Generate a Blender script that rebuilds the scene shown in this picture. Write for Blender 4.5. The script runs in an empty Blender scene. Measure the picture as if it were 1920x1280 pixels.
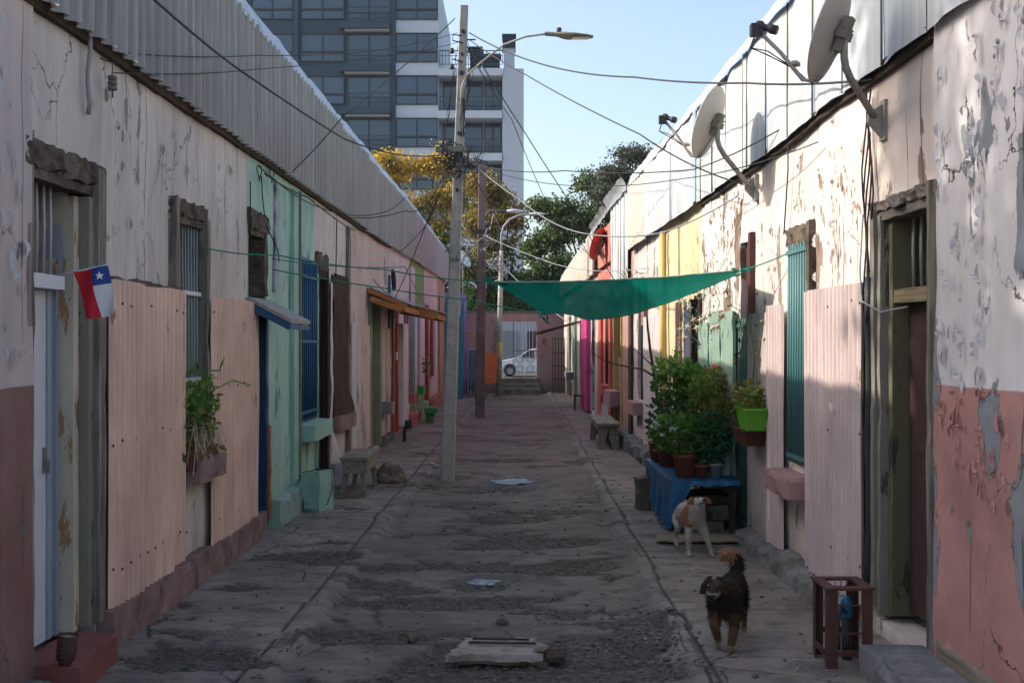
import bpy, bmesh, math, random
from mathutils import Vector, noise, Matrix
R = math.radians
sc = bpy.context.scene
COL = sc.collection
random.seed(7)

# ---------------------------------------------------------------- camera, sky, sun, exposure
CAMZ = 1.8
F = 2100.0                                   # focal length in pixels of the 1920 wide photograph
cam = bpy.data.cameras.new("camera"); cam.sensor_width = 36; cam.lens = 36*F/1920
cam.clip_start = .1; cam.clip_end = 3000
camo = bpy.data.objects.new("camera", cam); COL.objects.link(camo)
camo.location = (0, 0, CAMZ); camo.rotation_euler = (R(90), 0, 0)
sc.camera = camo

SUN_EL = R(35.5); SUN_AZ = math.atan2(-1.0, .16)       # direction TO the sun, clockwise from +Y
world = bpy.data.worlds.new("World"); sc.world = world; world.use_nodes = True
wn = world.node_tree; wn.nodes.clear()
sky = wn.nodes.new("ShaderNodeTexSky"); sky.sky_type = 'NISHITA'; sky.sun_disc = False
sky.sun_elevation = SUN_EL; sky.sun_rotation = SUN_AZ % (2*math.pi)
sky.air_density = 1.0; sky.dust_density = 4.5; sky.ozone_density = .45; sky.altitude = 500
bg = wn.nodes.new("ShaderNodeBackground"); bg.inputs[1].default_value = .15
wo = wn.nodes.new("ShaderNodeOutputWorld")
wn.links.new(sky.outputs[0], bg.inputs[0]); wn.links.new(bg.outputs[0], wo.inputs[0])
sl = bpy.data.lights.new("sun", 'SUN'); sl.energy = 2.7; sl.angle = R(.55); sl.color = (1, .93, .82)
so = bpy.data.objects.new("sun", sl); COL.objects.link(so)
sd = Vector((math.sin(SUN_AZ)*math.cos(SUN_EL), math.cos(SUN_AZ)*math.cos(SUN_EL), math.sin(SUN_EL)))
so.rotation_euler = sd.to_track_quat('Z', 'Y').to_euler(); so.location = (-8, 6, 14)
sc.view_settings.view_transform = 'Standard'; sc.view_settings.look = 'None'
sc.view_settings.exposure = 1.03; sc.view_settings.gamma = 1
sc.render.engine = 'CYCLES'
sc.cycles.use_denoising = True
sc.cycles.max_bounces = 6; sc.cycles.diffuse_bounces = 3; sc.cycles.glossy_bounces = 2
sc.cycles.transmission_bounces = 3; sc.cycles.transparent_max_bounces = 12
sc.cycles.caustics_reflective = False; sc.cycles.caustics_refractive = False

# ---------------------------------------------------------------- coordinates
def at(px, py, Y):                            # a photo pixel at distance Y, in metres
    return Vector(((px-960)*Y/F, Y, CAMZ+(640-py)*Y/F))
def XL(u): return -2.50 + .01214*u            # left row's face
def XR(u): return 2.36 - .01429*u             # right row's face
def P(side, u, v, n=0.0):                     # u along the alley, v up, n out of the wall
    return Vector((XL(u)+n, u, v)) if side == 'L' else Vector((XR(u)-n, u, v))
def fbm(p, o=4): return noise.fractal(Vector(p), 1.0, 2.0, o)
def nz(x, y=0, z=0): return noise.noise(Vector((x, y, z)))

# ---------------------------------------------------------------- mesh builder
class MB:
    def __init__(s): s.v = []; s.f = []; s.sm = []
    def quad(s, a, b, c, d, sm=False):
        i = len(s.v); s.v += [Vector(a), Vector(b), Vector(c), Vector(d)]; s.f.append((i, i+1, i+2, i+3)); s.sm.append(sm)
    def tri(s, a, b, c):
        i = len(s.v); s.v += [Vector(a), Vector(b), Vector(c)]; s.f.append((i, i+1, i+2)); s.sm.append(False)
    def grid(s, fn, nu, nv, sm=True, keep=None, closeu=False):
        i0 = len(s.v)
        cu = nu if closeu else nu+1
        for a in range(cu):
            for b in range(nv+1): s.v.append(Vector(fn(a/nu, b/nv)))
        for a in range(nu):
            for b in range(nv):
                if keep and not keep((a+.5)/nu, (b+.5)/nv): continue
                a2 = (a+1) % cu if closeu else a+1
                s.f.append((i0+a*(nv+1)+b, i0+a2*(nv+1)+b, i0+a2*(nv+1)+b+1, i0+a*(nv+1)+b+1)); s.sm.append(sm)
    def hexa(s, p):                           # 8 points: bottom 4 ccw, top 4 ccw
        i = len(s.v); s.v += [Vector(q) for q in p]
        for f in ((0,3,2,1),(4,5,6,7),(0,1,5,4),(1,2,6,5),(2,3,7,6),(3,0,4,7)):
            s.f.append(tuple(i+k for k in f)); s.sm.append(False)
    def box(s, x0, x1, y0, y1, z0, z1, rot=0, piv=None):
        p = [(x0,y0,z0),(x1,y0,z0),(x1,y1,z0),(x0,y1,z0),(x0,y0,z1),(x1,y0,z1),(x1,y1,z1),(x0,y1,z1)]
        if rot:
            c = Vector(piv) if piv else Vector(((x0+x1)/2, (y0+y1)/2, z0))
            m = Matrix.Rotation(rot, 3, 'Z'); p = [c+m@(Vector(q)-c) for q in p]
        s.hexa(p)
    def wbox(s, side, u0, u1, v0, v1, n0, n1):   # box in wall coordinates
        q = [P(side,u0,v0,n0),P(side,u1,v0,n0),P(side,u1,v0,n1),P(side,u0,v0,n1),
             P(side,u0,v1,n0),P(side,u1,v1,n0),P(side,u1,v1,n1),P(side,u0,v1,n1)]
        s.hexa(q)
    def rbox(s, fn, du, dv, dn, seg=.08, amp=.005, fr=6.0, seed=0, chip=0):
        """rough subdivided box; fn maps (a,b,c) in 0..1 to a point; du,dv,dn are its sizes"""
        nu, nv, nn = (max(1, min(60, int(round(d/seg)))) for d in (du, dv, dn))
        idx = {}
        def vid(i, j, k):
            key = (i, j, k)
            if key not in idx:
                p = Vector(fn(i/nu, j/nv, k/nn)); q = p*fr + Vector((seed*7.3, seed*1.7, 0))
                d = Vector((nz(*(q)), nz(*(q+Vector((9,0,0)))), nz(*(q+Vector((0,9,0))))))*amp*2
                if chip:
                    e = (i in (0, nu))+(j in (0, nv))+(k in (0, nn))
                    if e >= 2:
                        c = Vector(fn(.5, .5, .5)); t = max(0, nz(*(q*.6+Vector((3,3,3))))-.05)*chip
                        d += (c-p).normalized()*t
                idx[key] = len(s.v); s.v.append(p+d)
            return idx[key]
        def face(l): s.f.append(tuple(l)); s.sm.append(False)
        for i in range(nu):
            for j in range(nv):
                face([vid(i,j,0),vid(i,j+1,0),vid(i+1,j+1,0),vid(i+1,j,0)]); face([vid(i,j,nn),vid(i+1,j,nn),vid(i+1,j+1,nn),vid(i,j+1,nn)])
        for i in range(nu):
            for k in range(nn):
                face([vid(i,0,k),vid(i+1,0,k),vid(i+1,0,k+1),vid(i,0,k+1)]); face([vid(i,nv,k),vid(i,nv,k+1),vid(i+1,nv,k+1),vid(i+1,nv,k)])
        for j in range(nv):
            for k in range(nn):
                face([vid(0,j,k),vid(0,j,k+1),vid(0,j+1,k+1),vid(0,j+1,k)]); face([vid(nu,j,k),vid(nu,j+1,k),vid(nu,j+1,k+1),vid(nu,j,k+1)])
    def rwbox(s, side, u0, u1, v0, v1, n0, n1, **k):
        s.rbox(lambda a, b, c: P(side, u0+(u1-u0)*a, v0+(v1-v0)*b, n0+(n1-n0)*c), abs(u1-u0), abs(v1-v0), abs(n1-n0), **k)
    def rcbox(s, x0, x1, y0, y1, z0, z1, rot=0, **k):
        c = Vector(((x0+x1)/2, (y0+y1)/2, z0)); m = Matrix.Rotation(rot, 3, 'Z')
        s.rbox(lambda a, b, e: c+m@(Vector((x0+(x1-x0)*a, y0+(y1-y0)*e, z0+(z1-z0)*b))-c), x1-x0, z1-z0, y1-y0, **k)
    def beam(s, a, b, w, h, up=(0,0,1)):
        a = Vector(a); b = Vector(b); d = (b-a).normalized(); x = d.cross(Vector(up)).normalized(); y = x.cross(d)
        x *= w/2; y *= h/2
        s.hexa([a-x-y, a+x-y, b+x-y, b-x-y, a-x+y, a+x+y, b+x+y, b-x+y])
    def tube(s, pts, r, ns=8, cap=True):
        pts = [Vector(p) for p in pts]; n = len(pts)
        rr = r if isinstance(r, (list, tuple)) else [r]*n
        d0 = (pts[1]-pts[0]).normalized()
        x = d0.orthogonal().normalized(); i0 = len(s.v)
        for i, p in enumerate(pts):
            d = (pts[min(i+1, n-1)]-pts[max(i-1, 0)]).normalized()
            x = (x-d*x.dot(d)).normalized(); y = d.cross(x)
            for k in range(ns):
                t = 2*math.pi*k/ns; s.v.append(p+(x*math.cos(t)+y*math.sin(t))*rr[i])
        for i in range(n-1):
            for k in range(ns):
                k2 = (k+1) % ns
                s.f.append((i0+i*ns+k, i0+i*ns+k2, i0+(i+1)*ns+k2, i0+(i+1)*ns+k)); s.sm.append(ns > 4)
        if cap:
            s.f.append(tuple(i0+k for k in range(ns-1, -1, -1))); s.sm.append(False)
            s.f.append(tuple(i0+(n-1)*ns+k for k in range(ns))); s.sm.append(False)
    def lathe(s, prof, c=(0,0,0), ns=24, axis=None, sx=1, sy=1):
        """prof = [(r, h)...] about axis (default +Z) through c"""
        c = Vector(c); z = Vector(axis).normalized() if axis else Vector((0,0,1))
        x = z.orthogonal().normalized() if axis else Vector((1,0,0)); y = z.cross(x); i0 = len(s.v)
        for r, h in prof:
            for k in range(ns):
                t = 2*math.pi*k/ns; s.v.append(c+z*h+x*math.cos(t)*r*sx+y*math.sin(t)*r*sy)
        for i in range(len(prof)-1):
            for k in range(ns):
                k2 = (k+1) % ns
                s.f.append((i0+i*ns+k, i0+i*ns+k2, i0+(i+1)*ns+k2, i0+(i+1)*ns+k)); s.sm.append(True)
    def leaf(s, c, size, dirn=None, asp=.55):
        c = Vector(c)
        d = Vector((random.gauss(0,1), random.gauss(0,1), random.gauss(0,1)))
        if dirn is not None: d = Vector(dirn)*1.2+d*.5
        d.normalize(); x = d.orthogonal().normalized(); x.rotate(Matrix.Rotation(random.uniform(0, 6.28), 3, d))
        i = len(s.v); s.v += [c, c+d*size*.5+x*size*asp*.5, c+d*size, c+d*size*.5-x*size*asp*.5]
        s.f.append((i, i+1, i+2, i+3)); s.sm.append(False)
    def build(s, name, mat, parent=None, loc=None, autosmooth=False):
        me = bpy.data.meshes.new(name)
        off = Vector(parent_loc(parent)) if parent is not None else (Vector(loc) if loc is not None else Vector((0,0,0)))
        me.from_pydata([tuple(v-off) for v in s.v], [], s.f)
        me.polygons.foreach_set("use_smooth", s.sm)
        if isinstance(mat, (list, tuple)):
            for m in mat: me.materials.append(m)
        else: me.materials.append(mat)
        me.update()
        o = bpy.data.objects.new(name, me); COL.objects.link(o)
        if parent is not None: o.parent = parent; o['_w'] = 1; LOC[o.name] = off
        elif loc is not None: o.location = off; LOC[o.name] = off
        return o
LOC = {}
def parent_loc(o): return LOC.get(o.name, Vector((0,0,0)))
def tag(o, label=None, cat=None, group=None, kind=None):
    if label: o['label'] = label
    if cat: o['category'] = cat
    if group: o['group'] = group
    if kind: o['kind'] = kind
    return o
def thing(name, loc, label, cat, group=None):
    o = bpy.data.objects.new(name, None); COL.objects.link(o); o.empty_display_size = .1
    o.location = loc; LOC[o.name] = Vector(loc)
    return tag(o, label, cat, group)
def single(mb, name, mat, label, cat, loc=None, group=None, kind=None):
    if loc is None:
        n = len(mb.v); loc = (sum(v.x for v in mb.v)/n, sum(v.y for v in mb.v)/n, min(v.z for v in mb.v))
    return tag(mb.build(name, mat, None, loc), label, cat, group, kind)
def structure(mb, name, mat):
    o = mb.build(name, mat); o['kind'] = 'structure'; return o

# ---------------------------------------------------------------- materials
class NT:
    def __init__(s, name, rough=.8, spec=.3, metal=0):
        s.m = bpy.data.materials.new(name); s.m.use_nodes = True; s.t = s.m.node_tree; s.t.nodes.clear()
        s.o = s.n("ShaderNodeOutputMaterial"); s.b = s.n("ShaderNodeBsdfPrincipled"); s.l(s.b.outputs[0], s.o.inputs[0])
        s.b.inputs['Roughness'].default_value = rough; s.b.inputs['Metallic'].default_value = metal
        s.b.inputs['Specular IOR Level'].default_value = spec
        s.pos = s.n("ShaderNodeNewGeometry").outputs['Position']
    def n(s, t): return s.t.nodes.new(t)
    def l(s, a, b): s.t.links.new(a, b)
    def put(s, v, inp):
        if isinstance(v, (int, float)): inp.default_value = v
        elif isinstance(v, (tuple, list)): inp.default_value = tuple(v) if len(v) == len(inp.default_value) else tuple(v)+(1,)
        else: s.l(v, inp)
    def map(s, sc=(1,1,1), off=(0,0,0), vec=None, rot=(0,0,0)):
        n = s.n("ShaderNodeMapping"); n.inputs['Scale'].default_value = sc; n.inputs['Location'].default_value = off
        n.inputs['Rotation'].default_value = rot
        s.l(vec or s.pos, n.inputs[0]); return n.outputs[0]
    def noise(s, scale, vec=None, detail=5, rough=.55, dist=0):
        n = s.n("ShaderNodeTexNoise"); n.inputs['Scale'].default_value = scale; n.inputs['Detail'].default_value = detail
        n.inputs['Roughness'].default_value = rough; n.inputs['Distortion'].default_value = dist
        s.l(vec or s.pos, n.inputs['Vector']); return n.outputs[0]
    def vor(s, scale, vec=None, feat='DISTANCE_TO_EDGE'):
        n = s.n("ShaderNodeTexVoronoi"); n.feature = feat; n.inputs['Scale'].default_value = scale
        s.l(vec or s.pos, n.inputs['Vector']); return n.outputs[0]
    def math(s, op, a, b=0.0, c=None):
        n = s.n("ShaderNodeMath"); n.operation = op; s.put(a, n.inputs[0]); s.put(b, n.inputs[1])
        if c is not None: s.put(c, n.inputs[2])
        return n.outputs[0]
    def vadd(s, a, b):
        n = s.n("ShaderNodeVectorMath"); n.operation = 'ADD'; s.put(a, n.inputs[0]); s.put(b, n.inputs[1]); return n.outputs[0]
    def vscale(s, a, f):
        n = s.n("ShaderNodeVectorMath"); n.operation = 'SCALE'; s.put(a, n.inputs[0]); n.inputs['Scale'].default_value = f; return n.outputs[0]
    def step(s, x, a, b, lo=0.0, hi=1.0):         # smooth ramp from a to b
        n = s.n("ShaderNodeMapRange"); n.clamp = True; s.put(x, n.inputs[0])
        for i, v in enumerate((a, b, lo, hi)): n.inputs[i+1].default_value = v
        return n.outputs[0]
    def mix(s, f, a, b, mode='MIX'):
        n = s.n("ShaderNodeMix"); n.data_type = 'RGBA'; n.blend_type = mode
        s.put(f, n.inputs[0]); s.put(a, n.inputs[6]); s.put(b, n.inputs[7]); return n.outputs[2]
    def xyz(s, vec=None):
        n = s.n("ShaderNodeSeparateXYZ"); s.l(vec or s.pos, n.inputs[0]); return n.outputs
    def bump(s, h, strength=.4, dist=.01, prev=None):
        n = s.n("ShaderNodeBump"); n.inputs['Strength'].default_value = strength; n.inputs['Distance'].default_value = dist
        s.put(h, n.inputs['Height'])
        if prev is not None: s.l(prev, n.inputs['Normal'])
        s.l(n.outputs[0], s.b.inputs['Normal']); return n.outputs[0]
    def col(s, c): s.put(c, s.b.inputs['Base Color'])
    def rough(s, c): s.put(c, s.b.inputs['Roughness'])
    def island(s): return s.n("ShaderNodeNewGeometry").outputs['Random Per Island']
def tint(c, k): return tuple(min(1, x*k) for x in c)

def plaster(name, col, under=(.27,.26,.25), peel=.02, low=None, lowh=1.58, dirt=.5, crack=.6, seed=0, specks=.5, big=1.0):
    t = NT(name, .92, .2)
    off = (seed*3.7, seed*5.1, seed*2.3)
    base = t.map(off=off)
    n1 = t.noise(1.1, base, 6, .6)
    c = t.mix(t.step(n1, .3, .7), tint(col, .86), tint(col, 1.08))
    if low:
        wob = t.math('MULTIPLY', t.math('SUBTRACT', t.noise(3, base, 4), .5), .02)
        z = t.math('ADD', t.xyz()[2], wob)
        lc = t.mix(t.step(t.noise(1.6, base, 7, .65), .32, .7), tint(low, .7), tint(low, 1.1))
        c = t.mix(t.step(z, lowh-.004, lowh+.004), lc, c)
    # run-off streaks: dirt with a shape of its own, long in z
    sv = t.map((5.5, 5.5, .45), off)
    st = t.noise(1.0, sv, 7, .65)
    c = t.mix(t.math('MULTIPLY', t.step(st, .46, .70), .6*dirt), c, (.27,.235,.21))
    g = t.noise(.7, t.map((1.6, 1.6, .8), off), 5, .6)
    c = t.mix(t.math('MULTIPLY', t.step(g, .46, .68), .5*dirt), c, (.34,.335,.35))
    # splash grime at the foot, broken up by noise
    z = t.xyz()[2]
    gm = t.math('SUBTRACT', t.math('MULTIPLY', t.noise(2.2, base, 7, .7), 1.3), t.math('MULTIPLY', z, .75))
    c = t.mix(t.math('MULTIPLY', t.step(gm, .35, .62), .55*dirt), c, (.16,.12,.10))
    # peeled patches, long in z, ragged
    pv = t.map((2.6/big, 2.6/big, 1.35/big), off)
    pn0 = t.noise(1.0, pv, 9, .6, .25)
    fl2 = t.vor(7.0/big, t.vadd(t.map((1, 1, .45), off), t.vscale(t.noise(6, base, 3), .1)), 'F1')
    pn = t.math('ADD', pn0, t.math('MULTIPLY', t.math('SUBTRACT', .45, fl2), .09))
    jl = t.vor(1.0, t.vadd(t.map((0, 2.3, .0), (0, off[1], 0)), t.vscale(t.noise(4, base, 3), .05)))
    pn = t.math('ADD', pn, t.step(jl, .16, .0, -.02, .055))
    pm = t.step(pn, .665-peel, .670-peel)
    edge = t.math('MULTIPLY', t.step(pn, .650-peel, .665-peel), t.math('SUBTRACT', 1.0, pm))
    uc = t.mix(t.noise(5, base, 6, .7), tint(under, .7), tint(under, 1.25))
    c = t.mix(pm, c, uc)
    c = t.mix(t.math('MULTIPLY', edge, .75), c, (.09,.075,.06))
    # small chips
    cv = t.map((1, 1, .55), off)
    cn = t.noise(9, cv, 6, .6)
    cm = t.math('MULTIPLY', t.step(cn, .70-.03*specks, .715-.03*specks), t.step(t.noise(.9, t.map(off=(off[0]+4, 0, 1))), .42, .56))
    c = t.mix(t.math('MULTIPLY', cm, .85*min(1, specks*1.5)), c, (.12,.09,.075))
    # cracks: net cracks plus long upright splits of the boarding underneath
    warp = t.n("ShaderNodeTexNoise"); warp.inputs['Scale'].default_value = 3.2; warp.inputs['Detail'].default_value = 4; warp.inputs['Roughness'].default_value = .6
    t.l(base, warp.inputs['Vector'])
    vv = t.vadd(t.map((1.1, 1.1, .6), off), t.vscale(warp.outputs[1], .35))
    ve = t.vor(1.5, vv)
    ck = t.math('MULTIPLY', t.step(ve, .008, .002), t.step(t.noise(1.1, t.map(off=(off[0]+9, 2, 5)), 3), .47, .56))
    vl = t.vadd(t.map((0, 2.3, .0), (0, off[1], 0)), t.vscale(warp.outputs[1], .045))
    vs_ = t.step(t.vor(1.0, vl), .016, .004)
    vs_ = t.math('MULTIPLY', vs_, t.step(t.noise(1, t.map((3, 3, 1.1), (off[0]+2, 7, 1)), 5, .6), .50, .58))
    ck = t.math('MAXIMUM', ck, vs_)
    c = t.mix(t.math('MULTIPLY', ck, crack), c, (.10,.08,.07))
    t.col(c)
    h = t.math('SUBTRACT', t.math('MULTIPLY', t.noise(14, base, 6, .6), .35), t.math('ADD', t.math('MULTIPLY', pm, .55), t.math('MULTIPLY', ck, .8)))
    h = t.math('ADD', h, t.math('MULTIPLY', n1, 1.6))
    h = t.math('SUBTRACT', h, t.math('MULTIPLY', cm, .5))
    t.bump(h, .7, .012)
    return t.m

def paint(name, col, under=(.20,.15,.11), chip=.03, rough=.55, grain=0, seed=0, dirt=.4):
    t = NT(name, rough, .35); off = (seed*3.1, seed*1.3, seed*4.7)
    b = t.map(off=off)
    c = t.mix(t.step(t.noise(1.7, b, 6, .6), .3, .7), tint(col, .82), tint(col, 1.1))
    g = t.noise(1, t.map((28, 28, 1.6), off), 6, .6)
    c = t.mix(t.math('MULTIPLY', t.step(g, .45, .7), .3*dirt), c, (.12,.10,.09))
    fade = t.noise(1, t.map((1.3, 1.3, .6), off), 6, .65)
    c = t.mix(t.math('MULTIPLY', t.step(fade, .5, .68), .45*dirt), c, t.mix(.55, tint(col, .75), (.30,.26,.23)))
    k = t.noise(1, t.map((9, 9, 2.4), off), 8, .65)
    km = t.step(k, .72-chip, .73-chip)
    c = t.mix(km, c, t.mix(t.noise(12, b), tint(under, .6), tint(under, 1.5)))
    t.col(c)
    h = t.math('SUBTRACT', t.math('MULTIPLY', g, .5+grain), t.math('MULTIPLY', km, .5))
    t.bump(h, .45, .006)
    return t.m

def wood(name, a=(.16,.12,.09), b=(.33,.27,.21), axis='z', rough=.85, seed=0):
    t = NT(name, rough, .2); s = {'z': (26,26,1.2), 'y': (26,1.2,26), 'x': (1.2,26,26)}[axis]
    v = t.map(s, (seed, seed*2, seed*.7)); g = t.noise(1, v, 7, .65, .4)
    n = t.noise(2.5, t.map(off=(seed, 0, 0)), 5)
    c = t.mix(t.step(g, .35, .68), a, b); c = t.mix(t.math('MULTIPLY', t.step(n, .5, .75), .5), c, tint(a, .5))
    t.col(c); t.bump(g, .6, .006); return t.m

def zinc(name, col=(.45,.45,.46), rust=.15, rough=.42, metal=.35, seed=0, dirt=.5):
    t = NT(name, rough, .4, metal); off = (seed*2.9, seed*3.3, seed)
    st = t.noise(1, t.map((9, 9, .5), off), 7, .65)
    c = t.mix(t.step(st, .32, .68), tint(col, .72), tint(col, 1.12))
    blot = t.noise(1.1, t.map((1, .6, .8), off), 6, .6)
    c = t.mix(t.math('MULTIPLY', t.step(blot, .48, .7), .5*dirt), c, (.26,.23,.21))
    fine = t.noise(1, t.map((40, 40, 1.2), off), 4)
    c = t.mix(t.math('MULTIPLY', t.step(fine, .52, .7), .25*dirt), c, (.12,.11,.10))
    rn = t.noise(1, t.map((5, 5, 1.6), (off[0]+5, 0, 3)), 8, .66)
    rm = t.step(rn, .76-rust*.4, .84-rust*.4)
    c = t.mix(t.math('MULTIPLY', rm, .85), c, t.mix(t.noise(20), (.10,.045,.02), (.30,.14,.06)))
    t.col(c); t.rough(t.step(rm, 0, 1, rough, .9))
    t.bump(t.math('ADD', t.math('MULTIPLY', blot, 1.5), t.math('MULTIPLY', fine, .12)), .35, .02)
    return t.m

def rock(name, a, b, scale=4, rough=.95, bump=.8, dist=.02, vec=(1,1,1)):
    t = NT(name, rough, .15); v = t.map(vec)
    n = t.noise(scale, v, 9, .68); n2 = t.noise(scale*6, v, 6, .6)
    c = t.mix(t.step(n, .32, .68), a, b); c = t.mix(t.math('MULTIPLY', t.step(n2, .5, .7), .35), c, tint(a, .45))
    t.col(c); t.bump(t.math('ADD', n, t.math('MULTIPLY', n2, .35)), bump, dist); return t.m

def plain(name, col, rough=.6, metal=0, spec=.4, var=.12, scale=6):
    t = NT(name, rough, spec, metal); n = t.noise(scale, None, 5)
    t.col(t.mix(n, tint(col, 1-var*2), tint(col, 1+var))); t.bump(t.noise(scale*5, None, 4), .12, .004); return t.m

def leafmat(name, a, b, dry=None, tr=.35):
    t = NT(name, .6, .3); i = t.island()
    c = t.mix(i, a, b)
    if dry: c = t.mix(t.step(t.noise(1.3, None, 3), .52, .58), c, dry)
    t.col(c)
    tl = t.n("ShaderNodeBsdfTranslucent"); t.put(c, tl.inputs[0]); ms = t.n("ShaderNodeMixShader"); ms.inputs[0].default_value = tr
    t.l(t.b.outputs[0], ms.inputs[1]); t.l(tl.outputs[0], ms.inputs[2]); t.l(ms.outputs[0], t.o.inputs[0]); return t.m

def glass(name, col=(.03,.045,.055), rough=.08):
    t = NT(name, rough, .8)
    t.col(t.mix(t.noise(.35, None, 3), tint(col, .6), tint(col, 1.5))); return t.m

M = {}
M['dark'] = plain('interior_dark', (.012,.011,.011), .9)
M['adobe'] = rock('exposed_adobe', (.05,.040,.032), (.20,.16,.125), 7, dist=.03)
M['oldwood'] = wood('weathered_wood', (.10,.082,.065), (.34,.30,.25))
M['oldwood_y'] = wood('weathered_wood_beam', (.10,.085,.07), (.28,.25,.215), 'y')
M['darkwood'] = wood('dark_wood', (.03,.022,.018), (.09,.065,.05))
M['benchwood'] = wood('bench_wood', (.16,.135,.11), (.34,.30,.255), 'y', seed=3)
M['orangewood'] = wood('orange_wood', (.30,.12,.045), (.52,.23,.09), 'x', seed=5)
M['zinc'] = zinc('galvanised_sheet', (.33,.315,.29), .22, rough=.75, metal=0, seed=1, dirt=1.3)
M['zinc_pink'] = zinc('pinkish_sheet', (.36,.29,.295), .12, rough=.75, metal=0, seed=2, dirt=.9)
M['flash'] = zinc('flashing_sheet', (.46,.49,.52), .22, seed=4, dirt=.3)
M['iron'] = paint('dark_iron', (.03,.032,.036), chip=.02, seed=2)
M['cable'] = plain('cable_rubber', (.022,.022,.024), .7)
M['cable_grey'] = plain('grey_cable', (.30,.30,.31), .6)
def U(side, px): return 2.50*F/(985.5-px) if side == 'L' else 2.36*F/(px-930)
def V(side, px, py): return CAMZ+(640-py)*U(side, px)/F

# ================================================================ GROUND
def road_edges(Y):
    w = .05*nz(Y*.9, 3.1)+.010*nz(Y*2.1, 8)
    return -1.27+.010*(Y-6)+w, .97+.009*(Y-6)+.05*nz(Y*.8, 11)+.010*nz(Y*2, 15)
HOLES = [(.62, 6.9, .55, .62), (-1.75, 6.35, .5, .33), (-.55, 7.9, .75, .22), (.05, 10.3, .9, .35), (-.1, 11.6, .8, .25), (.4, 6.2, .9, .3),
         (.5, 9.2, .5, .3), (-.25, 8.5, .35, .2), (-.6, 5.9, 1.0, .35), (-.1, 14.5, .45, .5), (-.45, 12.9, .5, .25), (-1.7, 9.4, .55, .3),
         (-1.8, 12.3, .5, .4), (.5, 12.2, .5, .25), (.0, 17.5, .7, .4), (-.4, 21, .8, .5), (.3, 7.6, .5, .2), (-.9, 7.0, .5, .2)]
def ground_h(X, Y):
    a, b = road_edges(Y)
    e = min(X-a, b-X)                                        # >0 inside the sunken roadway
    inside = max(0, min(1, e/.08+.5))
    und = .013*noise.noise(Vector((X*.6, Y*.5, 0)))+.002*noise.noise(Vector((X*1.9, Y*3.2, 4)))
    h = .35*und*(1-inside)+inside*(-.038+und-.02*max(0, 1-abs(X+.15)/1.1))
    if 0 < X-a+.16 < .16 or 0 < b+.12-X < .12: h += .008+.003*nz(Y*3, X*6)
    t = noise.fractal(Vector((X*1.1, Y*1.9, 7.3)), .75, 2.1, 7)
    hole = 0.0
    for hx, hy, rx, ry in HOLES:
        d = ((X-hx)/rx)**2+((Y-hy)/ry)**2
        if d < 3: hole = max(hole, 1-d)
    m = t*1.0+hole*.9-.30-(0 if inside > .5 else .10)+(.08 if Y < 9.5 and inside > .5 else 0)
    if X > b+.1: m -= .34
    if X < a-.1: m -= .12
    dirt = max(0, min(1, m/.07+.5))
    rub = noise.fractal(Vector((X*11, Y*11, 1.1)), .8, 2.1, 3)
    h += dirt*(-.020+.012*rub)
    edge = max(0, 1-abs(dirt-.25)*3)*(.003 if dirt > 0 else 0)
    h += edge
    h += .0025*noise.fractal(Vector((X*5, Y*8, 2)), .8, 2.1, 3)
    if X > b+.1:                                             # slab joints across the right pavement
        j = abs(((Y*.86+.08*nz(Y*.5, 1)) % 1)-.5)
        if j < .012: h -= .012
    if X < a-.1:
        j = abs(((Y*.55+.1*nz(Y*.5, 21)) % 1)-.5)
        if j < .008: h -= .010
    if abs(X-b-.13) < .018 or abs(X-a+.17) < .015: h -= .014
    return h, dirt, inside
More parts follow.
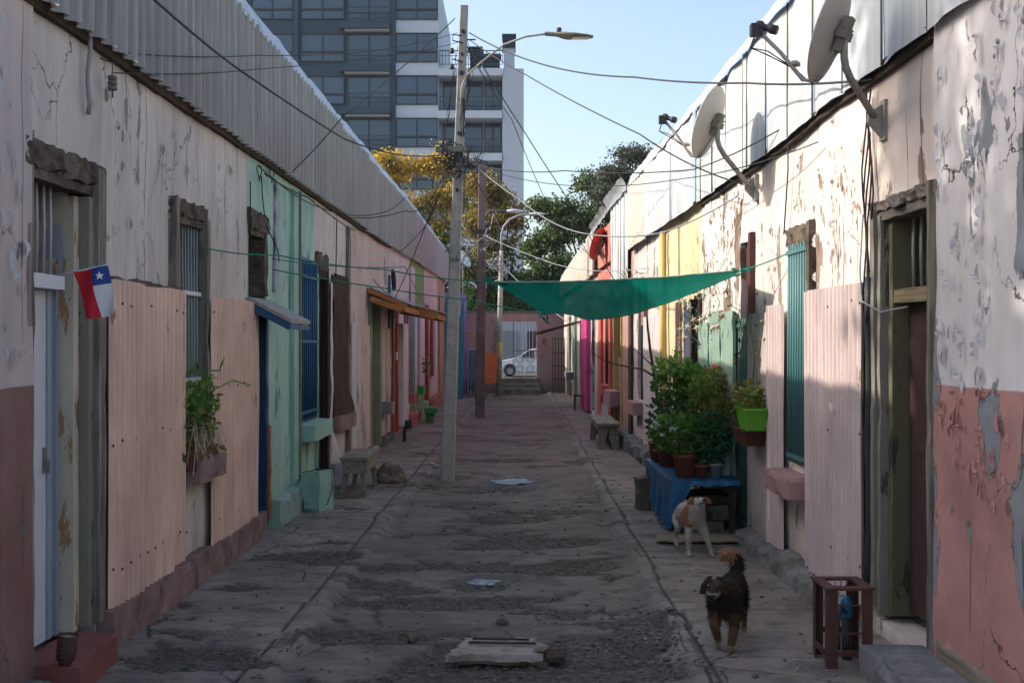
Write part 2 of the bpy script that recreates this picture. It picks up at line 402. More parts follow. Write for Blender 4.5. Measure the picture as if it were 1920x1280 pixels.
def build_ground():
    ys = [3.0]
    while ys[-1] < 40.6: ys.append(ys[-1]+max(.012, .0032*ys[-1]))
    nx = 230; verts = []; faces = []; att = []
    for y in ys:
        x0 = XL(y)-.5; x1 = XR(y)+.5
        for i in range(nx+1):
            x = x0+(x1-x0)*i/nx; h, d, ins = ground_h(x, y)
            ea, eb = road_edges(y); jr = abs(((y*.86+.08*nz(y*.5, 1)) % 1)-.5) < .012 and x > eb+.1; jl_ = abs(((y*.55+.1*nz(y*.5, 21)) % 1)-.5) < .008 and x < ea-.1
            verts.append((x, y, h)); att.append((d, ins, 1.0 if (jr or jl_ or abs(x-eb-.13) < .014 or abs(x-ea+.17) < .012) and d < .5 else 0, 1))
    for j in range(len(ys)-1):
        for i in range(nx):
            a = j*(nx+1)+i; faces.append((a, a+1, a+nx+2, a+nx+1))
    me = bpy.data.meshes.new("alley_pavement"); me.from_pydata(verts, [], faces)
    ca = me.color_attributes.new("wear", 'FLOAT_COLOR', 'POINT')
    ca.data.foreach_set("color", [c for q in att for c in q])
    me.polygons.foreach_set("use_smooth", [True]*len(faces))
    t = NT("worn_concrete", .88, .3)
    at_ = t.n("ShaderNodeAttribute"); at_.attribute_name = "wear"; s3 = t.xyz(at_.outputs['Color'])
    pv = t.map((1, 1, 1))
    big = t.noise(.8, pv, 6, .6); mid = t.noise(4, t.map((1, 1.7, 1)), 8, .68)
    conc = t.mix(t.step(big, .32, .68), (.165,.142,.12), (.31,.272,.235))
    conc = t.mix(t.step(mid, .48, .72), conc, (.10,.088,.078))
    agg = t.vor(55, t.map((1, 1, .5)), 'F1'); aggr = t.noise(70, None, 3)
    conc = t.mix(t.math('MULTIPLY', t.step(t.noise(1.9, t.map(off=(3,1,0)), 7, .6), .52, .60), .6), conc, t.mix(t.step(agg, .2, .6), (.21,.195,.18), (.06,.052,.046)))
    # cracks
    w = t.n("ShaderNodeTexNoise"); w.inputs['Scale'].default_value = 2.5; w.inputs['Detail'].default_value = 8
    cv = t.vadd(t.map((.8, 1.3, .5)), t.vscale(w.outputs[1], .6)); ck = t.step(t.vor(1.2, cv), .012, .003)
    ck = t.math('MULTIPLY', ck, t.step(t.noise(.9, None, 3), .42, .55))
    conc = t.mix(t.math('MULTIPLY', ck, .8), conc, (.03,.026,.022))
    dirtc = t.mix(t.step(t.noise(24, t.map((1, 1.4, 1)), 6, .7), .35, .65), (.045,.036,.030), (.17,.148,.126))
    dirtc = t.mix(t.step(t.noise(3, None, 5), .5, .7), dirtc, (.075,.057,.044))
    conc = t.mix(t.math('MULTIPLY', s3[1], .5), conc, t.mix(t.step(t.noise(2.6, t.map((1,1.8,1)), 8, .68), .38, .62), (.065,.054,.045), (.17,.15,.13)))
    seam = t.step(s3[2], .2, .8)
    c = t.mix(s3[0], conc, dirtc)
    c = t.mix(t.math('MULTIPLY', seam, .8), c, (.035,.03,.026))
    # faint reddish paint traces farther along the alley
    red = t.math('MULTIPLY', t.step(t.noise(1.3, t.map((1.4, .5, 1)), 7, .7), .46, .62), t.math('MULTIPLY', t.step(t.xyz()[1], 13, 19), .55))
    c = t.mix(red, c, (.23,.135,.13))
    t.col(c)
    hh = t.math('ADD', t.math('MULTIPLY', mid, 1.2), t.math('MULTIPLY', aggr, .3)); hh = t.math('SUBTRACT', hh, ck)
    hh = t.math('ADD', hh, t.math('MULTIPLY', t.math('MULTIPLY', t.noise(45, None, 5, .7), s3[0]), 1.5))
    t.bump(hh, .8, .012)
    me.materials.append(t.m)
    o = bpy.data.objects.new("alley_pavement", me); COL.objects.link(o); o['kind'] = 'structure'
    return o
build_ground()
g = MB(); g.quad((-900,-60,-.16), (900,-60,-.16), (900,1500,-.16), (-900,1500,-.16))
structure(g, 'ground', rock('earth', (.10,.085,.07), (.2,.175,.15), 1.5))
g = MB(); g.quad((-60,41.2,.0), (60,41.2,.0), (60,66,.0), (-60,66,.0))
structure(g, 'street', rock('asphalt', (.06,.06,.062), (.12,.118,.115), 3, bump=.3))
pud = NT('wet_patch', .10, 1.0); pud.col((.05,.055,.06)); pud.bump(pud.noise(5), .35, .012)
wet = plain('wet_ring', (.05,.042,.036), .6)
pb = NT('puddle_sky_sheen', .32, 1.0, .75); pb.col(pb.mix(pb.step(pb.noise(16, None, 5, .7), .38, .62), (.06,.07,.08), (.36,.42,.48))); pb.bump(pb.noise(9), .6, .03)  # mottled pale blue metal colour stands in for sky reflected in the puddle
for (px, py, rx, ry, nm, pudm) in ((905,1086,.24,.26,0,wet), (908,1085,.105,.12,1,pb.m), (965,903,.42,.62,2,wet), (960,901,.26,.30,3,pb.m)):
    Y = CAMZ*F/(py-640)*1.02; X = (px-960)*Y/F; q = MB(); pts = []
    for k in range(36):
        a = k/36*2*math.pi; w = 1+.5*nz(math.cos(a)*1.6+nm*5, math.sin(a)*1.6); pts.append((X+rx*w*math.cos(a), Y+ry*w*math.sin(a)))
    zz = sorted(ground_h(x, y)[0] for x, y in pts)[26]+(.005 if nm % 2 else .001)
    if nm % 2 == 0:                                     # the damp ring lies on the uneven concrete
        def ring(a, b, pts=pts, X=X, Y=Y): p = pts[int(round(a*36)) % 36]; x = X+(p[0]-X)*b; y = Y+(p[1]-Y)*b; return (x, y, ground_h(x, y)[0]+.0035)
        q.grid(ring, 36, 12, closeu=True)
    else:
        for k in range(36): q.tri((X, Y, zz), (pts[k][0], pts[k][1], zz), (pts[(k+1)%36][0], pts[(k+1)%36][1], zz))
    structure(q, 'puddle_water', pudm)

# loose rubble in the broken patches
rub = MB(); rr = random.Random(3)
def stone(mb, c, s, rnd=rr, fl=.6):
    bm = bmesh.new(); bmesh.ops.create_icosphere(bm, subdivisions=1, radius=1)
    k = rnd.random()*50; i = len(mb.v); rz = Matrix.Rotation(rnd.random()*6.28, 3, 'Z')
    sx, sy = rnd.uniform(.7, 1.3), rnd.uniform(.7, 1.3)
    for v in bm.verts:
        p = v.co*(1+.55*nz(v.co.x*1.4+k, v.co.y*1.4, v.co.z*1.4)); p = rz@Vector((p.x*sx, p.y*sy, p.z*fl)); mb.v.append(Vector(c)+p*s)
    for f in bm.faces: mb.f.append(tuple(i+v.index for v in f.verts)); mb.sm.append(False)
    bm.free()
n = 0
while n < 4500:
    y = 5.7+rr.random()**1.7*14; x = rr.uniform(-2.2, 2.0); h, d, ins = ground_h(x, y)
    if rr.random() > d*.9+.035: continue
    s = rr.choice([.006,.008,.01,.012,.016])*rr.uniform(.7, 1.2); stone(rub, (x, y, h+s*.2), s); n += 1
for _ in range(230):
    x = .80+rr.gauss(0, .20); y = 6.9+rr.gauss(0, .42); s = .008+.022*rr.random()**2.5; stone(rub, (x, y, ground_h(x, y)[0]+s*.2), s)
o = rub.build('loose_rubble', rock('rubble', (.07,.06,.052), (.24,.215,.19), 8)); tag(o, 'small loose stones and grit scattered over the broken concrete', 'rubble', kind='stuff')

# ================================================================ HOUSES
def wall(h, side, ua, ub, mat, opens=(), v0=-.12, v1=None, step=.14, depth=.34, amp=.012, wn=0.0, name='wall'):
    mb = MB(); ev = (lambda u: eave(side, u)) if v1 is None else (lambda u: v1)
    us = {ua, ub}; vs = {v0, 1.0}
    op = []
    for o in opens:
        a, b, c, d = o
        a2, b2 = max(a, ua), min(b, ub)
        if b2-a2 > .01: op.append((a2, b2, c, d)); us |= {a2, b2}; vs |= {c, d}
    V1 = v1 if v1 is not None else 3.7
    vs = {v for v in vs if v < V1}; vs.add(V1)
    def fill(s, st):
        l = sorted(s); out = []
        for p, q in zip(l, l[1:]):
            k = max(1, int(round((q-p)/st)))
            out += [p+(q-p)*i/k for i in range(k)]
        return out+[l[-1]]
    us = fill(us, step); vs = fill(vs, step)
    def pt(u, v, n=0.0):
        vv = v
        if v1 is None and v > 3.0: vv = 3.0+(v-3.0)*(ev(u)-3.0)/(V1-3.0)
        du = dv = 0
        for (a, b, c, d) in op:
            if a-.02 < u < b+.02 and c-.02 < v < d+.02:
                du = .016*nz(v*5, u, 3); dv = .016*nz(u*5, v, 9)
                if a <= ua+.001 and u < ua+.02 or b >= ub-.001 and u > ub-.02: du = 0
        return P(side, u+du, vv+dv, wn+n+amp*(2*nz(u*1.1, v*1.1, 5)+.5*nz(u*5, v*4)))
    for i in range(len(us)-1):
        for j in range(len(vs)-1):
            uc, vc = (us[i]+us[i+1])/2, (vs[j]+vs[j+1])/2
            if any(a < uc < b and c < vc < d for a, b, c, d in op): continue
            mb.quad(pt(us[i],vs[j]), pt(us[i+1],vs[j]), pt(us[i+1],vs[j+1]), pt(us[i],vs[j+1]), True)
    for a, b, c, d in op:
        uu = [u for u in us if a-1e-6 <= u <= b+1e-6]; vv = [v for v in vs if c-1e-6 <= v <= d+1e-6]
        for u in (a, b):
            if abs(u-ua) < 1e-4 and ua != a or abs(u-ub) < 1e-4 and ub != b: continue
            for p, q in zip(vv, vv[1:]): mb.quad(pt(u,p), pt(u,q), pt(u,q,-depth), pt(u,p,-depth))
        for v in (c, d):
            for p, q in zip(uu, uu[1:]): mb.quad(pt(p,v), pt(q,v), pt(q,v,-depth), pt(p,v,-depth))
    # merge doubles for smooth shading
    o = mb.build(name, mat, h)
    bm = bmesh.new(); bm.from_mesh(o.data); bmesh.ops.remove_doubles(bm, verts=bm.verts, dist=.0004); bm.to_mesh(o.data); bm.free()
    return o
def eave(side, u):
    if side == 'L': return 3.56+.02*nz(u*.7, 2)+max(0, u-18)*.008
    return 3.43+.07*max(0, min(1, (9.5-u)/3))+.02*nz(u*.7, 6)
def ptop(side, u):                             # top edge of the tin parapet
    if side == 'L': return 4.60+.035*nz(u*.5, 1)-max(0, u-24)*.012
    return 4.44+.03*nz(u*.6, 4)-max(0, u-22)*.03
def tin(h, side, ua, ub, mat, pitch=.165, amp=.03, n0=.10, bottom=None, top=None, name='roof_sheet', jag=.03, rows=6, lean=.0, v_lo=None, v_hi=None):
    """corrugated sheets standing above (or hung on) the wall"""
    mb = MB(); k = 8; nu = max(2, int((ub-ua)/pitch*k)); sheet = 7.5*pitch
    lo = (lambda u: (v_lo(u) if callable(v_lo) else v_lo)) if v_lo is not None else (lambda u: eave(side, u)-.07)
    hi = (lambda u: (v_hi(u) if callable(v_hi) else v_hi)) if v_hi is not None else (lambda u: ptop(side, u))
    def fn(a, b):
        u = ua+(ub-ua)*a; s = math.floor((u-ua)/sheet); j = nz(s*3.3, ua)*jag
        v = lo(u)+j+(hi(u)+nz(s*5.1, ua, 2)*jag-lo(u)-j)*b
        w = .010*nz(u*1.3, v*1.1, 8)+(.022*((u-ua)/sheet-s))+.012*nz(s*9.7, 1)*(1-b)
        return P(side, u, v, n0+amp*math.tanh(1.6*math.sin(u/pitch*2*math.pi))+w+lean*b)
    mb.grid(fn, nu, rows)
    return mb.build(name, mat, h)
def flashing(h, side, ua, ub, mat, w=.24, n0=.10, tilt=-.10):
    mb = MB(); nu = max(3, int((ub-ua)/.09))
    def fn(a, b):
        u = ua+(ub-ua)*a; r = .035*nz(u*2.1, 7, b*2)+.02*nz(u*6, b)
        top = ptop(side, u)
        return P(side, u, top-.035+(w+r)*b+(r*.9 if b < .5 else 0)*(1-b), n0+.025+tilt*b*b+.015*nz(u*4, b*2, 3))
    mb.grid(fn, nu, 3)
    return mb.build('flashing', mat, h)
def roofback(h, side, ua, ub):
    mb = MB(); mb.quad(P(side,ua,eave(side,ua)+.02,-.2), P(side,ub,eave(side,ub)+.02,-.2), P(side,ub,3.9,-4.2), P(side,ua,3.9,-4.2))
    mb.quad(P(side,ua,eave(side,ua)-.02,.075), P(side,ub,eave(side,ub)-.02,.075), P(side,ub,eave(side,ub)+.02,-.2), P(side,ua,eave(side,ua)+.02,-.2))
    mb.quad(P(side,ua,3.9,-4.2), P(side,ub,3.9,-4.2), P(side,ub,-.1,-4.2), P(side,ua,-.1,-4.2))
    return mb.build('rear_roof', M['zinc'], h)
def eavegap(h, side, ua, ub):
    mb = MB(); e_ = lambda u: eave(side, u); mb.rbox(lambda a, b, c: P(side, ua+.004+(ub-ua-.008)*a, e_(ua+(ub-ua)*a)-.085+.05*b, .045*c), ub-ua, .05, .045, seg=.12, amp=.004, seed=ua); return mb.build('eave_gap_shade', M['darkwood'], h)  # dark strip standing in for the shaded gap under the sheet edge
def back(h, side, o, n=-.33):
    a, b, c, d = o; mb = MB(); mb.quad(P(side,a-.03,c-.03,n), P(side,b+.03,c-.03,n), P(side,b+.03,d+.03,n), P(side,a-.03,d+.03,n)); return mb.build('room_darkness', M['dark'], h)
def frame(h, side, o, mat, w=.07, n0=-.10, n1=.02, sill=False, name='door_frame', seed=0, amp=.006, dv=0):
    a, b, c, d = o; mb = MB()
    mb.rwbox(side, a-.002, a+w, c, d+dv, n0, n1, seg=.12, amp=amp*.45, seed=seed, chip=.05)
    mb.rwbox(side, b-w, b+.002, c, d, n0, n1, seg=.12, amp=amp*.45, seed=seed+1, chip=.05)
    mb.rwbox(side, a+w+.003, b-w-.003, d-w, d, n0, n1-.008, seg=.12, amp=amp*.45, seed=seed+2, chip=.05)
    if sill: mb.rwbox(side, a+w+.003, b-w-.003, c, c+w*.7, n0, n1-.008, seg=.12, amp=amp*.45, seed=seed+3)
    return mb.build(name, mat, h)
def bars(h, side, o, n, k, mat, rails=(), r=.008, name='window_bars', flat=0):
    a, b, c, d = o; mb = MB()
    for i in range(k):
        u = a+(b-a)*(i+.5)/k+.006*nz(i*3.3, a)
        if flat: mb.wbox(side, u-flat/2, u+flat/2, c, d, n-.006, n+.006)
        else: mb.tube([P(side,u,c,n), P(side,u+.01*nz(i, 3), (c+d)/2, n+.004), P(side,u,d,n)], r, 6)
    for v in rails: mb.wbox(side, a, b, v-.016, v+.016, n+.009, n+.019)
    return mb.build(name, mat, h)
def planks(h, side, o, n, k, mat, name='door', t=.03, gap=.006, amp=.002, seed=0):
    a, b, c, d = o; mb = MB(); w = (b-a)/k
    for i in range(k): mb.rwbox(side, a+i*w+gap/2, a+(i+1)*w-gap/2, c, d+.006*nz(i*4, seed), n-t, n+.003*nz(i, seed), seg=.16, amp=amp, seed=seed+i)
    return mb.build(name, mat, h)
def lintel(h, side, o, extra=.08, hh=.14, mat=None, n1=.035, seed=0):
    a, b, c, d = o; mb = MB()
    mb.rwbox(side, a-extra, b+extra, d-.01, d+hh, -.12, n1, seg=.03, amp=.013, fr=15, seed=seed, chip=.10)
    mb.rwbox(side, a-extra*.6, b+extra*.4, d-.065, d-.012, -.14, n1-.02, seg=.05, amp=.005, seed=seed+3, chip=.05)
    return mb.build('damaged_lintel', mat or M['adobe'], h)
def sillblock(h, side, ua, ub, v0, v1, mat, n1=.14, seed=0):
    mb = MB(); mb.rwbox(side, ua, ub, v0, v1, -.02, n1, seg=.04, amp=.005, seed=seed, chip=.07); return mb.build('window_sill', mat, h)
def plinth(h, side, ua, ub, v1, n1, mat, seed=0, blocks=.75, name='plinth', amp=.010):
    mb = MB(); u = ua; i = 0
    while u < ub-.05:
        e = min(ub, u+blocks*(.7+.5*abs(nz(u*3, seed))*2)); g = .006+.02*max(0, nz(i*7.7, seed))
        mb.rwbox(side, u, e-g, -.10, v1+.02*nz(i*3.1, seed), -.03, n1+.012*nz(i*5, seed), seg=.05, amp=amp, seed=seed+i, chip=.11); u = e; i += 1
    return mb.build(name, mat, h)
def board(h, side, u0, u1, v0, v1, n0, n1, mat, name='board', **k):
    mb = MB(); mb.rwbox(side, u0, u1, v0, v1, n0, n1, **({'seg': .12, 'amp': .004}|k)); return mb.build(name, mat, h)
def house(side, ua, ub, label):
    return thing('row_house', P(side, ua, 0, 0), label, 'house')

PL = lambda *a, **k: plaster(*a, **k)
L = 'L'; RR = 'R'
UL = lambda x: U('L', x); UR = lambda x: U('R', x)
VL = lambda x, y: V('L', x, y); VR = lambda x, y: V('R', x, y)
M['wL1'] = PL('pink_cream_plaster', (.67,.60,.54), seed=1, peel=-.01, crack=.8, specks=.9, dirt=.8)
M['wL0'] = PL('pink_over_red_plaster', (.62,.51,.48), low=(.25,.115,.09), under=(.22,.24,.26), seed=2, peel=.02)
M['panelL'] = paint('salmon_painted_tin', (.80,.54,.42), under=(.30,.17,.11), chip=.065, rough=.6, seed=1, dirt=.9)
M['panelR'] = paint('pale_pink_painted_tin', (.66,.53,.50), under=(.33,.22,.17), chip=.065, rough=.6, seed=6, dirt=.8)
M['plinthL'] = rock('pink_painted_stone', (.17,.11,.10), (.36,.235,.215), 4)
M['plinthG'] = rock('grey_stone', (.09,.085,.08), (.24,.23,.215), 4)
M['sillpink'] = paint('dusty_pink_concrete', (.38,.22,.21), under=(.3,.27,.25), chip=.02, rough=.9, seed=3)
M['mint'] = PL('mint_plaster', (.38,.60,.50), under=(.20,.24,.21), seed=3, peel=.0, crack=.35, specks=.5, dirt=.8)
M['mintpaint'] = paint('mint_paint', (.30,.50,.41), chip=.03, rough=.8, seed=5)
M['white'] = PL('offwhite_plaster', (.66,.61,.56), seed=4, peel=.02, crack=.6, specks=1.0)
M['blue'] = paint('blue_paint', (.012,.055,.125), under=(.07,.05,.03), chip=.01, seed=7)
M['blueb'] = paint('bright_blue_paint', (.02,.10,.21), under=(.12,.08,.05), chip=.03, seed=8)
M['cream'] = paint('peeling_cream_paint', (.56,.51,.40), under=(.36,.20,.09), chip=.15, rough=.8, seed=9)
M['olive'] = paint('olive_grey_paint', (.22,.205,.165), under=(.07,.06,.05), chip=.12, rough=.8, seed=10)

# ---------------- left 1: pink-cream house in the foreground
hL = house(L, 4.0, UL(462), 'pink and cream house with salmon tin panels and a white door, front left')
d1 = (UL(48), UL(176), .10, 2.70); w1 = (UL(322), UL(379), VL(340,880), VL(322,395))
ops = [d1, w1]
wall(hL, L, 3.2, d1[0], M['wL0'], [], wn=.035)
wall(hL, L, d1[0], UL(463), M['wL1'], ops)
tin(hL, L, 3.2, UL(463)-.01, M['zinc']); flashing(hL, L, 3.2, UL(463)-.01, M['flash']); roofback(hL, L, 3.2, UL(463)-.01); eavegap(hL, L, 3.2, UL(463)-.01)
# door group
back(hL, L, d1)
lintel(hL, L, d1, .10, .12, seed=3)
board(hL, L, d1[0]-.05, d1[0]+.03, .05, 2.86, -.06, .03, M['oldwood'], 'door_post', seed=4, chip=.08)
board(hL, L, d1[1]-.05, d1[1]+.055, .18, 2.80, -.03, .05, M['oldwood'], 'door_post', seed=9, chip=.08)
board(hL, L, d1[1]-.125, d1[1]-.058, .16, 2.62, -.12, .02, M['olive'], 'inner_post', seed=10, chip=.04)
board(hL, L, d1[1]-.20, d1[1]-.13, .16, 2.62, -.24, -.035, M['cream'], 'door_jamb', seed=11, chip=.02, amp=.002)
M['whitedoor'] = plain('white_door_paint', (.62,.64,.68), .45, var=.05)
M['bluegrey'] = paint('pale_blue_grey_paint', (.33,.38,.45), chip=.0, rough=.5, seed=12)
dd = board(hL, L, d1[0]+.05, d1[1]-.325, .16, 2.08, -.18, -.14, M['whitedoor'], 'door', amp=.001)
mb = MB(); mb.tube([P(L,d1[1]-.35,1.15,-.135), P(L,d1[1]-.35,1.15,-.11), P(L,d1[1]-.36,1.08,-.11)], .007, 8); mb.wbox(L, d1[1]-.37, d1[1]-.333, 1.08, 1.22, -.139, -.133)
mb.build('door_handle', M['olive'], dd)
mb = MB()
for a, b, n in ((.322, .275, -.13), (.272, .235, -.14), (.232, .205, -.12)): mb.wbox(L, d1[1]-a, d1[1]-b, .16, 2.08, -.22, n)
mb.build('door_panel', M['bluegrey'], hL)
board(hL, L, d1[0]+.05, d1[0]+.62, 2.085, 2.16, -.24, -.06, M['whitedoor'], 'transom_bar', amp=.001)
M['greyplaster'] = plain('blue_grey_plaster', (.36,.38,.43), .9)
board(hL, L, d1[1]-.20, d1[1]-.128, 2.17, 2.66, -.33, -.10, M['greyplaster'], 'transom_reveal')
M['cream_iron'] = paint('rusty_cream_iron', (.50,.46,.43), under=(.12,.06,.04), chip=.08, seed=13)
bars(hL, L, (d1[0]+.08, d1[0]+.52, 2.165, 2.66), -.08, 5, M['cream_iron'], r=.010, name='transom_bars')
mb = MB(); mb.wbox(L, d1[0]+.05, d1[0]+.36, 2.17, 2.6, -.30, -.28); mb.build('curtain', plain('rust_curtain', (.30,.12,.08), .9), hL)
# tin panels
vt = lambda u: 2.16+.02*nz(u*2, 5); vb = lambda u: .235
tin(hL, L, UL(186), UL(331), M['panelL'], pitch=.075, amp=.015, n0=.06, v_lo=vb, v_hi=vt, name='tin_panel', jag=.02)
tin(hL, L, UL(382), UL(468), M['panelL'], pitch=.075, amp=.015, n0=.06, v_lo=lambda u: .19, v_hi=lambda u: 2.15, name='tin_panel', jag=.015)
plinth(hL, L, UL(180), UL(480), .22, .10, M['plinthL'], seed=2, blocks=.9)
def fixings(h, side, ua, ub, rows, n, pitch, seed=1):
    q = random.Random(seed); mb = MB()
    for v in rows:
        u = ua+pitch*.25
        while u < ub:
            if q.random() < .75: c = P(side, u, v+q.gauss(0,.012), n); ax_ = (1,0,0) if side == 'L' else (-1,0,0); mb.lathe([(.008,-.004),(.010,.0),(.006,.004),(0,.005)], c, 7, axis=ax_)
            u += pitch*q.choice((2, 2, 3))
    o = mb.build('rusty_nail_heads', M['rustn'], h); o['kind'] = 'stuff'
M['rustn'] = plain('rusty_nails', (.09,.045,.03), .8)
fixings(hL, L, UL(186), UL(331), (.45, 1.2, 2.02), .077, .075, 1); fixings(hL, L, UL(382), UL(468), (.40, 1.2, 2.02), .077, .075, 2)
# damaged line above the panels
board(hL, L, UL(200), UL(330), 2.155, 2.185, .0, .05, M['adobe'], 'broken_edge', seg=.05, amp=.012)
# window 1
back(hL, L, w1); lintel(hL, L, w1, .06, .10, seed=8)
board(hL, L, w1[0]-.05, w1[0]+.035, w1[2]+.1, w1[3]+.10, -.05, .05, M['oldwood'], 'window_post', seed=14, chip=.07)
board(hL, L, w1[1]-.03, w1[1]+.05, w1[2]-.02, w1[3]+.02, -.05, .05, M['oldwood'], 'window_post', seed=15, chip=.07)
M['iron_grey'] = paint('grey_green_iron', (.26,.29,.27), under=(.10,.07,.05), chip=.05, seed=14)
bars(hL, L, (w1[0]+.05, w1[1]-.05, w1[2], w1[3]-.04), -.02, 9, M['iron_grey'], rails=(w1[2]+.10,), r=.010)
mb = MB(); mb.wbox(L, w1[0]+.04, w1[1]-.04, 2.145, 2.175, -.012, .006); mb.build('bar_rail', M['whitedoor'], hL); mb = MB(); mb.wbox(L, w1[0]+.04, w1[1]-.04, 1.50, 1.53, -.012, .006); mb.build('bar_rail', M['whitedoor'], hL)
board(hL, L, w1[0], w1[1], w1[2], w1[3]-.5, -.2, -.17, M['oldwood'], 'shutter', seed=3)
sillblock(hL, L, UL(331), UL(384), VL(340,905), VL(340,862), M['plinthL'], n1=.17, seed=4)
# small fittings high on the wall
def conduit(h, side, pts, r=.011, mat='cable_grey', name='conduit', ns=6):
    mb = MB(); mb.tube([P(side, u, v, n) for u, v, n in pts], r, ns); return mb.build(name, M[mat], h)
conduit(hL, L, [(UL(150)+.02*math.sin(k), VL(150, 55+k*20), .05) for k in range(8)]+[(UL(152), VL(152, 215), .04)], .014)
mb = MB()
for k in range(3): mb.lathe([(0,0),(.026,.004),(.03,.02),(.02,.03),(0,.03)], P(L, UL(182), 3.26+k*.03, .09), 12)
mb.tube([P(L, UL(182), 3.22, .09), P(L, UL(182), 3.42, .09), P(L, UL(182), 3.45, .02)], .006, 6)
mb.build('insulator', plain('brown_porcelain', (.16,.14,.13), .4), hL)

# ---------------- left 2: mint house with blue door
hM = house(L, UL(463), UL(592), 'mint green house with a blue door, blue barred window and blue awning')
u0 = UL(463)
d2 = (UL(466), UL(498), .12, VL(480,430)); w2 = (UL(556), UL(592), VL(575,788), VL(556,478))
wall(hM, L, u0, UL(590), M['mint'], [d2, w2])
tin(hM, L, u0, UL(590)-.01, M['zinc']); flashing(hM, L, u0, UL(590)-.01, M['flash']); roofback(hM, L, u0, UL(590)-.01); eavegap(hM, L, u0, UL(590)-.01)
back(hM, L, d2); lintel(hM, L, d2, .03, .16, seed=20)
frame(hM, L, (d2[0], d2[1], .12, 2.2), M['blue'], .09, -.20, .03, seed=5)
planks(hM, L, (d2[0]+.1, d2[1]-.1, .14, 2.1), -.09, 4, M['blue'], seed=6)
board(hM, L, d2[1]-.02, d2[1]+.05, 0.10, 1.0, .0, .045, M['orangewood'], 'bare_wood_strip', seed=3, chip=.05)
board(hM, L, d2[1]-.09, d2[1]-.005, 2.22, d2[3]-.01, -.32, .015, M['adobe'], 'broken_reveal', seg=.04, amp=.012, chip=.05, seed=12)
bars(hM, L, (d2[0]+.08, d2[1]-.08, 2.26, d2[3]-.1), -.12, 3, M['iron'], name='transom_bars')
board(hM, L, d2[0]+.02, d2[1]-.3, 2.25, d2[3]-.05, -.3, -.2, M['adobe'], 'transom_rubble', seg=.06, amp=.02)
mb = MB(); ua, ub = UL(462)-.02, UL(505)
q = [P(L,ua,2.20,.02), P(L,ub,2.20,.02), P(L,ub,2.00,.40), P(L,ua,2.00,.40)]
mb.hexa([q[0]-Vector((0,0,.035)), q[1]-Vector((0,0,.035)), q[2]-Vector((0,0,.035)), q[3]-Vector((0,0,.035)), *q])
aw = mb.build('awning', M['zinc'], hM)
mb = MB()
for uu in (ua+.03, (ua+ub)/2, ub-.05): mb.beam(P(L,uu,2.125,.03), P(L,uu,1.935,.39), .035, .07)
mb.wbox(L, ua, ub, 1.91, 1.97, .37, .395)
mb.build('awning_frame', M['blueb'], aw)
plinth(hM, L, UL(500), UL(572), .26, .13, paint('mint_concrete', (.27,.38,.33), under=(.2,.19,.17), chip=.05, rough=.9, seed=16), seed=11, blocks=.8)
board(hM, L, UL(543), UL(553), .25, 3.42, .0, .05, M['mintpaint'], 'corner_board', seed=5, chip=.04)
board(hM, L, UL(549)+.07, UL(549)+.11, .25, 3.42, .0, .075, M['olive'], 'downpipe', seed=6)
board(hM, L, UL(513), UL(519), 2.3, 3.42, .0, .02, M['greyplaster'], 'cement_patch', seed=7, amp=.015)
back(hM, L, w2)
frame(hM, L, w2, M['blueb'], .05, -.05, .03, True, 'window_frame', seed=7)
planks(hM, L, (w2[0]+.03, w2[1]-.03, w2[2], w2[3]), -.10, 7, M['blue'], 'shutter', seed=9)
bars(hM, L, (w2[0]+.03, w2[1]-.03, w2[2]+.02, w2[3]-.03), .025, 9, M['blueb'], rails=(VL(575,640), VL(575,520), VL(575,770)), r=.012)
sillblock(hM, L, UL(555), UL(593), VL(575,820), VL(575,790), M['mintpaint'], n1=.20, seed=6)
def loop(h, side, u, v, r, n=.05, name='wire_loop', turns=2.4, mat='cable'):
    mb = MB(); mb.tube([P(side, u+(r+.01*nz(k*.3, u))*math.cos(k*.35), v+(r+.012*nz(k*.4, v))*math.sin(k*.35), n+.01*math.sin(k*.7)) for k in range(int(turns*18))], .005, 5)
    return mb.build(name, M[mat], h)
loop(hM, L, UL(476), VL(476,325), .07); loop(hM, L, UL(500), VL(500,330), .06)
conduit(hM, L, [(UL(463), VL(463,340), .03), (UL(463), VL(463,400), .03), (UL(463), VL(463,470), .03)], .006, 'cable')
conduit(hM, L, [(UL(484), VL(484,330), .03), (UL(486), VL(486,370), .03), (UL(490), VL(490,420), .04), (UL(510), VL(510,470), .06), (UL(512), VL(512,490), .06)], .006, 'cable')

# ---------------- left 3: white house with a dark door and a sack-covered window
hW = house(L, UL(590), UL(650), 'off-white house with a charred dark doorway and a sack-covered window')
d3 = (UL(592), UL(613), .08, VL(600,505)); w3 = (UL(621), UL(646), VL(635,772), VL(622,515))
wall(hW, L, UL(590), UL(650), M['white'], [d3, w3])
tin(hW, L, UL(590), UL(650)-.01, M['zinc']); flashing(hW, L, UL(590), UL(650)-.01, M['flash']); roofback(hW, L, UL(590), UL(650)-.01); eavegap(hW, L, UL(590), UL(650)-.01)
back(hW, L, d3); back(hW, L, w3); lintel(hW, L, d3, .02, .2, seed=22, n1=.02)
M['charred'] = wood('charred_wood', (.012,.009,.008), (.055,.035,.028), seed=9)
frame(hW, L, d3, M['charred'], .11, -.18, .03, seed=12)
planks(hW, L, (d3[0]+.1, d3[1]-.1, .08, 1.95), -.12, 4, M['charred'], seed=14)
mb = MB()
mb.grid(lambda a, b: P(L, UL(615)+.03+.02*math.sin(b*9)+(.16+.05*nz(b*3, 2))*a, .25+2.3*b, .03+.05*a*nz(b*2.5, 7)+.03*nz(b*6, 1)+(.10*(1-b*6)*a if b < .16 else 0)), 3, 30)
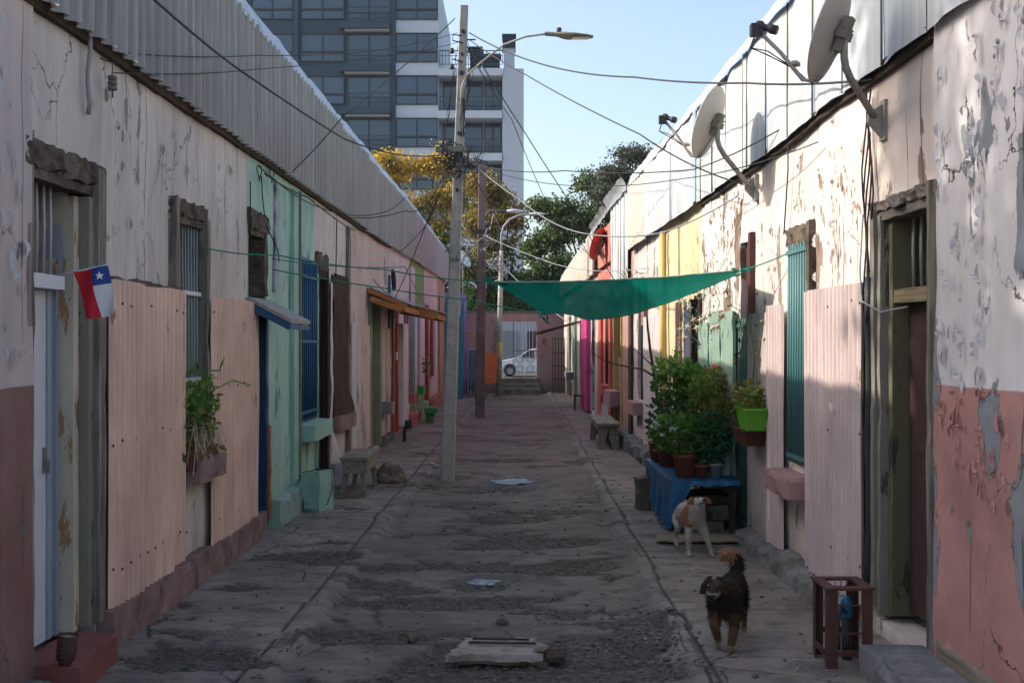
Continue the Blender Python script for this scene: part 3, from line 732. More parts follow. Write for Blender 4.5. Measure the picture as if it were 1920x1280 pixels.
mb.build('curling_strip', plain('offwhite_sheet', (.58,.53,.52), .6), hW)
M['sack'] = rock('brown_sacking', (.045,.028,.018), (.10,.065,.042), 12, bump=.4)
mb = MB()
mb.grid(lambda a, b: P(L, w3[0]-.03+(w3[1]-w3[0]+.08)*a, w3[2]-.02+(w3[3]-w3[2]+.04)*b, .04+.025*nz(a*5, b*4, 3)+.02*nz(a*13, b*7)+(.10*(1-b*5)*a if b < .2 else 0)), 14, 30)
mb.build('sack_curtain', M['sack'], hW)
sillblock(hW, L, UL(620), UL(648), VL(635,803), VL(635,776), M['plinthL'], n1=.15, seed=8)
board(hW, L, UL(647), UL(650)-.01, .2, 3.40, .0, .06, M['oldwood'], 'corner_post', seed=8, chip=.06)
board(hW, L, UL(590)+.005, UL(592), .3, 2.6, .0, .035, M['mintpaint'], 'door_trim', seed=9)
plinth(hW, L, UL(614), UL(650), .22, .07, plain('violet_stained_plinth', (.23,.20,.26), .9), seed=15, blocks=.9)
conduit(hW, L, [(UL(622), VL(622,410), .03), (UL(624), VL(624,412), .05), (UL(624), VL(624,520), .04)], .007, 'cable')

# ---------------- left 4: pale pink house with orange framed awnings
hP = house(L, UL(650), UL(729), 'pale pink house with flat pink panels and a green door frame under a wooden awning')
M['wP'] = PL('pale_pink_plaster', (.60,.47,.41), seed=6, peel=.02, crack=.6, specks=1.0)
d4 = (UL(691), UL(711), .05, 2.62)
wall(hP, L, UL(650), UL(729), M['wP'], [d4])
tin(hP, L, UL(650), UL(729)-.01, M['zinc']); flashing(hP, L, UL(650), UL(729)-.01, M['flash']); roofback(hP, L, UL(650), UL(729)-.01); eavegap(hP, L, UL(650), UL(729)-.01)
back(hP, L, d4)
M['green_wood'] = paint('grey_green_wood', (.20,.26,.17), under=(.12,.10,.07), chip=.06, seed=17)
frame(hP, L, d4, M['green_wood'], .13, -.14, .04, seed=15)
planks(hP, L, (d4[0]+.12, d4[1]-.12, .05, 1.45), -.06, 3, wood('brown_door_wood', (.12,.075,.045), (.25,.165,.11), seed=11), seed=18)
planks(hP, L, (d4[0]+.12, d4[1]-.12, 1.47, 2.35), -.10, 3, M['green_wood'], 'upper_door', seed=19)
board(hP, L, UL(655), UL(664), .2, 2.06, .02, .04, plain('whitish_board', (.55,.52,.50), .7), 'flat_panel', amp=.003, seed=1)
board(hP, L, UL(664)+.01, UL(689), .15, 2.05, .02, .045, M['wP'], 'flat_panel', amp=.003, seed=2)
board(hP, L, UL(712)+.05, UL(719), .18, 2.03, .01, .04, M['wP'], 'flat_panel', amp=.003, seed=3)
board(hP, L, UL(719)+.03, UL(728), .18, 2.03, .01, .05, M['wP'], 'flat_panel', amp=.003, seed=4)
plinth(hP, L, UL(712), UL(732), .14, .10, M['plinthG'], seed=25)
mb = MB(); mb.rwbox(L, UL(711), UL(717), VL(714,775), VL(714,753), .0, .22, seg=.05, amp=.006, chip=.05); mb.build('meter_box', plain('dusty_mauve_box', (.30,.23,.23), .8), hP)
mb = MB(); mb.rwbox(L, UL(728)-.12, UL(728)-.0, .1, 3.0, .0, .05, seg=.2, amp=.003); mb.build('blue_pipe', M['blueb'], hP)
mb = MB(); mb.lathe([(.16,-.02),(.17,.03),(.12,.06),(.02,.05)], P(L, UL(739)-.3, 2.95, .0), 14, axis=(1,0,0), sx=.8, sy=1.5); mb.build('round_vent', M['charred'], hP)
def awning(name, ua, ub, v_wall, v_tip, n_tip, label, mats, legs=True):
    a = thing(name, P(L, ua, v_wall, 0), label, 'awning', 'lean-to awnings on the left row')
    mb = MB(); nu = 24
    mb.grid(lambda s, t: P(L, ua+(ub-ua)*s, v_wall+(v_tip-v_wall)*t+.012*math.sin(s*nu*1.9)+.02*nz(s*3, t*2, ua), .02+n_tip*t), nu*3, 4)
    mb.build('awning_sheet', mats[0], a)
    for k in range(3):
        u = ua+.03+(ub-ua-.06)*k/2; mb = MB()
        mb.beam(P(L,u,v_wall-.05,.02), P(L,u,v_tip-.045,n_tip), .045, .07); mb.build('rafter', mats[1], a)
    mb = MB(); mb.beam(P(L,ua,v_tip-.09,n_tip-.03), P(L,ub,v_tip-.09,n_tip-.03), .04, .09); mb.beam(P(L,ua,v_wall-.19,.05), P(L,ua,v_tip-.10,n_tip-.06), .04, .09)
    mb.beam(P(L,ub,v_wall-.25,.05), P(L,ub,v_tip-.12,n_tip-.06), .04, .07); mb.build('front_beam', mats[1], a)
    return a
awning('wooden_awning', UL(688), UL(722), 2.66, 2.40, .62, 'orange wood framed awning with grey sheet over the green door frame', (M['zinc'], M['orangewood']))
awning('wooden_awning', UL(722)+.05, UL(745), 2.62, 2.33, .95, 'longer orange wood framed awning over the red door frame', (M['zinc'], M['orangewood']))

# ---------------- left 5: white panel house with red doorway
hR = house(L, UL(729), UL(772), 'white house with a dark red door frame and purple slatted window')
M['redpaint'] = paint('dark_red_paint', (.26,.045,.03), chip=.02, seed=21)
M['w5'] = PL('white_pink_plaster', (.60,.54,.55), seed=8, peel=.01, specks=.7)
d5 = (UL(733), UL(743), .05, 2.45); w5 = (UL(757), UL(768), VL(762,745), 2.5)
wall(hR, L, UL(729), UL(768), M['w5'], [d5, w5], step=.2)
tin(hR, L, UL(729), UL(772)-.01, M['zinc']); flashing(hR, L, UL(729), UL(772)-.01, M['flash']); roofback(hR, L, UL(729), UL(772)-.01)
back(hR, L, d5); back(hR, L, w5)
frame(hR, L, d5, M['redpaint'], .30, -.1, .05, seed=22)
board(hR, L, UL(745)+.0, UL(755), .15, 2.15, .02, .12, plain('white_panel', (.60,.57,.57), .6), 'flat_panel', amp=.004, seed=6)
board(hR, L, w5[0]-.1, w5[0]+.15, w5[2], w5[3], .0, .05, M['redpaint'], 'window_frame', seed=4)
M['violet_slats'] = paint('violet_grey_paint', (.075,.075,.15), chip=.03, seed=23)
planks(hR, L, (w5[0]+.17, w5[1], w5[2], w5[3]), .07, 5, M['violet_slats'], 'shutter', seed=25)
M['redstone'] = paint('red_painted_stone', (.36,.12,.10), under=(.2,.17,.15), chip=.04, rough=.9, seed=24)
sillblock(hR, L, UL(756), UL(762), VL(758,755), VL(758,738), M['redstone'], n1=.22, seed=11)
plinth(hR, L, UL(757), UL(775), .28, .16, M['redstone'], seed=31)
mb = MB(); mb.wbox(L, UL(737), UL(739), 1.45, 1.6, .05, .075); mb.build('house_number_plate', M['whitedoor'], hR)
mb = MB(); mb.tube([P(L,UL(770),.1,.1), P(L,UL(770),2.35,.1)], .035, 8); mb.build('white_pipe', M['whitedoor'], hR)

# ---------------- left 6: green house
hG = house(L, UL(772), UL(795), 'bright green house with a pink shutter strip')
M['grn'] = PL('green_plaster', (.19,.31,.09), seed=9, peel=0, specks=.3)
M['pinkpaint'] = paint('pale_pink_paint', (.58,.42,.50), chip=.01, seed=26)
wall(hG, L, UL(768), UL(796), M['grn'], [], step=.25)
tin(hG, L, UL(772), UL(796)-.01, M['zinc_pink']); flashing(hG, L, UL(772), UL(796)-.01, M['flash']); roofback(hG, L, UL(772), UL(796)-.01)
board(hG, L, UL(778), UL(787), VL(782,722), 2.35, .0, .12, M['pinkpaint'], 'shutter', seed=6)
board(hG, L, UL(777), UL(782), VL(780,738), VL(780,724), .0, .2, paint('vivid_green', (.05,.28,.06), seed=27), 'window_sill', seed=6)
board(hG, L, UL(768), UL(775), 2.6, 3.42, .01, .04, M['w5'], 'upper_plaster', seed=7)
plinth(hG, L, UL(775), UL(796), .35, .12, plain('pale_green_concrete', (.22,.29,.16), .9), seed=33)
# ---------------- left 7: pink striped house
hK = house(L, UL(796), UL(820), 'pink house with red and pale stripes, far end of the left row')
M['pk'] = PL('bright_pink_plaster', (.62,.40,.42), seed=10, peel=0, specks=.4)
wall(hK, L, UL(796), UL(820), M['pk'], [], step=.3)
tin(hK, L, UL(796), UL(820)-.01, M['zinc_pink']); flashing(hK, L, UL(796), UL(820)-.01, M['flash']); roofback(hK, L, UL(796), UL(820)-.01)
board(hK, L, UL(796)+.05, UL(800), .3, 2.7, .0, .08, M['redpaint'], 'door_frame', seed=6)
board(hK, L, UL(809), UL(813), .9, 2.5, .0, .10, M['pinkpaint'], 'shutter', seed=6)
board(hK, L, UL(806), UL(808), .9, 2.6, .0, .08, M['redpaint'], 'window_frame', seed=6)
plinth(hK, L, UL(798), UL(820), .35, .14, M['redstone'], seed=35)
# ---------------- left 8: raw boards at the end
hO = house(L, UL(820), UL(833), 'salmon and bare board house front at the end of the left row')
M['sal'] = wood('salmon_boards', (.27,.13,.09), (.50,.28,.21), seed=13)
wall(hO, L, UL(820), UL(833), M['sal'], [], step=.3)
tin(hO, L, UL(820), UL(833), M['zinc_pink']); flashing(hO, L, UL(820), UL(833), M['flash']); roofback(hO, L, UL(820), UL(833))
planks(hO, L, (UL(822), UL(829), .2, 3.1), .04, 5, M['sal'], 'boarding', seed=35)
mb = MB(); ue = UL(833); mb.quad(P(L,ue,-.1,.02), P(L,ue,4.5,.02), P(L,ue,4.5,-3), P(L,ue,-.1,-3)); mb.build('end_wall', plain('mauve_end_wall', (.25,.18,.19), .9), hO)
# ---------------- left 9: turquoise house that juts forward
tq = thing('row_house', (-1.62, 34.6, 0), 'turquoise and purple house front jutting out beyond the left row', 'house')
M['turq'] = paint('turquoise_paint', (.03,.25,.30), chip=.02, seed=28); M['purp'] = paint('purple_paint', (.14,.10,.34), chip=.02, seed=29)
def bx(h, name, mat, *a, **k): mb = MB(); mb.box(*a, **k); return mb.build(name, mat, h)
bx(tq, 'wall', M['turq'], -4.6, -1.66, 34.6, 37.2, -.1, 3.1)
bx(tq, 'purple_wall', M['purp'], -4.6, -1.60, 37.21, 39.4, -.1, 3.4)
bx(tq, 'door_frame', M['turq'], -1.655, -1.56, 35.0, 35.2, 0, 2.6); bx(tq, 'door_frame', M['purp'], -1.655, -1.58, 36.3, 36.5, 0, 2.9)
bx(tq, 'window_frame', paint('pale_turquoise', (.18,.45,.48), seed=30), -1.655, -1.60, 35.5, 36.0, .9, 2.5)
bx(tq, 'canopy', M['orangewood'], -1.655, -1.25, 35.2, 36.2, 2.02, 2.07)

# ================================================================ RIGHT ROW
M['peel'] = PL('peeling_white_over_pink', (.66,.63,.63), low=(.50,.26,.235), lowh=1.575, under=(.24,.26,.28), seed=12, peel=.075, crack=1.0, specks=1.2, dirt=.3, big=1.0)
M['wR1'] = PL('cream_pink_plaster', (.72,.62,.56), under=(.30,.22,.17), seed=14, peel=.03, crack=.8, specks=.9)
M['wR2'] = PL('cream_white_plaster', (.74,.68,.62), under=(.25,.17,.13), seed=15, peel=.055, crack=.9, specks=1.3)
M['tinwhite'] = zinc('white_tin', (.54,.57,.59), .16, rough=.5, metal=.1, seed=7, dirt=.45)
M['tinbeige'] = zinc('beige_tin', (.52,.47,.40), .10, rough=.6, metal=.1, seed=8, dirt=.3)
def flatsheets(h, side, ua, ub, mat, w=.85, n0=.07, name='roof_sheet', lo=None, hi=None, ribs=True):
    """big lightly bowed sheets with upstanding dark joints"""
    mb = MB(); jbs = []; u = ua; i = 0
    while u < ub-.02:
        e = min(ub, u+w*(.8+.4*abs(nz(u*2.2, 3)))); lf = lo or (lambda q: eave(side, q)-.05); hf = hi or (lambda q: ptop(side, q))
        dn = .02*nz(i*3.7, ua)
        mb.grid(lambda a, b: P(side, u+(e-u)*a, lf(u+(e-u)*a)+(hf(u+(e-u)*a)-lf(u+(e-u)*a))*b, n0+dn+.02*math.sin(a*math.pi)+.012*nz((u+a)*2.3, b*2.2, 5)+.02*(1-b)*nz(u*7+a*3, 2)), 10, 8)
        if ribs: jb = MB(); jbs.append(jb); jb.tube([P(side, e-.006, lf(e), n0+dn+.006), P(side, e-.006, (lf(e)+hf(e))/2, n0+dn+.008), P(side, e-.006, hf(e), n0+dn+.006)], .0075, 5)
        u = e; i += 1
    o = mb.build(name, mat, h)
    for jb in jbs: jb.build('sheet_joint', M['olive'], o)
    return o

# ---------------- right 0: peeling white over red wall, nearest
h0 = house(RR, 3.2, UR(1762), 'house wall of badly peeling white paint over salmon red, front right')
e0 = UR(1762)
wall(h0, RR, 3.2, e0, M['peel'], [], wn=.03, step=.1)
flatsheets(h0, RR, 3.2, e0-.01, M['tinwhite']); roofback(h0, RR, 3.2, e0-.01)
mb = MB()
for k, (a, b) in enumerate(((3.4, 4.9), (4.93, 5.9))): mb.rwbox(RR, a, b, -.05, .20+.04*k, .03, .065, seg=.09, amp=.006, seed=k+40, chip=.08)
mb.build('skirting_board', wood('raw_skirting', (.15,.125,.095), (.32,.27,.21), 'y', seed=4), h0)
def flakes(h, side, u0, u1, v0, v1, n0, n, mats, split=None, seed=1, size=1.0, skip=()):
    q = random.Random(seed); mbs = [MB() for _ in mats]
    joints = [u0+(u1-u0)*(k+.5)/7+.03*q.random() for k in range(7)]
    for _ in range(n):
        u = q.choice(joints)+q.gauss(0, .035) if q.random() < .6 else q.uniform(u0, u1)
        v = q.uniform(v0, v1); 
        if nz(u*1.7, v*1.1, seed) < -.12: continue
        if any(a-.12 < u < b+.12 and c-.1 < v < d+.25 for a, b, c, d in skip): continue
        u = min(max(u, u0+.03), u1-.03); w = q.uniform(.008, .03)*size; hh = q.uniform(.03, .13)*size; out = q.uniform(.006, .026); sg = q.choice((-1, 1)); k = q.random()*30
        m = mbs[0 if split is None or v > split else 1]
        def f(a, b): e = 1-(2*b-1)**2; ww = w*(.35+.65*e)*(1+.5*nz(b*3+k)); return P(side, u+sg*(a*ww)+.012*nz(b*2.5, k), v+hh*(b-.5), n0+.003+out*a*a*e)
        m.grid(f, 2, 5, sm=False)
    for m, mt in zip(mbs, mats):
        if m.f: o = m.build('curled_paint_flakes', mt, h); o['kind'] = 'stuff'
M['flk_w'] = plain('white_flake', (.60,.58,.60), .9); M['flk_r'] = plain('red_flake', (.48,.25,.225), .9); M['flk_c'] = plain('cream_flake', (.70,.62,.57), .9)
flakes(h0, RR, 4.3, 5.93, 1.0, 3.35, .045, 430, (M['flk_w'], M['flk_r']), 1.575, 5, .8)
flakes(hL, L, 4.6, 5.5, 1.7, 3.3, .05, 70, (M['flk_w'],), None, 7)
flakes(hL, L, 6.6, 9.7, 2.3, 3.3, .012, 90, (M['wL1'],), None, 9, .8, (w1,))
# ---------------- right 1
h1 = house(RR, UR(1762), UR(1405), 'cream pink house with a brown door, pink tin panels and teal barred window')
r1 = (UR(1757), UR(1645), .10, 2.60); rw1 = (UR(1524), UR(1484), VR(1500,868), VR(1484,462))
wall(h1, RR, UR(1762), UR(1408), M['wR1'], [r1, rw1])
flatsheets(h1, RR, UR(1762), UR(1408)-.005, M['tinwhite']); flashing(h1, RR, UR(1762), UR(1408)-.01, M['flash'], w=.2); roofback(h1, RR, UR(1762), UR(1408)-.01); eavegap(h1, RR, UR(1762), UR(1408)-.01)
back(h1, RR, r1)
lintel(h1, RR, r1, .06, .06, seed=41, n1=.03, mat=M['oldwood_y'])
board(h1, RR, r1[0]-.025, r1[0]+.035, -.02, 2.66, -.05, .045, M['oldwood'], 'door_post', seed=42, chip=.06)
board(h1, RR, r1[0]+.037, r1[0]+.05, .15, 2.55, -.12, .0, M['dark'], 'door_post', seed=43)
M['oliveg'] = paint('dirty_olive_paint', (.13,.12,.065), under=(.045,.04,.035), chip=.11, rough=.8, seed=31, dirt=1)
board(h1, RR, r1[1]-.05, r1[1]+.02, .16, 2.60, -.02, .04, M['olive'], 'door_post', seed=44, chip=.08)
board(h1, RR, r1[1]-.11, r1[1]-.06, .16, 2.58, -.06, .02, M['olive'], 'inner_post', seed=45, chip=.05)
board(h1, RR, r1[1]-.18, r1[1]-.12, .16, 2.58, -.17, -.03, M['oliveg'], 'door_jamb', seed=46)
M['browndoor'] = paint('brown_door_paint', (.062,.032,.030), chip=.0, rough=.5, seed=32)
dr = board(h1, RR, r1[0]+.10, r1[1]-.185, .18, 2.02, -.17, -.13, M['browndoor'], 'door', amp=.001)
mb = MB()
for a, b in ((.3, 1.0), (1.15, 1.9)): mb.wbox(RR, r1[0]+.2, r1[1]-.28, a, b, -.129, -.12)
mb.build('door_panel', M['browndoor'], dr)
board(h1, RR, r1[0]+.10, r1[1]-.185, 2.03, 2.11, -.20, -.04, wood('transom_ledge', (.16,.12,.07), (.36,.29,.18), 'y', seed=6), 'transom_bar', amp=.006, seed=3)
bars(h1, RR, (r1[0]+.12, r1[1]-.2, 2.115, 2.56), -.13, 5, M['iron_grey'], name='transom_bars', r=.011)
tin(h1, RR, UR(1638), UR(1527), M['panelR'], pitch=.075, amp=.015, n0=.065, v_lo=lambda u: .14, v_hi=lambda u: 2.17, name='tin_panel', jag=.02)
tin(h1, RR, UR(1482)+.01, UR(1458), M['panelR'], pitch=.075, amp=.015, n0=.065, v_lo=lambda u: .12, v_hi=lambda u: 2.10, name='tin_panel', jag=.02)
fixings(h1, RR, UR(1638), UR(1527), (.4, 1.2, 2.05), .082, .075, 3)
M['greypanel'] = plaster('grey_pink_panel', (.50,.43,.40), seed=18, peel=.0, crack=.3, specks=.5)
board(h1, RR, UR(1458)+.01, UR(1412), .12, 2.05, .02, .05, M['greypanel'], 'flat_panel', seed=3, amp=.004)
mb = MB(); mb.tube([P(RR, UR(1642)+.0, .2+.25*k, .045+.006*math.sin(k*2)) for k in range(9)], .022, 6); mb.build('dark_gap_tube', M['iron'], h1)  # dark tube drawn as the shadowed black gap between panel and post
M['teal'] = paint('teal_painted_iron', (.075,.20,.20), under=(.05,.04,.035), chip=.03, rough=.45, seed=33)
back(h1, RR, rw1); lintel(h1, RR, rw1, .05, .14, seed=47)
board(h1, RR, rw1[0]-.07, rw1[0]+.01, VR(1526,548), rw1[3]+.14, -.04, .05, M['adobe'], 'window_post', seed=48, chip=.05)
planks(h1, RR, (rw1[0]+.01, rw1[1]-.01, rw1[2], rw1[3]), -.05, 6, M['teal'], 'shutter', seed=49)
bars(h1, RR, (rw1[0]+.01, rw1[1]-.01, rw1[2], rw1[3]), .03, 8, M['teal'], rails=(rw1[2]+.05, rw1[3]-.06), r=.013)
sillblock(h1, RR, UR(1524), UR(1478), VR(1500,925), VR(1500,885), M['sillpink'], n1=.20, seed=50)
# massive rough footing that slopes out from the wall
mb = MB(); ua, ub = 7.25, 10.25
def foot(a, b, c):
    u = ua+(ub-ua)*a; w = .24+.03*nz(u*2, 3); top = .17-.02*a+.02*nz(u*2.2, 9)
    return P(RR, u, -.12+(top+.12)*b-(.08*c*b), -.02+(w+.02)*c*(1-.22*b))
mb.rbox(foot, ub-ua, .3, .28, seg=.04, amp=.013, fr=7, seed=5, chip=.06); mb.build('concrete_footing', M['plinthG'], h1)
mb = MB(); mb.rbox(lambda a, b, c: P(RR, 5.30+.80*a, -.1+.25*b, .032+.35*c), .8, .25, .6, seg=.06, amp=.008, seed=6, chip=.08); mb.build('door_step', rock('grey_step', (.12,.12,.125), (.25,.25,.26), 3), h1)
# hanging wires down the corner
for k in range(5):
    conduit(h1, RR, [(UR(1648)+.03*k+.02*math.sin(j+k), 3.35-j*.16, .05+.012*math.sin(j*1.3+k)) for j in range(6+k*2)], .006, 'cable', 'hanging_wire', 5)
conduit(h1, RR, [(UR(1633), 2.6, .05), (UR(1630), 2.25, .06), (UR(1640), 2.05, .08), (UR(1690), 1.97, .12), (UR(1735), 1.99, .1)], .006, 'cable_grey', 'hanging_wire', 5)
conduit(h1, RR, [(UR(1487), VR(1487,240), .04), (UR(1487), VR(1487,320), .04), (UR(1479), VR(1479,440), .04)], .006, 'cable', 'hanging_wire', 5)

# ---------------- right 2: house with green gate
h2 = house(RR, UR(1408), UR(1316), 'peeling cream house with a green barred gate behind the potted plants')
g2 = (UR(1412), UR(1388), .02, VR(1400,452))
g2b = (UR(1318)-.5, UR(1300), .02, 2.6)
wall(h2, RR, UR(1408), UR(1316), M['wR2'], [g2])
flatsheets(h2, RR, UR(1408), UR(1316)-.005, M['tinwhite']); flashing(h2, RR, UR(1408), UR(1316)-.01, M['flash'], w=.2); roofback(h2, RR, UR(1408), UR(1316)-.01); eavegap(h2, RR, UR(1408), UR(1316)-.01)
back(h2, RR, g2)
M['rustred'] = paint('dark_red_brown_wood', (.09,.03,.025), under=(.2,.15,.12), chip=.04, seed=34)
planks(h2, RR, (g2[0]+.02, g2[1]-.02, 2.05, g2[3]-.02), -.05, 7, M['rustred'], 'transom_shutter', seed=51)
board(h2, RR, g2[0]-.09, g2[0], 1.9, g2[3]+.05, .0, .05, M['rustred'], 'door_post', seed=52, chip=.05)
M['gategreen'] = paint('dark_green_iron', (.05,.11,.085), chip=.03, seed=35)
bars(h2, RR, (g2[0]+.02, g2[1]-.02, .03, 2.02), .02, 6, M['gategreen'], rails=(.1, .8, 1.3, 1.95), r=.012, name='gate')
M['greensheet'] = paint('pale_green_sheet', (.25,.36,.29), under=(.14,.12,.1), chip=.02, rough=.7, seed=36)
mb = MB(); k = 0
for a, b, t in ((1386, 1362, 2.10), (1362, 1341, 2.12), (1341, 1322, 2.0)):
    mb.rwbox(RR, UR(a)+.01, UR(b)-.01, .15, t, .03, .06+.01*k, seg=.12, amp=.006, seed=53+k); k += 1
mb.build('flat_panel', M['greensheet'], h2)
flakes(h1, RR, 7.1, 10.2, 2.25, 3.35, .015, 120, (M['flk_c'],), None, 11, .9, (rw1,))
flakes(h2, RR, 10.6, 12.6, 2.2, 3.3, .015, 150, (M['flk_c'],), None, 13, 1.1, (g2,))
# ---------------- right 3: yellow house
h3 = house(RR, UR(1316), UR(1247), 'pale yellow house with a yellow downpipe, brown and navy painted strips')
M['yel'] = PL('yellow_plaster', (.66,.56,.33), under=(.3,.24,.16), seed=21, peel=.0, crack=.4, specks=.6)
M['yelp'] = paint('ochre_yellow_paint', (.52,.38,.12), chip=.02, seed=37)
M['brownp'] = paint('brown_pink_paint', (.28,.15,.12), chip=.02, seed=38)
M['navy'] = paint('navy_paint', (.05,.065,.11), under=(.25,.12,.07), chip=.05, seed=39)
o3 = (UR(1316), UR(1300), .05, 2.35)
wall(h3, RR, UR(1316), UR(1247), M['yel'], [o3])
tin(h3, RR, UR(1316), UR(1247), M['tinwhite'], pitch=.9, amp=.006); flashing(h3, RR, UR(1316), UR(1247)-.01, M['flash'], w=.2); roofback(h3, RR, UR(1316), UR(1247)-.01)
back(h3, RR, o3); board(h3, RR, o3[0]+.02, o3[0]+.10, .1, 2.35, -.05, .03, M['rustred'], 'door_post', seed=56)
M['trunkish'] = wood('ivy_trunk_wood', (.05,.035,.025), (.16,.12,.09), seed=17)
board(h3, RR, o3[1]-.14, o3[1]-.02, .1, 2.3, -.05, .05, M['darkwood'], 'door_post', seed=57, chip=.06)
board(h3, RR, UR(1299), UR(1289), .1, 2.2, .0, .03, M['navy'], 'painted_strip', seed=58)
board(h3, RR, UR(1279), UR(1270), .1, 2.3, .0, .03, M['brownp'], 'painted_strip', seed=59)
board(h3, RR, UR(1288), UR(1286), .1, 2.3, .0, .04, M['bluegrey'], 'painted_strip', seed=59)
mb = MB(); mb.tube([P(RR,UR(1254),.1,.07), P(RR,UR(1254),1.6,.08), P(RR,UR(1253),3.3,.07)], .045, 10); mb.tube([P(RR,UR(1249),.1,.06), P(RR,UR(1249),3.3,.06)], .03, 8); mb.build('downpipe', M['yelp'], h3)
# ---------------- right 4: whitish boards
h4 = house(RR, UR(1247), UR(1188), 'whitish weathered board house with a narrow dark window and pink sill')
w4 = (UR(1206), UR(1196), VR(1200,750), 2.85)
M['wR4'] = PL('white_pink_crumbling', (.60,.52,.49), under=(.22,.14,.10), seed=22, peel=.05, crack=1, specks=1.2)
wall(h4, RR, UR(1247), UR(1188), M['wR4'], [w4], step=.2)
tin(h4, RR, UR(1247), UR(1222), M['tinwhite'], amp=.012); tin(h4, RR, UR(1222)+.03, UR(1190), M['tinbeige'], amp=.012, pitch=.3); flashing(h4, RR, UR(1247), UR(1190), M['flash'], w=.25); roofback(h4, RR, UR(1247), UR(1188))
back(h4, RR, w4); bars(h4, RR, (w4[0]+.02, w4[1]-.02, w4[2], w4[3]), -.05, 5, M['iron'])
sillblock(h4, RR, w4[0]-.1, w4[1]+.1, w4[2]-.22, w4[2]-.02, M['sillpink'], n1=.18, seed=60)
M['whiteb'] = paint('whitewashed_boards', (.58,.50,.50), under=(.25,.2,.17), chip=.02, rough=.8, seed=40)
planks(h4, RR, (UR(1245), UR(1212), .1, 2.18), .05, 9, M['whiteb'], 'boarding', seed=61)
board(h4, RR, UR(1214)+.05, UR(1207)-.05, 2.05, 2.8, .0, .05, M['brownp'], 'shutter', seed=62)
plinth(h4, RR, UR(1240), UR(1172), .2, .22, M['plinthG'], seed=63, blocks=.5, amp=.03)
# ---------------- right 5: brown-pink
h5 = house(RR, UR(1188), UR(1150), 'brownish pink house with a tall yellow framed doorway and white tin above')
M['bp'] = PL('brown_pink_plaster', (.42,.22,.18), under=(.2,.14,.1), seed=23, peel=.0, specks=.5)
d6 = (UR(1167), UR(1152), .1, 2.7)
wall(h5, RR, UR(1188), UR(1150), M['bp'], [d6], step=.25)
flatsheets(h5, RR, UR(1185), UR(1152), M['tinwhite'], w=.6, lo=lambda u: 2.9); roofback(h5, RR, UR(1188), UR(1150)); flashing(h5, RR, UR(1188), UR(1150)-.02, M['flash'], w=.22, tilt=.1)
back(h5, RR, d6); frame(h5, RR, d6, M['yelp'], .08, -.1, .03, seed=64)
board(h5, RR, d6[1]-.5, d6[1]-.09, .1, 2.6, -.2, -.12, M['charred'], 'door', seed=68)
board(h5, RR, UR(1188), UR(1183), .1, 2.8, .0, .05, M['darkwood'], 'corner_post', seed=65)
sillblock(h5, RR, UR(1162), UR(1150)-.1, .55, .85, M['sillpink'], n1=.2, seed=66)
board(h5, RR, d6[0]+.15, d6[1]-.15, .1, 1.5, -.1, -.05, M['brownp'], 'door', seed=66)
# ---------------- right 6: coral
h6 = house(RR, UR(1150), UR(1121), 'coral red house rising above its neighbours in the right row')
M['coral'] = PL('coral_plaster', (.55,.16,.12), seed=24, peel=0, crack=.2, specks=.2, dirt=.3)
M['coralp'] = paint('red_coral_paint', (.45,.09,.07), seed=41)
w6 = (UR(1142), UR(1136), .9, 2.7)
wall(h6, RR, UR(1150), UR(1121), M['coral'], [w6], step=.25, v1=4.28)
roofback(h6, RR, UR(1150), UR(1121)); flashing(h6, RR, UR(1150), UR(1121), M['flash'], w=.16, tilt=.1)
back(h6, RR, w6); bars(h6, RR, w6, .01, 4, M['iron'])
sillblock(h6, RR, w6[0]-.1, w6[1]+.15, .68, .88, M['coralp'], n1=.14, seed=67)
board(h6, RR, UR(1150)+.02, UR(1146), .1, 2.9, .0, .06, M['coralp'], 'door_frame', seed=68); board(h6, RR, UR(1131), UR(1128), .1, 2.8, .0, .05, M['coralp'], 'door_frame', seed=69)
# ---------------- right 7: white tin + magenta
h7 = house(RR, UR(1121), UR(1092), 'vivid magenta doorway house under dull white tin, far right row')
M['mag'] = paint('magenta_paint', (.55,.045,.22), chip=.01, seed=42)
d7 = (UR(1115), UR(1109), .1, 2.5)
wall(h7, RR, UR(1121), UR(1092), M['wR4'], [d7], step=.3)
tin(h7, RR, UR(1121), UR(1092), M['tinbeige']); flashing(h7, RR, UR(1121), UR(1092), M['flash'], w=.25); roofback(h7, RR, UR(1121), UR(1092)); back(h7, RR, d7)
board(h7, RR, UR(1107), UR(1101), .05, 2.75, .0, .10, M['mag'], 'door_frame', seed=70); board(h7, RR, UR(1099), UR(1094), .05, 2.75, .0, .08, M['mag'], 'door_frame', seed=71)
board(h7, RR, UR(1101), UR(1099), .05, 2.6, .0, .03, paint('deep_magenta', (.28,.02,.12), seed=43), 'door', seed=72)
mb = MB(); mb.tube([P(RR,UR(1112),2.9,.05), P(RR,UR(1112),2.5,.8)], .04, 6); mb.build('white_pipe', M['whitedoor'], h7)
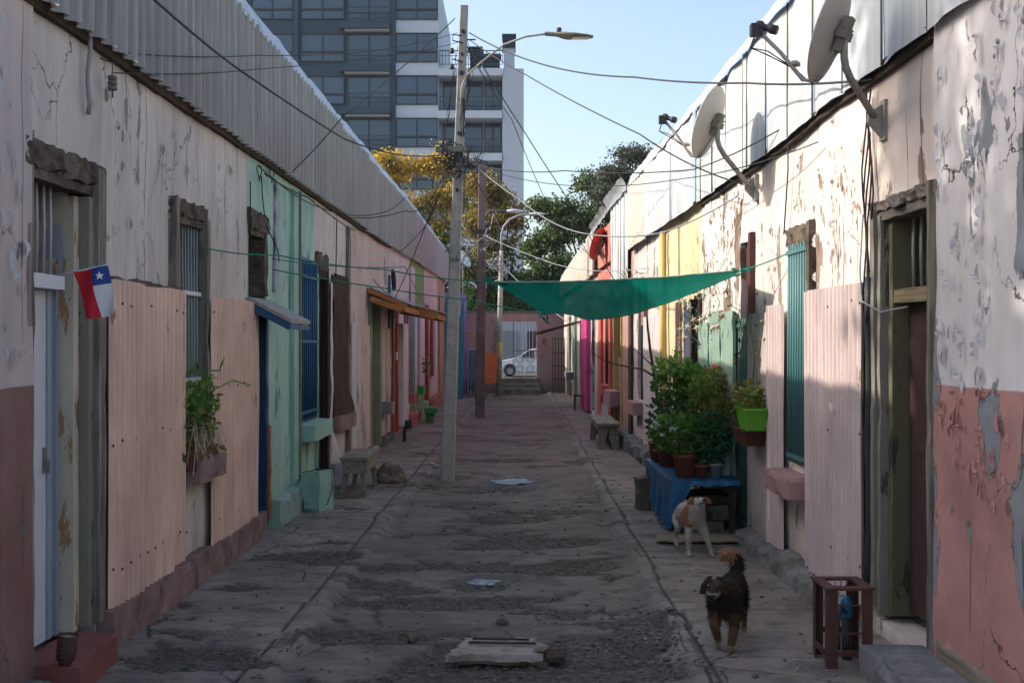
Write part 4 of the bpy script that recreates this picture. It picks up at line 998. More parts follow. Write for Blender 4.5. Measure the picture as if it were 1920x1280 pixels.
# ---------------- right 8
h8 = house(RR, UR(1092), 38.8, 'pale beige house at the far end of the right row')
wall(h8, RR, UR(1092), 38.8, PL('beige_plaster', (.50,.46,.38), seed=25, specks=1), [(33.5, 34.4, .9, 2.4), (36, 36.8, .1, 2.3)], step=.35)
tin(h8, RR, UR(1092), 38.8, M['tinbeige']); flashing(h8, RR, UR(1092), 38.8, M['flash'], w=.25); roofback(h8, RR, UR(1092), 38.8)
for o in ((33.5, 34.4, .9, 2.4), (36, 36.8, .1, 2.3)): back(h8, RR, o); bars(h8, RR, o, .02, 5, M['iron_grey'], rails=(o[2]+.1, o[3]-.1))
board(h8, RR, 32.6, 32.9, .1, 2.6, .0, .08, M['greensheet'], 'door_frame', seed=73); board(h8, RR, 35, 35.2, .1, 2.6, .0, .08, M['oldwood'], 'door_frame', seed=74)
sillblock(h8, RR, 33.3, 34.6, .65, .88, M['plinthG'], n1=.25, seed=75)
# far small awning
aw = thing('wooden_awning', P(RR, 30.2, 2.2, 0), 'thin wooden slat awning sticking out near the magenta doorway', 'awning')
mb = MB(); mb.beam(P(RR,30.0,2.35,.02), P(RR,30.3,1.98,1.35), .06, .05); mb.beam(P(RR,31.5,2.35,.02), P(RR,31.5,2.0,1.2), .06, .05); mb.beam(P(RR,30.0,2.0,1.25), P(RR,31.6,2.02,1.2), .06, .05); mb.build('awning_frame', M['oldwood_y'], aw)
mb = MB(); mb.hexa([P(RR,30,2.36,.0),P(RR,31.6,2.36,.0),P(RR,31.6,2.03,1.3),P(RR,30,2.03,1.3),P(RR,30,2.385,.0),P(RR,31.6,2.385,.0),P(RR,31.6,2.055,1.3),P(RR,30,2.055,1.3)]); mb.build('awning_sheet', M['oldwood_y'], aw)

# ================================================================ END WALL, GATE, STREET BEYOND
M['endpink'] = PL('dull_pink_plaster', (.37,.20,.185), under=(.17,.12,.10), seed=31, peel=.03, crack=.4, specks=.4, dirt=1.1)
ew = thing('end_wall', (.1, 39.9, 0), 'dull pink wall closing the far end of the alley', 'wall')
WB = 39.9; gx0, gx1, gz0, gz1 = -.64, .89, .50, 2.52
mb = MB()
mb.box(-4.2, gx0, WB, WB+.3, -.1, 2.82); mb.box(gx1, 2.6, WB, WB+.3, -.1, 2.82); mb.box(gx0, gx1, WB, WB+.3, gz1, 2.82); mb.box(gx0, gx1, WB, WB+.3, -.1, gz0)
mb.build('wall_body', M['endpink'], ew)
bx(ew, 'wall_cap', M['plinthG'], -4.2, 2.6, WB-.03, WB+.33, 2.823, 2.88)
st = thing('entrance_steps', (.15, 39.2, 0), 'three worn concrete steps up to the gateway in the end wall', 'steps')
for k in range(3):
    mb = MB(); mb.rcbox(-.52, .98, WB-.95+.3*k, WB-.003, -.1 if k == 0 else .171*k-.02+.003, .171*(k+1)-.02, seg=.12, amp=.008, seed=k); mb.build('step', M['plinthG'], st)
gt = thing('iron_gate', (.2, 39.85, .5), 'pale iron gate of upright bars and scrolls in the end wall', 'gate')
mb = MB()
for k in range(7): x = .12+k*.125; mb.box(x-.009, x+.009, WB+.10, WB+.118, gz0+.02, gz1-.01)
mb.build('bars', M['whitedoor'], gt)
mb = MB(); mb.box(gx0, gx0+.09, WB-.02, WB+.2, gz0, gz1-.002); mb.box(.03, .06, WB+.09, WB+.13, gz0, gz1-.01); mb.box(.06, gx1, WB+.09, WB+.13, gz0+.01, gz0+.04); mb.box(.06, gx1, WB+.085, WB+.125, 1.46, 1.49); mb.build('frame', M['oldwood'], gt)
mb = MB()
for cx_, cz_ in ((.28, .82), (.66, .82), (.28, 1.16), (.66, 1.16)):
    mb.tube([(cx_+(.17-.0022*k)*math.cos(k*.3), WB+.08, cz_+(.16-.0022*k)*math.sin(k*.3)) for k in range(50)], .010, 5)
mb.build('scrollwork', M['cable_grey'], gt)
bg_ = thing('iron_gate', (1.65, 38.4, 0), 'open black iron gate leaf standing beside the end wall', 'gate')
mb = MB()
for k in range(6): x = 1.40+k*.10; mb.box(x-.012, x+.012, 38.4, 38.424, .02, 1.92)
mb.build('bars', M['iron'], bg_)
mb = MB()
for z in (.05, .5, .95, 1.4, 1.9): mb.box(1.38, 1.92, 38.395, 38.43, z-.015, z+.015)
mb.build('rails', M['iron'], bg_)
# cabinet, orange board
cb = thing('metal_cabinet', (-1.36, 38.4, 0), 'tall blue-grey metal cabinet in the far left corner', 'cabinet')
mb = MB(); mb.rcbox(-1.52, -1.20, 38.3, 38.8, .06, 1.56, seg=.3, amp=.004); mb.build('body', M['bluegrey'], cb)
mb = MB(); mb.box(-1.49, -1.23, 38.28, 38.297, .12, 1.5); mb.box(-1.27, -1.25, 38.26, 38.279, .8, .95); mb.build('door', paint('dull_blue_metal', (.14,.17,.22), chip=.03, seed=50), cb)
for x in (-1.49, -1.23): bx(cb, 'leg', M['iron'], x-.02, x+.02, 38.34, 38.38, -.04, .06)
ob = thing('orange_board', (-.68, 36, 0), 'bright orange board leaning between the two far poles', 'board')
mb = MB(); mb.hexa([(-.87,36,.42),(-.50,36,.48),(-.50,36.04,.48),(-.87,36.04,.42),(-.90,36.1,1.44),(-.47,36.1,1.42),(-.47,36.14,1.42),(-.90,36.14,1.44)]); mb.build('panel', paint('orange_paint', (.62,.13,.03), chip=.0, seed=51), ob)
mb = MB(); mb.box(-.84, -.80, 36.05, 36.09, -.05, .45); mb.box(-.60, -.56, 36.05, 36.09, -.05, .5); mb.build('legs', M['oldwood'], ob)
# building across the street
sb = thing('shop_building', (0, 66, 0), 'grey building with a roller shutter across the street', 'building')
bx(sb, 'wall', M['greyplaster'], -14, 14, 66, 72, -.1, 3.3)
mb = MB()
for k in range(26): mb.box(-1.2, .35, 65.9-.02*(k % 2), 65.98, .5+k*.075, .5+k*.075+.06)
mb.build('roller_shutter', zinc('shutter_metal', (.30,.33,.36), .02, seed=12), sb)
bx(sb, 'door', M['iron'], .9, 2.2, 65.9, 65.97, 0, 2.4)
# car
car = thing('parked_car', (1.2, 58, 0), 'white hatchback parked in the street behind the gateway', 'car')
cy0, cy1 = 57.1, 58.8; x0c = -.86
prof = [(-.02,.32),(0,.55),(.08,.70),(.35,.80),(.95,.93),(1.08,.97),(1.62,1.33),(1.95,1.43),(2.7,1.46),(3.4,1.38),(3.85,1.0),(4.0,.9),(4.05,.5),(3.98,.3)]
under = [(3.55,.28),(3.5,.52),(3.3,.66),(3.05,.66),(2.85,.52),(2.8,.27),(1.1,.25),(1.05,.5),(.88,.66),(.62,.66),(.42,.52),(.36,.28)]
ring = prof+under
mb = MB(); cx_ = 1.9
def cpt(x, z, t):
    tz = max(0, (z-.95))*.35
    y = cy0+tz+(cy1-cy0-2*tz)*t; b = .05*max(0, abs(x-cx_)-1.5)
    return Vector((x0c+x, y+(b if t < .5 else -b), z))
mb.grid(lambda a, b: cpt(*ring[int(round(a*len(ring))) % len(ring)], b), len(ring), 4, sm=False, closeu=True)
bm_c = len(mb.v)
i = len(mb.v); mb.v += [cpt(x, z, 0) for x, z in ring]; mb.f.append(tuple(range(i, i+len(ring)))); mb.sm.append(False)
i = len(mb.v); mb.v += [cpt(x, z, 1) for x, z in ring]; mb.f.append(tuple(range(i+len(ring)-1, i-1, -1))); mb.sm.append(False)
cpaint = NT('white_car_paint', .25, .6); cpaint.col((.72,.74,.76)); body = mb.build('body', cpaint.m, car)
gl = glass('car_glass', (.03,.04,.05))
for poly in (((1.18,.98),(1.66,1.30),(2.0,1.37),(2.0,.97)), ((2.06,.97),(2.06,1.38),(2.7,1.40),(2.8,.98)), ((2.86,.98),(2.76,1.39),(3.25,1.34),(3.5,1.0))):
    mb = MB()
    i = len(mb.v); mb.v += [cpt(x, z, 0)-Vector((0,.006,0)) for x, z in poly]; mb.f.append((i,i+1,i+2,i+3)); mb.sm.append(False)
    mb.build('side_window', gl, car)
mb = MB(); a_ = [(1.12,.985),(1.60,1.315)]
mb.quad(cpt(*a_[0], .06)+Vector((-.012,0,.01)), cpt(*a_[1], .1)+Vector((-.012,0,.01)), cpt(*a_[1], .9)+Vector((-.012,0,.01)), cpt(*a_[0], .94)+Vector((-.012,0,.01))); mb.build('windscreen', gl, car)
for wx in (.75, 3.17):
    for wy, s in ((cy0+.02, -1), (cy1-.02, 1)):
        mb = MB(); mb.lathe([(.18,-.02),(.29,-.02),(.315,0),(.315,.17),(.29,.19),(0,.19)], (x0c+wx, wy, .315), 24, axis=(0,-s,0)); w_ = mb.build('wheel', M['cable'], car)
        mb = MB(); mb.lathe([(.185,-.005),(.17,.03),(.05,.0),(.0,-.01)], (x0c+wx, wy, .315), 10, axis=(0,-s,0)); mb.build('rim', M['zinc'], w_)
mb = MB(); mb.box(x0c+.03, x0c+.3, cy0-.004, cy0+.1, .62, .74); mb.build('headlight', gl, car)
mb = MB(); mb.box(x0c+1.25, x0c+1.38, cy0-.16, cy0-.02, .95, 1.06); mb.build('wing_mirror', cpaint.m, car)
mb = MB(); mb.box(x0c+2.3, x0c+2.45, cy0-.015, cy0, .82, .85); mb.build('door_handle', M['iron'], car)

# ================================================================ APARTMENT BLOCK
ap = thing('apartment_building', (-8, 75, 0), 'tall dark grey and white apartment block with balconies behind the trees', 'building')
YB = 75.0; K = YB/F
ax = lambda px: (px-960)*K
az = lambda py: CAMZ+(640-py)*K
M['apdark'] = plain('charcoal_render', (.042,.072,.098), .8, var=.06)
M['apwhite'] = plain('white_render', (.58,.61,.64), .8, var=.04, scale=1)
M['apside'] = plain('pale_grey_render', (.50,.53,.57), .8, var=.04, scale=1)
M['apglass'] = glass('blue_window_glass', (.028,.06,.095), .06)
M['apframe'] = plain('window_frame_dark', (.03,.035,.045), .5)
M['railm'] = plain('balcony_rail', (.045,.055,.07), .5)
fl = 79.5                                            # pixels per storey
rows = [-14-fl, -14, 65.5, 145, 224.5, 304, 383.5, 463, 542.5]
mb = MB()
mb.box(ax(380), ax(742)-.003, YB, YB+15, 0, az(-120)); mb.build('dark_wing', M['apdark'], ap)
mb = MB(); mb.box(ax(742), ax(822), YB-.02, YB+15, 0, az(-42)); mb.build('white_wing', M['apwhite'], ap)
mb = MB(); mb.box(ax(822)+.01, ax(943)-.01, YB+1.6, YB+15, 0, az(128)); mb.build('recessed_wing', M['apwhite'], ap)
mb = MB(); mb.box(ax(942), ax(982), YB-.03, YB+14, 0, az(129)); mb.build('side_wall', M['apside'], ap)
def window(px0, px1, py0, py1, y, nm='window', rail=False, transom=.66, par=None, nmul=2):
    x0, x1, z0, z1 = ax(px0), ax(px1), az(py1), az(py0); w = MB()
    w.quad((x0, y-.02, z0), (x1, y-.02, z0), (x1, y-.02, z1), (x0, y-.02, z1))
    o = w.build(nm, M['apglass'], ap); f = MB(); t = .07
    f.box(x0-t, x0, y-.09, y-.005, z0-t, z1+t); f.box(x1, x1+t, y-.09, y-.005, z0-t, z1+t); f.box(x0, x1, y-.09, y-.005, z1, z1+t); f.box(x0, x1, y-.09, y-.005, z0-t, z0)
    for k in range(1, nmul): xm = x0+(x1-x0)*k/nmul; f.box(xm-.04, xm+.04, y-.085, y-.022, z0, z1)
    if transom: zt = z1+(z0-z1)*transom; f.box(x0, x1, y-.10, y-.022, zt-.07, zt+.07)
    f.build('window_frame', M['apframe'], o)
    c = MB()                                         # pale curtains just inside
    r2 = random.Random(int(px0*7+py0)); xa = x0+(x1-x0)*r2.uniform(.05, .3)
    c.box(xa, xa+(x1-x0)*.18, y-.018, y-.012, z0, z0+(z1-z0)*.8); xb = x0+(x1-x0)*r2.uniform(.58, .75); c.box(xb, xb+(x1-x0)*.16, y-.018, y-.012, z0, z0+(z1-z0)*.8)
    c.build('curtain', M['apcurt'], o)
    return o
M['apcurt'] = glass('curtain_behind_glass', (.16,.22,.28), .15)
def railing(px0, px1, py0, py1, y, n, side=None):
    x0, x1, z0, z1 = ax(px0), ax(px1), az(py1), az(py0); f = MB()
    for k in range(n+1): x = x0+(x1-x0)*k/n; f.box(x-.018, x+.018, y, y+.03, z0, z1)
    f.box(x0, x1, y-.01, y+.04, z1-.06, z1); f.box(x0, x1, y-.005, y+.035, z0, z0+.04); f.box(x0, x1, y-.005, y+.035, z1-.40, z1-.36)
    return f.build('balcony_railing', M['railm'], ap)
for r, y0 in enumerate(rows):
    window(474, 548, y0, y0+49, YB); window(566, 644, y0, y0+49, YB)
    window(395, 456, y0, y0+49, YB)
    window(653, 731, y0+1, y0+60, YB, transom=0)
    railing(652, 730, y0+33, y0+60, YB-.75, 14)
    mb = MB(); mb.box(ax(640), ax(733), YB-.8, YB-.005, az(y0+73), az(y0+61)); mb.build('balcony_slab', M['apdark'], ap)
    mb = MB(); mb.box(ax(648), ax(731), YB-.6, YB-.015, az(y0+75.5), az(y0+73.2)); mb.build('balcony_soffit', M['apwhite'], ap)
    if y0 > -60: window(744.5, 819, y0-1, y0+50, YB-.02)
    if y0 > 100:
        window(830, 902, y0+1, y0+62, YB+1.6, transom=0); window(909, 938, y0+1, y0+62, YB+1.6, transom=0, nmul=2)
        railing(826, 940, y0+35, y0+62, YB+.05, 22)
    if y0 > 20:
        mb = MB(); mb.box(ax(820)+.02, ax(944)-.1, YB-.12, YB+1.59, az(y0+77), az(y0+63)); mb.build('balcony_slab', M['apwhite'], ap)
for px in (551, 733): 
    mb = MB(); mb.box(ax(px), ax(px+9), YB-.18, YB-.002, 0, az(-120)); mb.build('pilaster', M['apdark'], ap)
railing(824, 942, 94, 121, YB+.05, 20)
mb = MB(); mb.box(ax(944), ax(965), YB+1, YB+2.2, az(129)+.01, az(82)); ch = mb.build('chimney', M['apside'], ap)
mb = MB()
for k in range(5): mb.box(ax(942), ax(967), YB+.9, YB+2.3, az(83-k*4.4), az(81-k*4.4))
mb.box(ax(941), ax(968), YB+.85, YB+2.35, az(60), az(57)); mb.box(ax(946), ax(963), YB+1.1, YB+2.1, az(82), az(60)); mb.build('cowl', M['apdark'], ch)
for (a, b, t_, u_) in ((878, 900, 66, 122), (902, 936, 80, 122)):
    mb = MB()
    for k in range(7): mb.box(ax(a), ax(b), YB+3, YB+4.5, az(t_+8+k*5.5), az(t_+5+k*5.5))
    mb.box(ax(a)-.1, ax(b)+.1, YB+2.9, YB+4.6, az(t_+3), az(t_)); mb.box(ax(a)+.2, ax(b)-.2, YB+3.2, YB+4.3, az(u_), az(t_+3)); mb.build('roof_vent', M['apdark'], ap)

# ================================================================ TREES
def tree(base, trunk_h, blobs, mats, label, nleaf, leaf=.16, kind='tree', seed=1, gr=None, tr=.16, crown='crown'):
    random.seed(seed); base = Vector(base)
    t = thing('street_tree' if kind == 'tree' else kind, base, label, 'tree', gr)
    tk = MB(); top = base+Vector((nz(seed)*.4, nz(seed+3)*.3, trunk_h))
    tk.tube([base-Vector((0,0,.2)), base.lerp(top, .35)+Vector((.06,0,0)), top], [tr*1.5, tr*1.05, tr*.8], 9)
    tk.build('trunk', M['bark'], t)
    lb = MB(); twigs = []
    for (c, r, w) in blobs:
        c = Vector(c); st = base.lerp(top, random.uniform(.7, 1.0))
        mid = st.lerp(c, .5)+Vector((random.gauss(0,.2), random.gauss(0,.2), -.25))
        lb.tube([st, mid, c], [tr*.5, tr*.33, tr*.14], 6)
        k = max(5, int(w*30))
        for _ in range(k):
            d = Vector((random.gauss(0,1), random.gauss(0,1), random.gauss(0,.75))).normalized()*random.uniform(.45, 1.08)
            e = c+Vector((d.x*r[0], d.y*r[1], d.z*r[2])); m2 = c.lerp(e, .5)+Vector((0,0,.12))
            lb.tube([c, m2, e+Vector((0,0,-.08))], [tr*.12, tr*.08, .008], 4, cap=False); twigs.append((c, e, w))
    lb.build('limbs', M['bark'], t)
    cr = [MB() for _ in mats]; per = max(3, int(nleaf/len(twigs)))
    for (c, e, w) in twigs:
        mi = min(range(len(mats)), key=lambda q: abs((mats[q][1] if mats[q][1] is not None else .5)-((e.z-base.z)/(max(b[0][2]+b[1][2] for b in blobs)-base.z)+random.gauss(0,.10))))
        dr = (e-c); cl = random.uniform(.22, .5)
        for _ in range(per):
            s = random.random(); p = c.lerp(e, .35+.7*s)+Vector((random.gauss(0,cl*.6), random.gauss(0,cl*.6), random.gauss(0,cl*.38)))
            cr[mi].leaf(p, leaf*random.uniform(.6, 1.2), (dr.x*.4+random.gauss(0,.6), dr.y*.4+random.gauss(0,.6), -.5+random.gauss(0,.5)))
    for q, m in zip(cr, mats):
        if q.v: q.build(crown, m[0], t)
    return t
M['bark'] = rock('bark', (.035,.028,.022), (.12,.10,.08), 9)
M['lf_y'] = leafmat('yellow_leaves', (.60,.38,.045), (.44,.33,.06), tr=.5)
M['lf_o'] = leafmat('olive_gold_leaves', (.20,.18,.04), (.40,.27,.05), tr=.45)
M['lf_g'] = leafmat('green_leaves', (.06,.11,.03), (.13,.17,.05), tr=.35)
M['lf_d'] = leafmat('dark_green_leaves', (.035,.08,.03), (.08,.12,.045), tr=.3)
M['lf_b'] = leafmat('grey_green_leaves', (.05,.065,.045), (.09,.10,.06), tr=.3)
def B(px, py, Y, rx, ry, rz, w=1.0): return (tuple(at(px, py, Y)), (rx, ry, rz), w)
tree(at(800, 640, 47)-Vector((0,0,1.8)), 4.2, [B(745,320,47,1.05,1.1,.75), B(815,305,47,1.1,1.1,.75), B(725,300,46.5,.6,.6,.5,.5), B(840,370,46.5,1.1,1.2,.8), B(770,385,46,1.2,1.2,.8), B(820,440,46,1.3,1.2,.8), B(745,430,46,1.1,1.1,.8), B(855,500,46,1.3,1.2,1.0), B(790,500,46,1.1,1.1,.8)],
     [(M['lf_y'], .92), (M['lf_o'], .72), (M['lf_g'], .52)], 'autumn yellow tree behind the left row, below the white balconies', 15000, .17, seed=3)
tree(at(925, 640, 49)-Vector((0,0,1.8)), 4.0, [B(925,365,49,.9,.9,.6), B(895,345,49,.7,.7,.5), B(955,405,49,.75,.9,.7), B(895,420,49,1.0,1.0,.8), B(930,470,49,1.1,1.1,.9), B(885,500,48.5,1.1,1.1,.9), B(950,530,49,1.1,1.1,.8), B(905,560,49,1.2,1.1,.7), B(880,585,48,1.0,1,.6)],
     [(M['lf_o'], .80), (M['lf_g'], .45), (M['lf_d'], .3)], 'olive and gold tree behind the two far poles', 20000, .19, seed=4)
tree(at(1100, 640, 52)-Vector((0,0,1.8)), 4.0, [B(1060,400,52,1.5,1.4,1.0), B(1110,350,52,1.3,1.3,.9), B(1030,445,52,1.1,1.2,.9), B(1100,430,52,1.6,1.5,1.1), B(1150,390,52,1.4,1.3,1.0), B(1060,500,51,1.5,1.3,.9), B(1120,500,51,1.5,1.3,.9), B(1020,520,51,1.1,1,.8), B(1015,390,52,.6,.6,.5,.5), B(1000,470,52,.6,.6,.6,.5)],
     [(M['lf_g'], .75), (M['lf_d'], .4)], 'bushy green tree behind the right row', 26000, .20, seed=6)
tree(at(1190, 640, 47)-Vector((0,0,1.8)), 5.2, [B(1185,290,47,1.0,1.0,.55), B(1215,330,47,1.1,1.1,.7), B(1150,325,47,.9,.9,.5), B(1190,370,47,1.1,1.1,.7), B(1140,365,47,.8,.8,.4,.6)],
     [(M['lf_b'], .85), (M['lf_g'], .5)], 'thin crowned grey-green tree rising over the right roofs', 10000, .15, seed=8)
tree(at(1010, 640, 73.5)-Vector((0,0,1.8)), 3.6, [B(1000,565,73.5,2.9,1.2,1.6), B(900,570,73.5,2.9,1.2,1.5), B(1080,555,73.5,2.9,1.2,1.8), B(960,550,73.5,2.4,1.2,1.5)],
     [(M['lf_d'], .8), (M['lf_g'], .5)], 'low dark bushy tree just above the end wall', 16000, .28, seed=9)
tree((-7.6, 5.9, 0), 6.0, [((-6.9,6.6,8.6),(1.3,1.2,1.1),1), ((-7.5,5.0,9.2),(1.3,1.3,1.1),1), ((-6.6,5.5,7.7),(1.0,.9,.8),1), ((-7.0,4.2,8.2),(1.2,1,1),1), ((-7.3,6.4,10.2),(1.2,1,.8),1), ((-6.7,3.4,9.0),(1.1,.9,1),1), ((-6.8,7.75,9.9),(.9,.55,.9),1.3), ((-6.9,7.7,8.7),(.9,.5,.7),1.2), ((-6.6,7.4,8.0),(.7,.6,.6),.8)],
     [(M['lf_y'], .8), (M['lf_g'], .5)], 'yellowing yard tree behind the nearest left house', 6200, .24, seed=12)

# ================================================================ POLES AND LAMPS
M['polec'] = rock('pole_concrete', (.29,.265,.235), (.48,.445,.40), 3.5, bump=.5)
M['pole2'] = rock('brown_pole', (.12,.09,.085), (.24,.185,.175), 3.5, bump=.5)
def tangle(mb, c, sx, sz, n, seed, r=.006, dn=None):
    q = random.Random(seed); c = Vector(c)
    for k in range(n):
        a = c+Vector((q.gauss(0,sx*.35), q.gauss(0,sx*.3), q.gauss(0,sz*.35))); pts = [a]; d = Vector((q.gauss(0,1), q.gauss(0,.6), q.gauss(0,1))).normalized()
        for _ in range(q.randint(6, 12)):
            d = (d+Vector((q.gauss(0,.6), q.gauss(0,.4), q.gauss(0,.6)-.05))).normalized(); p = pts[-1]+d*sx*.28
            if (p-c).length > max(sx, sz): d = (c-p).normalized()
            pts.append(p)
        mb.tube(pts, r*q.uniform(.7, 1.4), 4, cap=False)
b0, t0 = at(838.5, 893, 14.9), at(870.5, 12, 14.9); b0.z = -.06
pole = thing('utility_pole', b0, 'nearest leaning square concrete utility pole carrying a lamp arm', 'utility pole')
def polep(z): f = (z-b0.z)/(t0.z-b0.z); return b0.lerp(t0, f)
def sqpole(h, b, t, w0, w1, mat, strip=True):
    mb = MB(); b = Vector(b); t = Vector(t)
    def fn(a, bb):
        k = int(round(a*8)) % 8; w = (w0+(w1-w0)*bb)/2; c = b.lerp(t, bb); ch = .82
        pr = [(-ch,-1),(ch,-1),(1,-ch),(1,ch),(ch,1),(-ch,1),(-1,ch),(-1,-ch)][k]
        j = .004*nz(bb*40, k)
        return c+Vector((pr[0]*w+j, pr[1]*w+j, 0))
    mb.grid(fn, 8, 60, sm=False, closeu=True); i = len(mb.v)
    for k in range(8): mb.v.append(fn(k/8, 1))
    mb.f.append(tuple(range(i, i+8))); mb.sm.append(False)
    if strip:
        for sgn in (1,):
            mb.hexa([b+Vector((sgn*w0*.30, -w0*.5-.004, .02)), b+Vector((sgn*w0*.46, -w0*.5-.004, .02)), b+Vector((sgn*w0*.46, -w0*.5+.02, .02)), b+Vector((sgn*w0*.30, -w0*.5+.02, .02)),
                     t+Vector((sgn*w1*.30, -w1*.5-.010, -.05)), t+Vector((sgn*w1*.46, -w1*.5-.010, -.05)), t+Vector((sgn*w1*.46, -w1*.5+.02, -.05)), t+Vector((sgn*w1*.30, -w1*.5+.02, -.05))])
    return mb.build('shaft', mat, h)
sqpole(pole, b0, t0, .185, .105, M['polec'])
mb = MB()
for z, s in ((5.9, .02), (5.35, .024), (5.0, .02), (4.55, .022), (4.15, .018), (3.8, .02), (5.6, .016)): c = polep(z); mb.box(c.x-s, c.x+s, c.y-.078, c.y-.05, c.z-s, c.z+s*1.2)
mb.build('bolt_holes', M['iron'], pole)
c = polep(4.26)
mb = MB(); mb.box(c.x-.30, c.x+.10, c.y-.13, c.y-.085, 4.30, 4.37); mb.box(c.x-.11, c.x+.12, c.y-.12, c.y-.09, 4.12, 4.2); mb.build('cross_arm', M['olive'], pole)
mb = MB(); tangle(mb, c+Vector((-.12,-.1,-.05)), .22, .2, 26, 5); tangle(mb, c+Vector((.14,-.08,-.12)), .24, .25, 20, 9, .005); mb.build('cable_bundle', M['cable'], pole)
c = polep(5.75)
mb = MB(); mb.tube([c+Vector((-.02,-.06,.1)), c+Vector((-.13,-.1,.1)), c+Vector((-.13,-.1,.02)), c+Vector((0,-.07,.0))], .009, 5); mb.tube([c+Vector((.0,-.06,-.25)), c+Vector((-.14,-.1,-.22)), c+Vector((-.14,-.1,-.3))], .010, 5)
for dz in (-.12, -.33): mb.lathe([(0,-.03),(.03,-.025),(.035,0),(.02,.015),(.033,.03),(0,.05)], c+Vector((-.14,-.1,dz)), 10)
mb.box(c.x+.03, c.x+.17, c.y-.02, c.y, 5.80, 5.815)
mb.build('insulator_bracket', M['iron'], pole)
mb = MB()
for k in range(6): q = random.Random(k+40); mb.tube([polep(5.8-.25*q.random())+Vector((.06,-.08,0))]+[polep(5.5-j*.2)+Vector((.09+.09*q.random()-.02*j, -.08, .05*q.random())) for j in range(6)], .005, 4)
for k in range(3): q = random.Random(k+60); mb.tube([polep(5.7-k*.2)+Vector((-.06,-.08,0))]+[polep(5.3-j*.25)+Vector((-.13-.03*j+.05*q.random(), -.08, 0)) for j in range(5)], .005, 4)
mb.build('hanging_wires', M['cable'], pole)
lampm = M['cable_grey']
pts = [polep(4.75)+Vector((.0,-.085,0)), polep(4.95)+Vector((-.0,-.10,0)), polep(5.15)+Vector((.01,-.11,0)), polep(5.3)+Vector((.06,-.12,.0)), at(905,115,14.7), at(945,84,14.6), at(985,69,14.5), at(1026,64,14.5)]
mb = MB(); mb.tube(pts, [.010,.010,.011,.012,.013,.014,.014,.014], 8); arm = mb.build('lamp_arm', M['polec'], pole)
lp = thing('street_lamp', at(1066, 68, 14.5), 'flat grey street lamp head on the long arm of the leaning pole', 'street lamp')
a, b = at(1022, 63.5, 14.5), at(1112, 69.5, 14.5); dx = (b-a)
mb = MB()
def lampf(s, t):
    ang = t*2*math.pi; wy = [.035,.04,.05,.10,.11,.11,.105,.095,.06][int(round(s*8))]; hz = [.028,.028,.028,.042,.045,.03,.022,.02,.012][int(round(s*8))]
    dz = [0,0,0,-.005,-.01,0,0,0,0][int(round(s*8))]
    return a+dx*s+Vector((0, wy*math.cos(ang), hz*math.sin(ang)+dz))
mb.grid(lambda s, t: lampf(t, s), 16, 8, closeu=True); mb.build('housing', M['olive'], lp)
mb = MB(); mb.lathe([(0,.05),(.03,.05),(.034,.04),(.034,0)], at(1048,60,14.5), 12); mb.build('photocell', M['iron'], lp)
mb = MB()
for k in range(9): p = at(1075+k*3.4, 71.5, 14.43); mb.box(p.x-.008, p.x+.008, p.y-.04, p.y+.07, p.z-.008, p.z+.002)
mb.build('led_panel', plain('led_lens', (.75,.65,.40), .3), lp)
cu = bpy.data.curves.new('pole_number', 'FONT'); cu.body = "2ob"; cu.size = .085; cu.extrude = .001; cu.align_x = 'CENTER'
to = bpy.data.objects.new('tmp', cu); COL.objects.link(to); bpy.context.view_layer.update()
me = bpy.data.meshes.new_from_object(to.evaluated_get(bpy.context.evaluated_depsgraph_get())); bpy.data.objects.remove(to)
me.materials.clear(); me.materials.append(plain('blue_marker', (.10,.12,.17), .8)); no = bpy.data.objects.new('painted_number', me); COL.objects.link(no); no.parent = pole
c = polep(2.86); no.location = c-Vector(LOC[pole.name])+Vector((-.01, -.086, 0)); no.rotation_euler = (R(90), 0, 0)

b2, t2 = at(900, 778, 27.4), at(905, 308, 27.4); b2.z = -.06
p2 = thing('utility_pole', b2, 'brown concrete pole standing straight behind the leaning one', 'utility pole')
sqpole(p2, b2, t2, .235, .19, M['pole2'])
mb = MB(); c = at(903, 438, 27.3); mb.box(c.x-.2, c.x+.2, c.y-.16, c.y-.1, c.z-.02, c.z+.08); mb.build('cross_arm', M['iron'], p2)
mb = MB(); tangle(mb, at(878,455,27.2), .35, .6, 16, 15, .009); tangle(mb, at(915,448,27.2), .2, .2, 8, 19, .008); mb.build('cable_bundle', M['cable_grey'], p2)
mb = MB(); c = at(910,410,27.2); mb.tube([c, c+Vector((.03,0,.12)), c+Vector((.12,0,.19)), c+Vector((.5,0,.20)), at(948,396,27.2)], .022, 6); mb.tube([c+Vector((0,0,-.05)), c+Vector((.05,0,-.15)), c+Vector((.15,0,-.16))], .02, 6); mb.build('lamp_arm', M['navy'], p2)
l2 = thing('street_lamp', at(960,395,27.2), 'small white street lamp head on the brown pole', 'street lamp')
mb = MB(); c = at(950,396,27.2); mb.grid(lambda s, t: c+Vector((t*.50, (.09*math.sin(math.pi*min(1,t*1.3+.1))+.02)*math.cos(s*6.283), (.045*math.sin(math.pi*min(.95,t+.12))+.01)*math.sin(s*6.283))), 12, 8, closeu=True); mb.build('housing', M['apwhite'], l2)
mb = MB(); mb.lathe([(0,.08),(.05,.08),(.05,.0)], c+Vector((.15,0,.04)), 10); mb.build('photocell', M['rustred'], l2)
b3 = at(935, 732, 37.5); b3.z = -.03
p3 = thing('lamp_post', b3, 'slim grey lamp post with a curved neck beside the gateway', 'lamp post')
mb = MB(); mb.tube([b3, at(938,560,37.5), at(940,470,37.5)], [.10,.085,.07], 10); mb.build('shaft', M['polec'], p3)
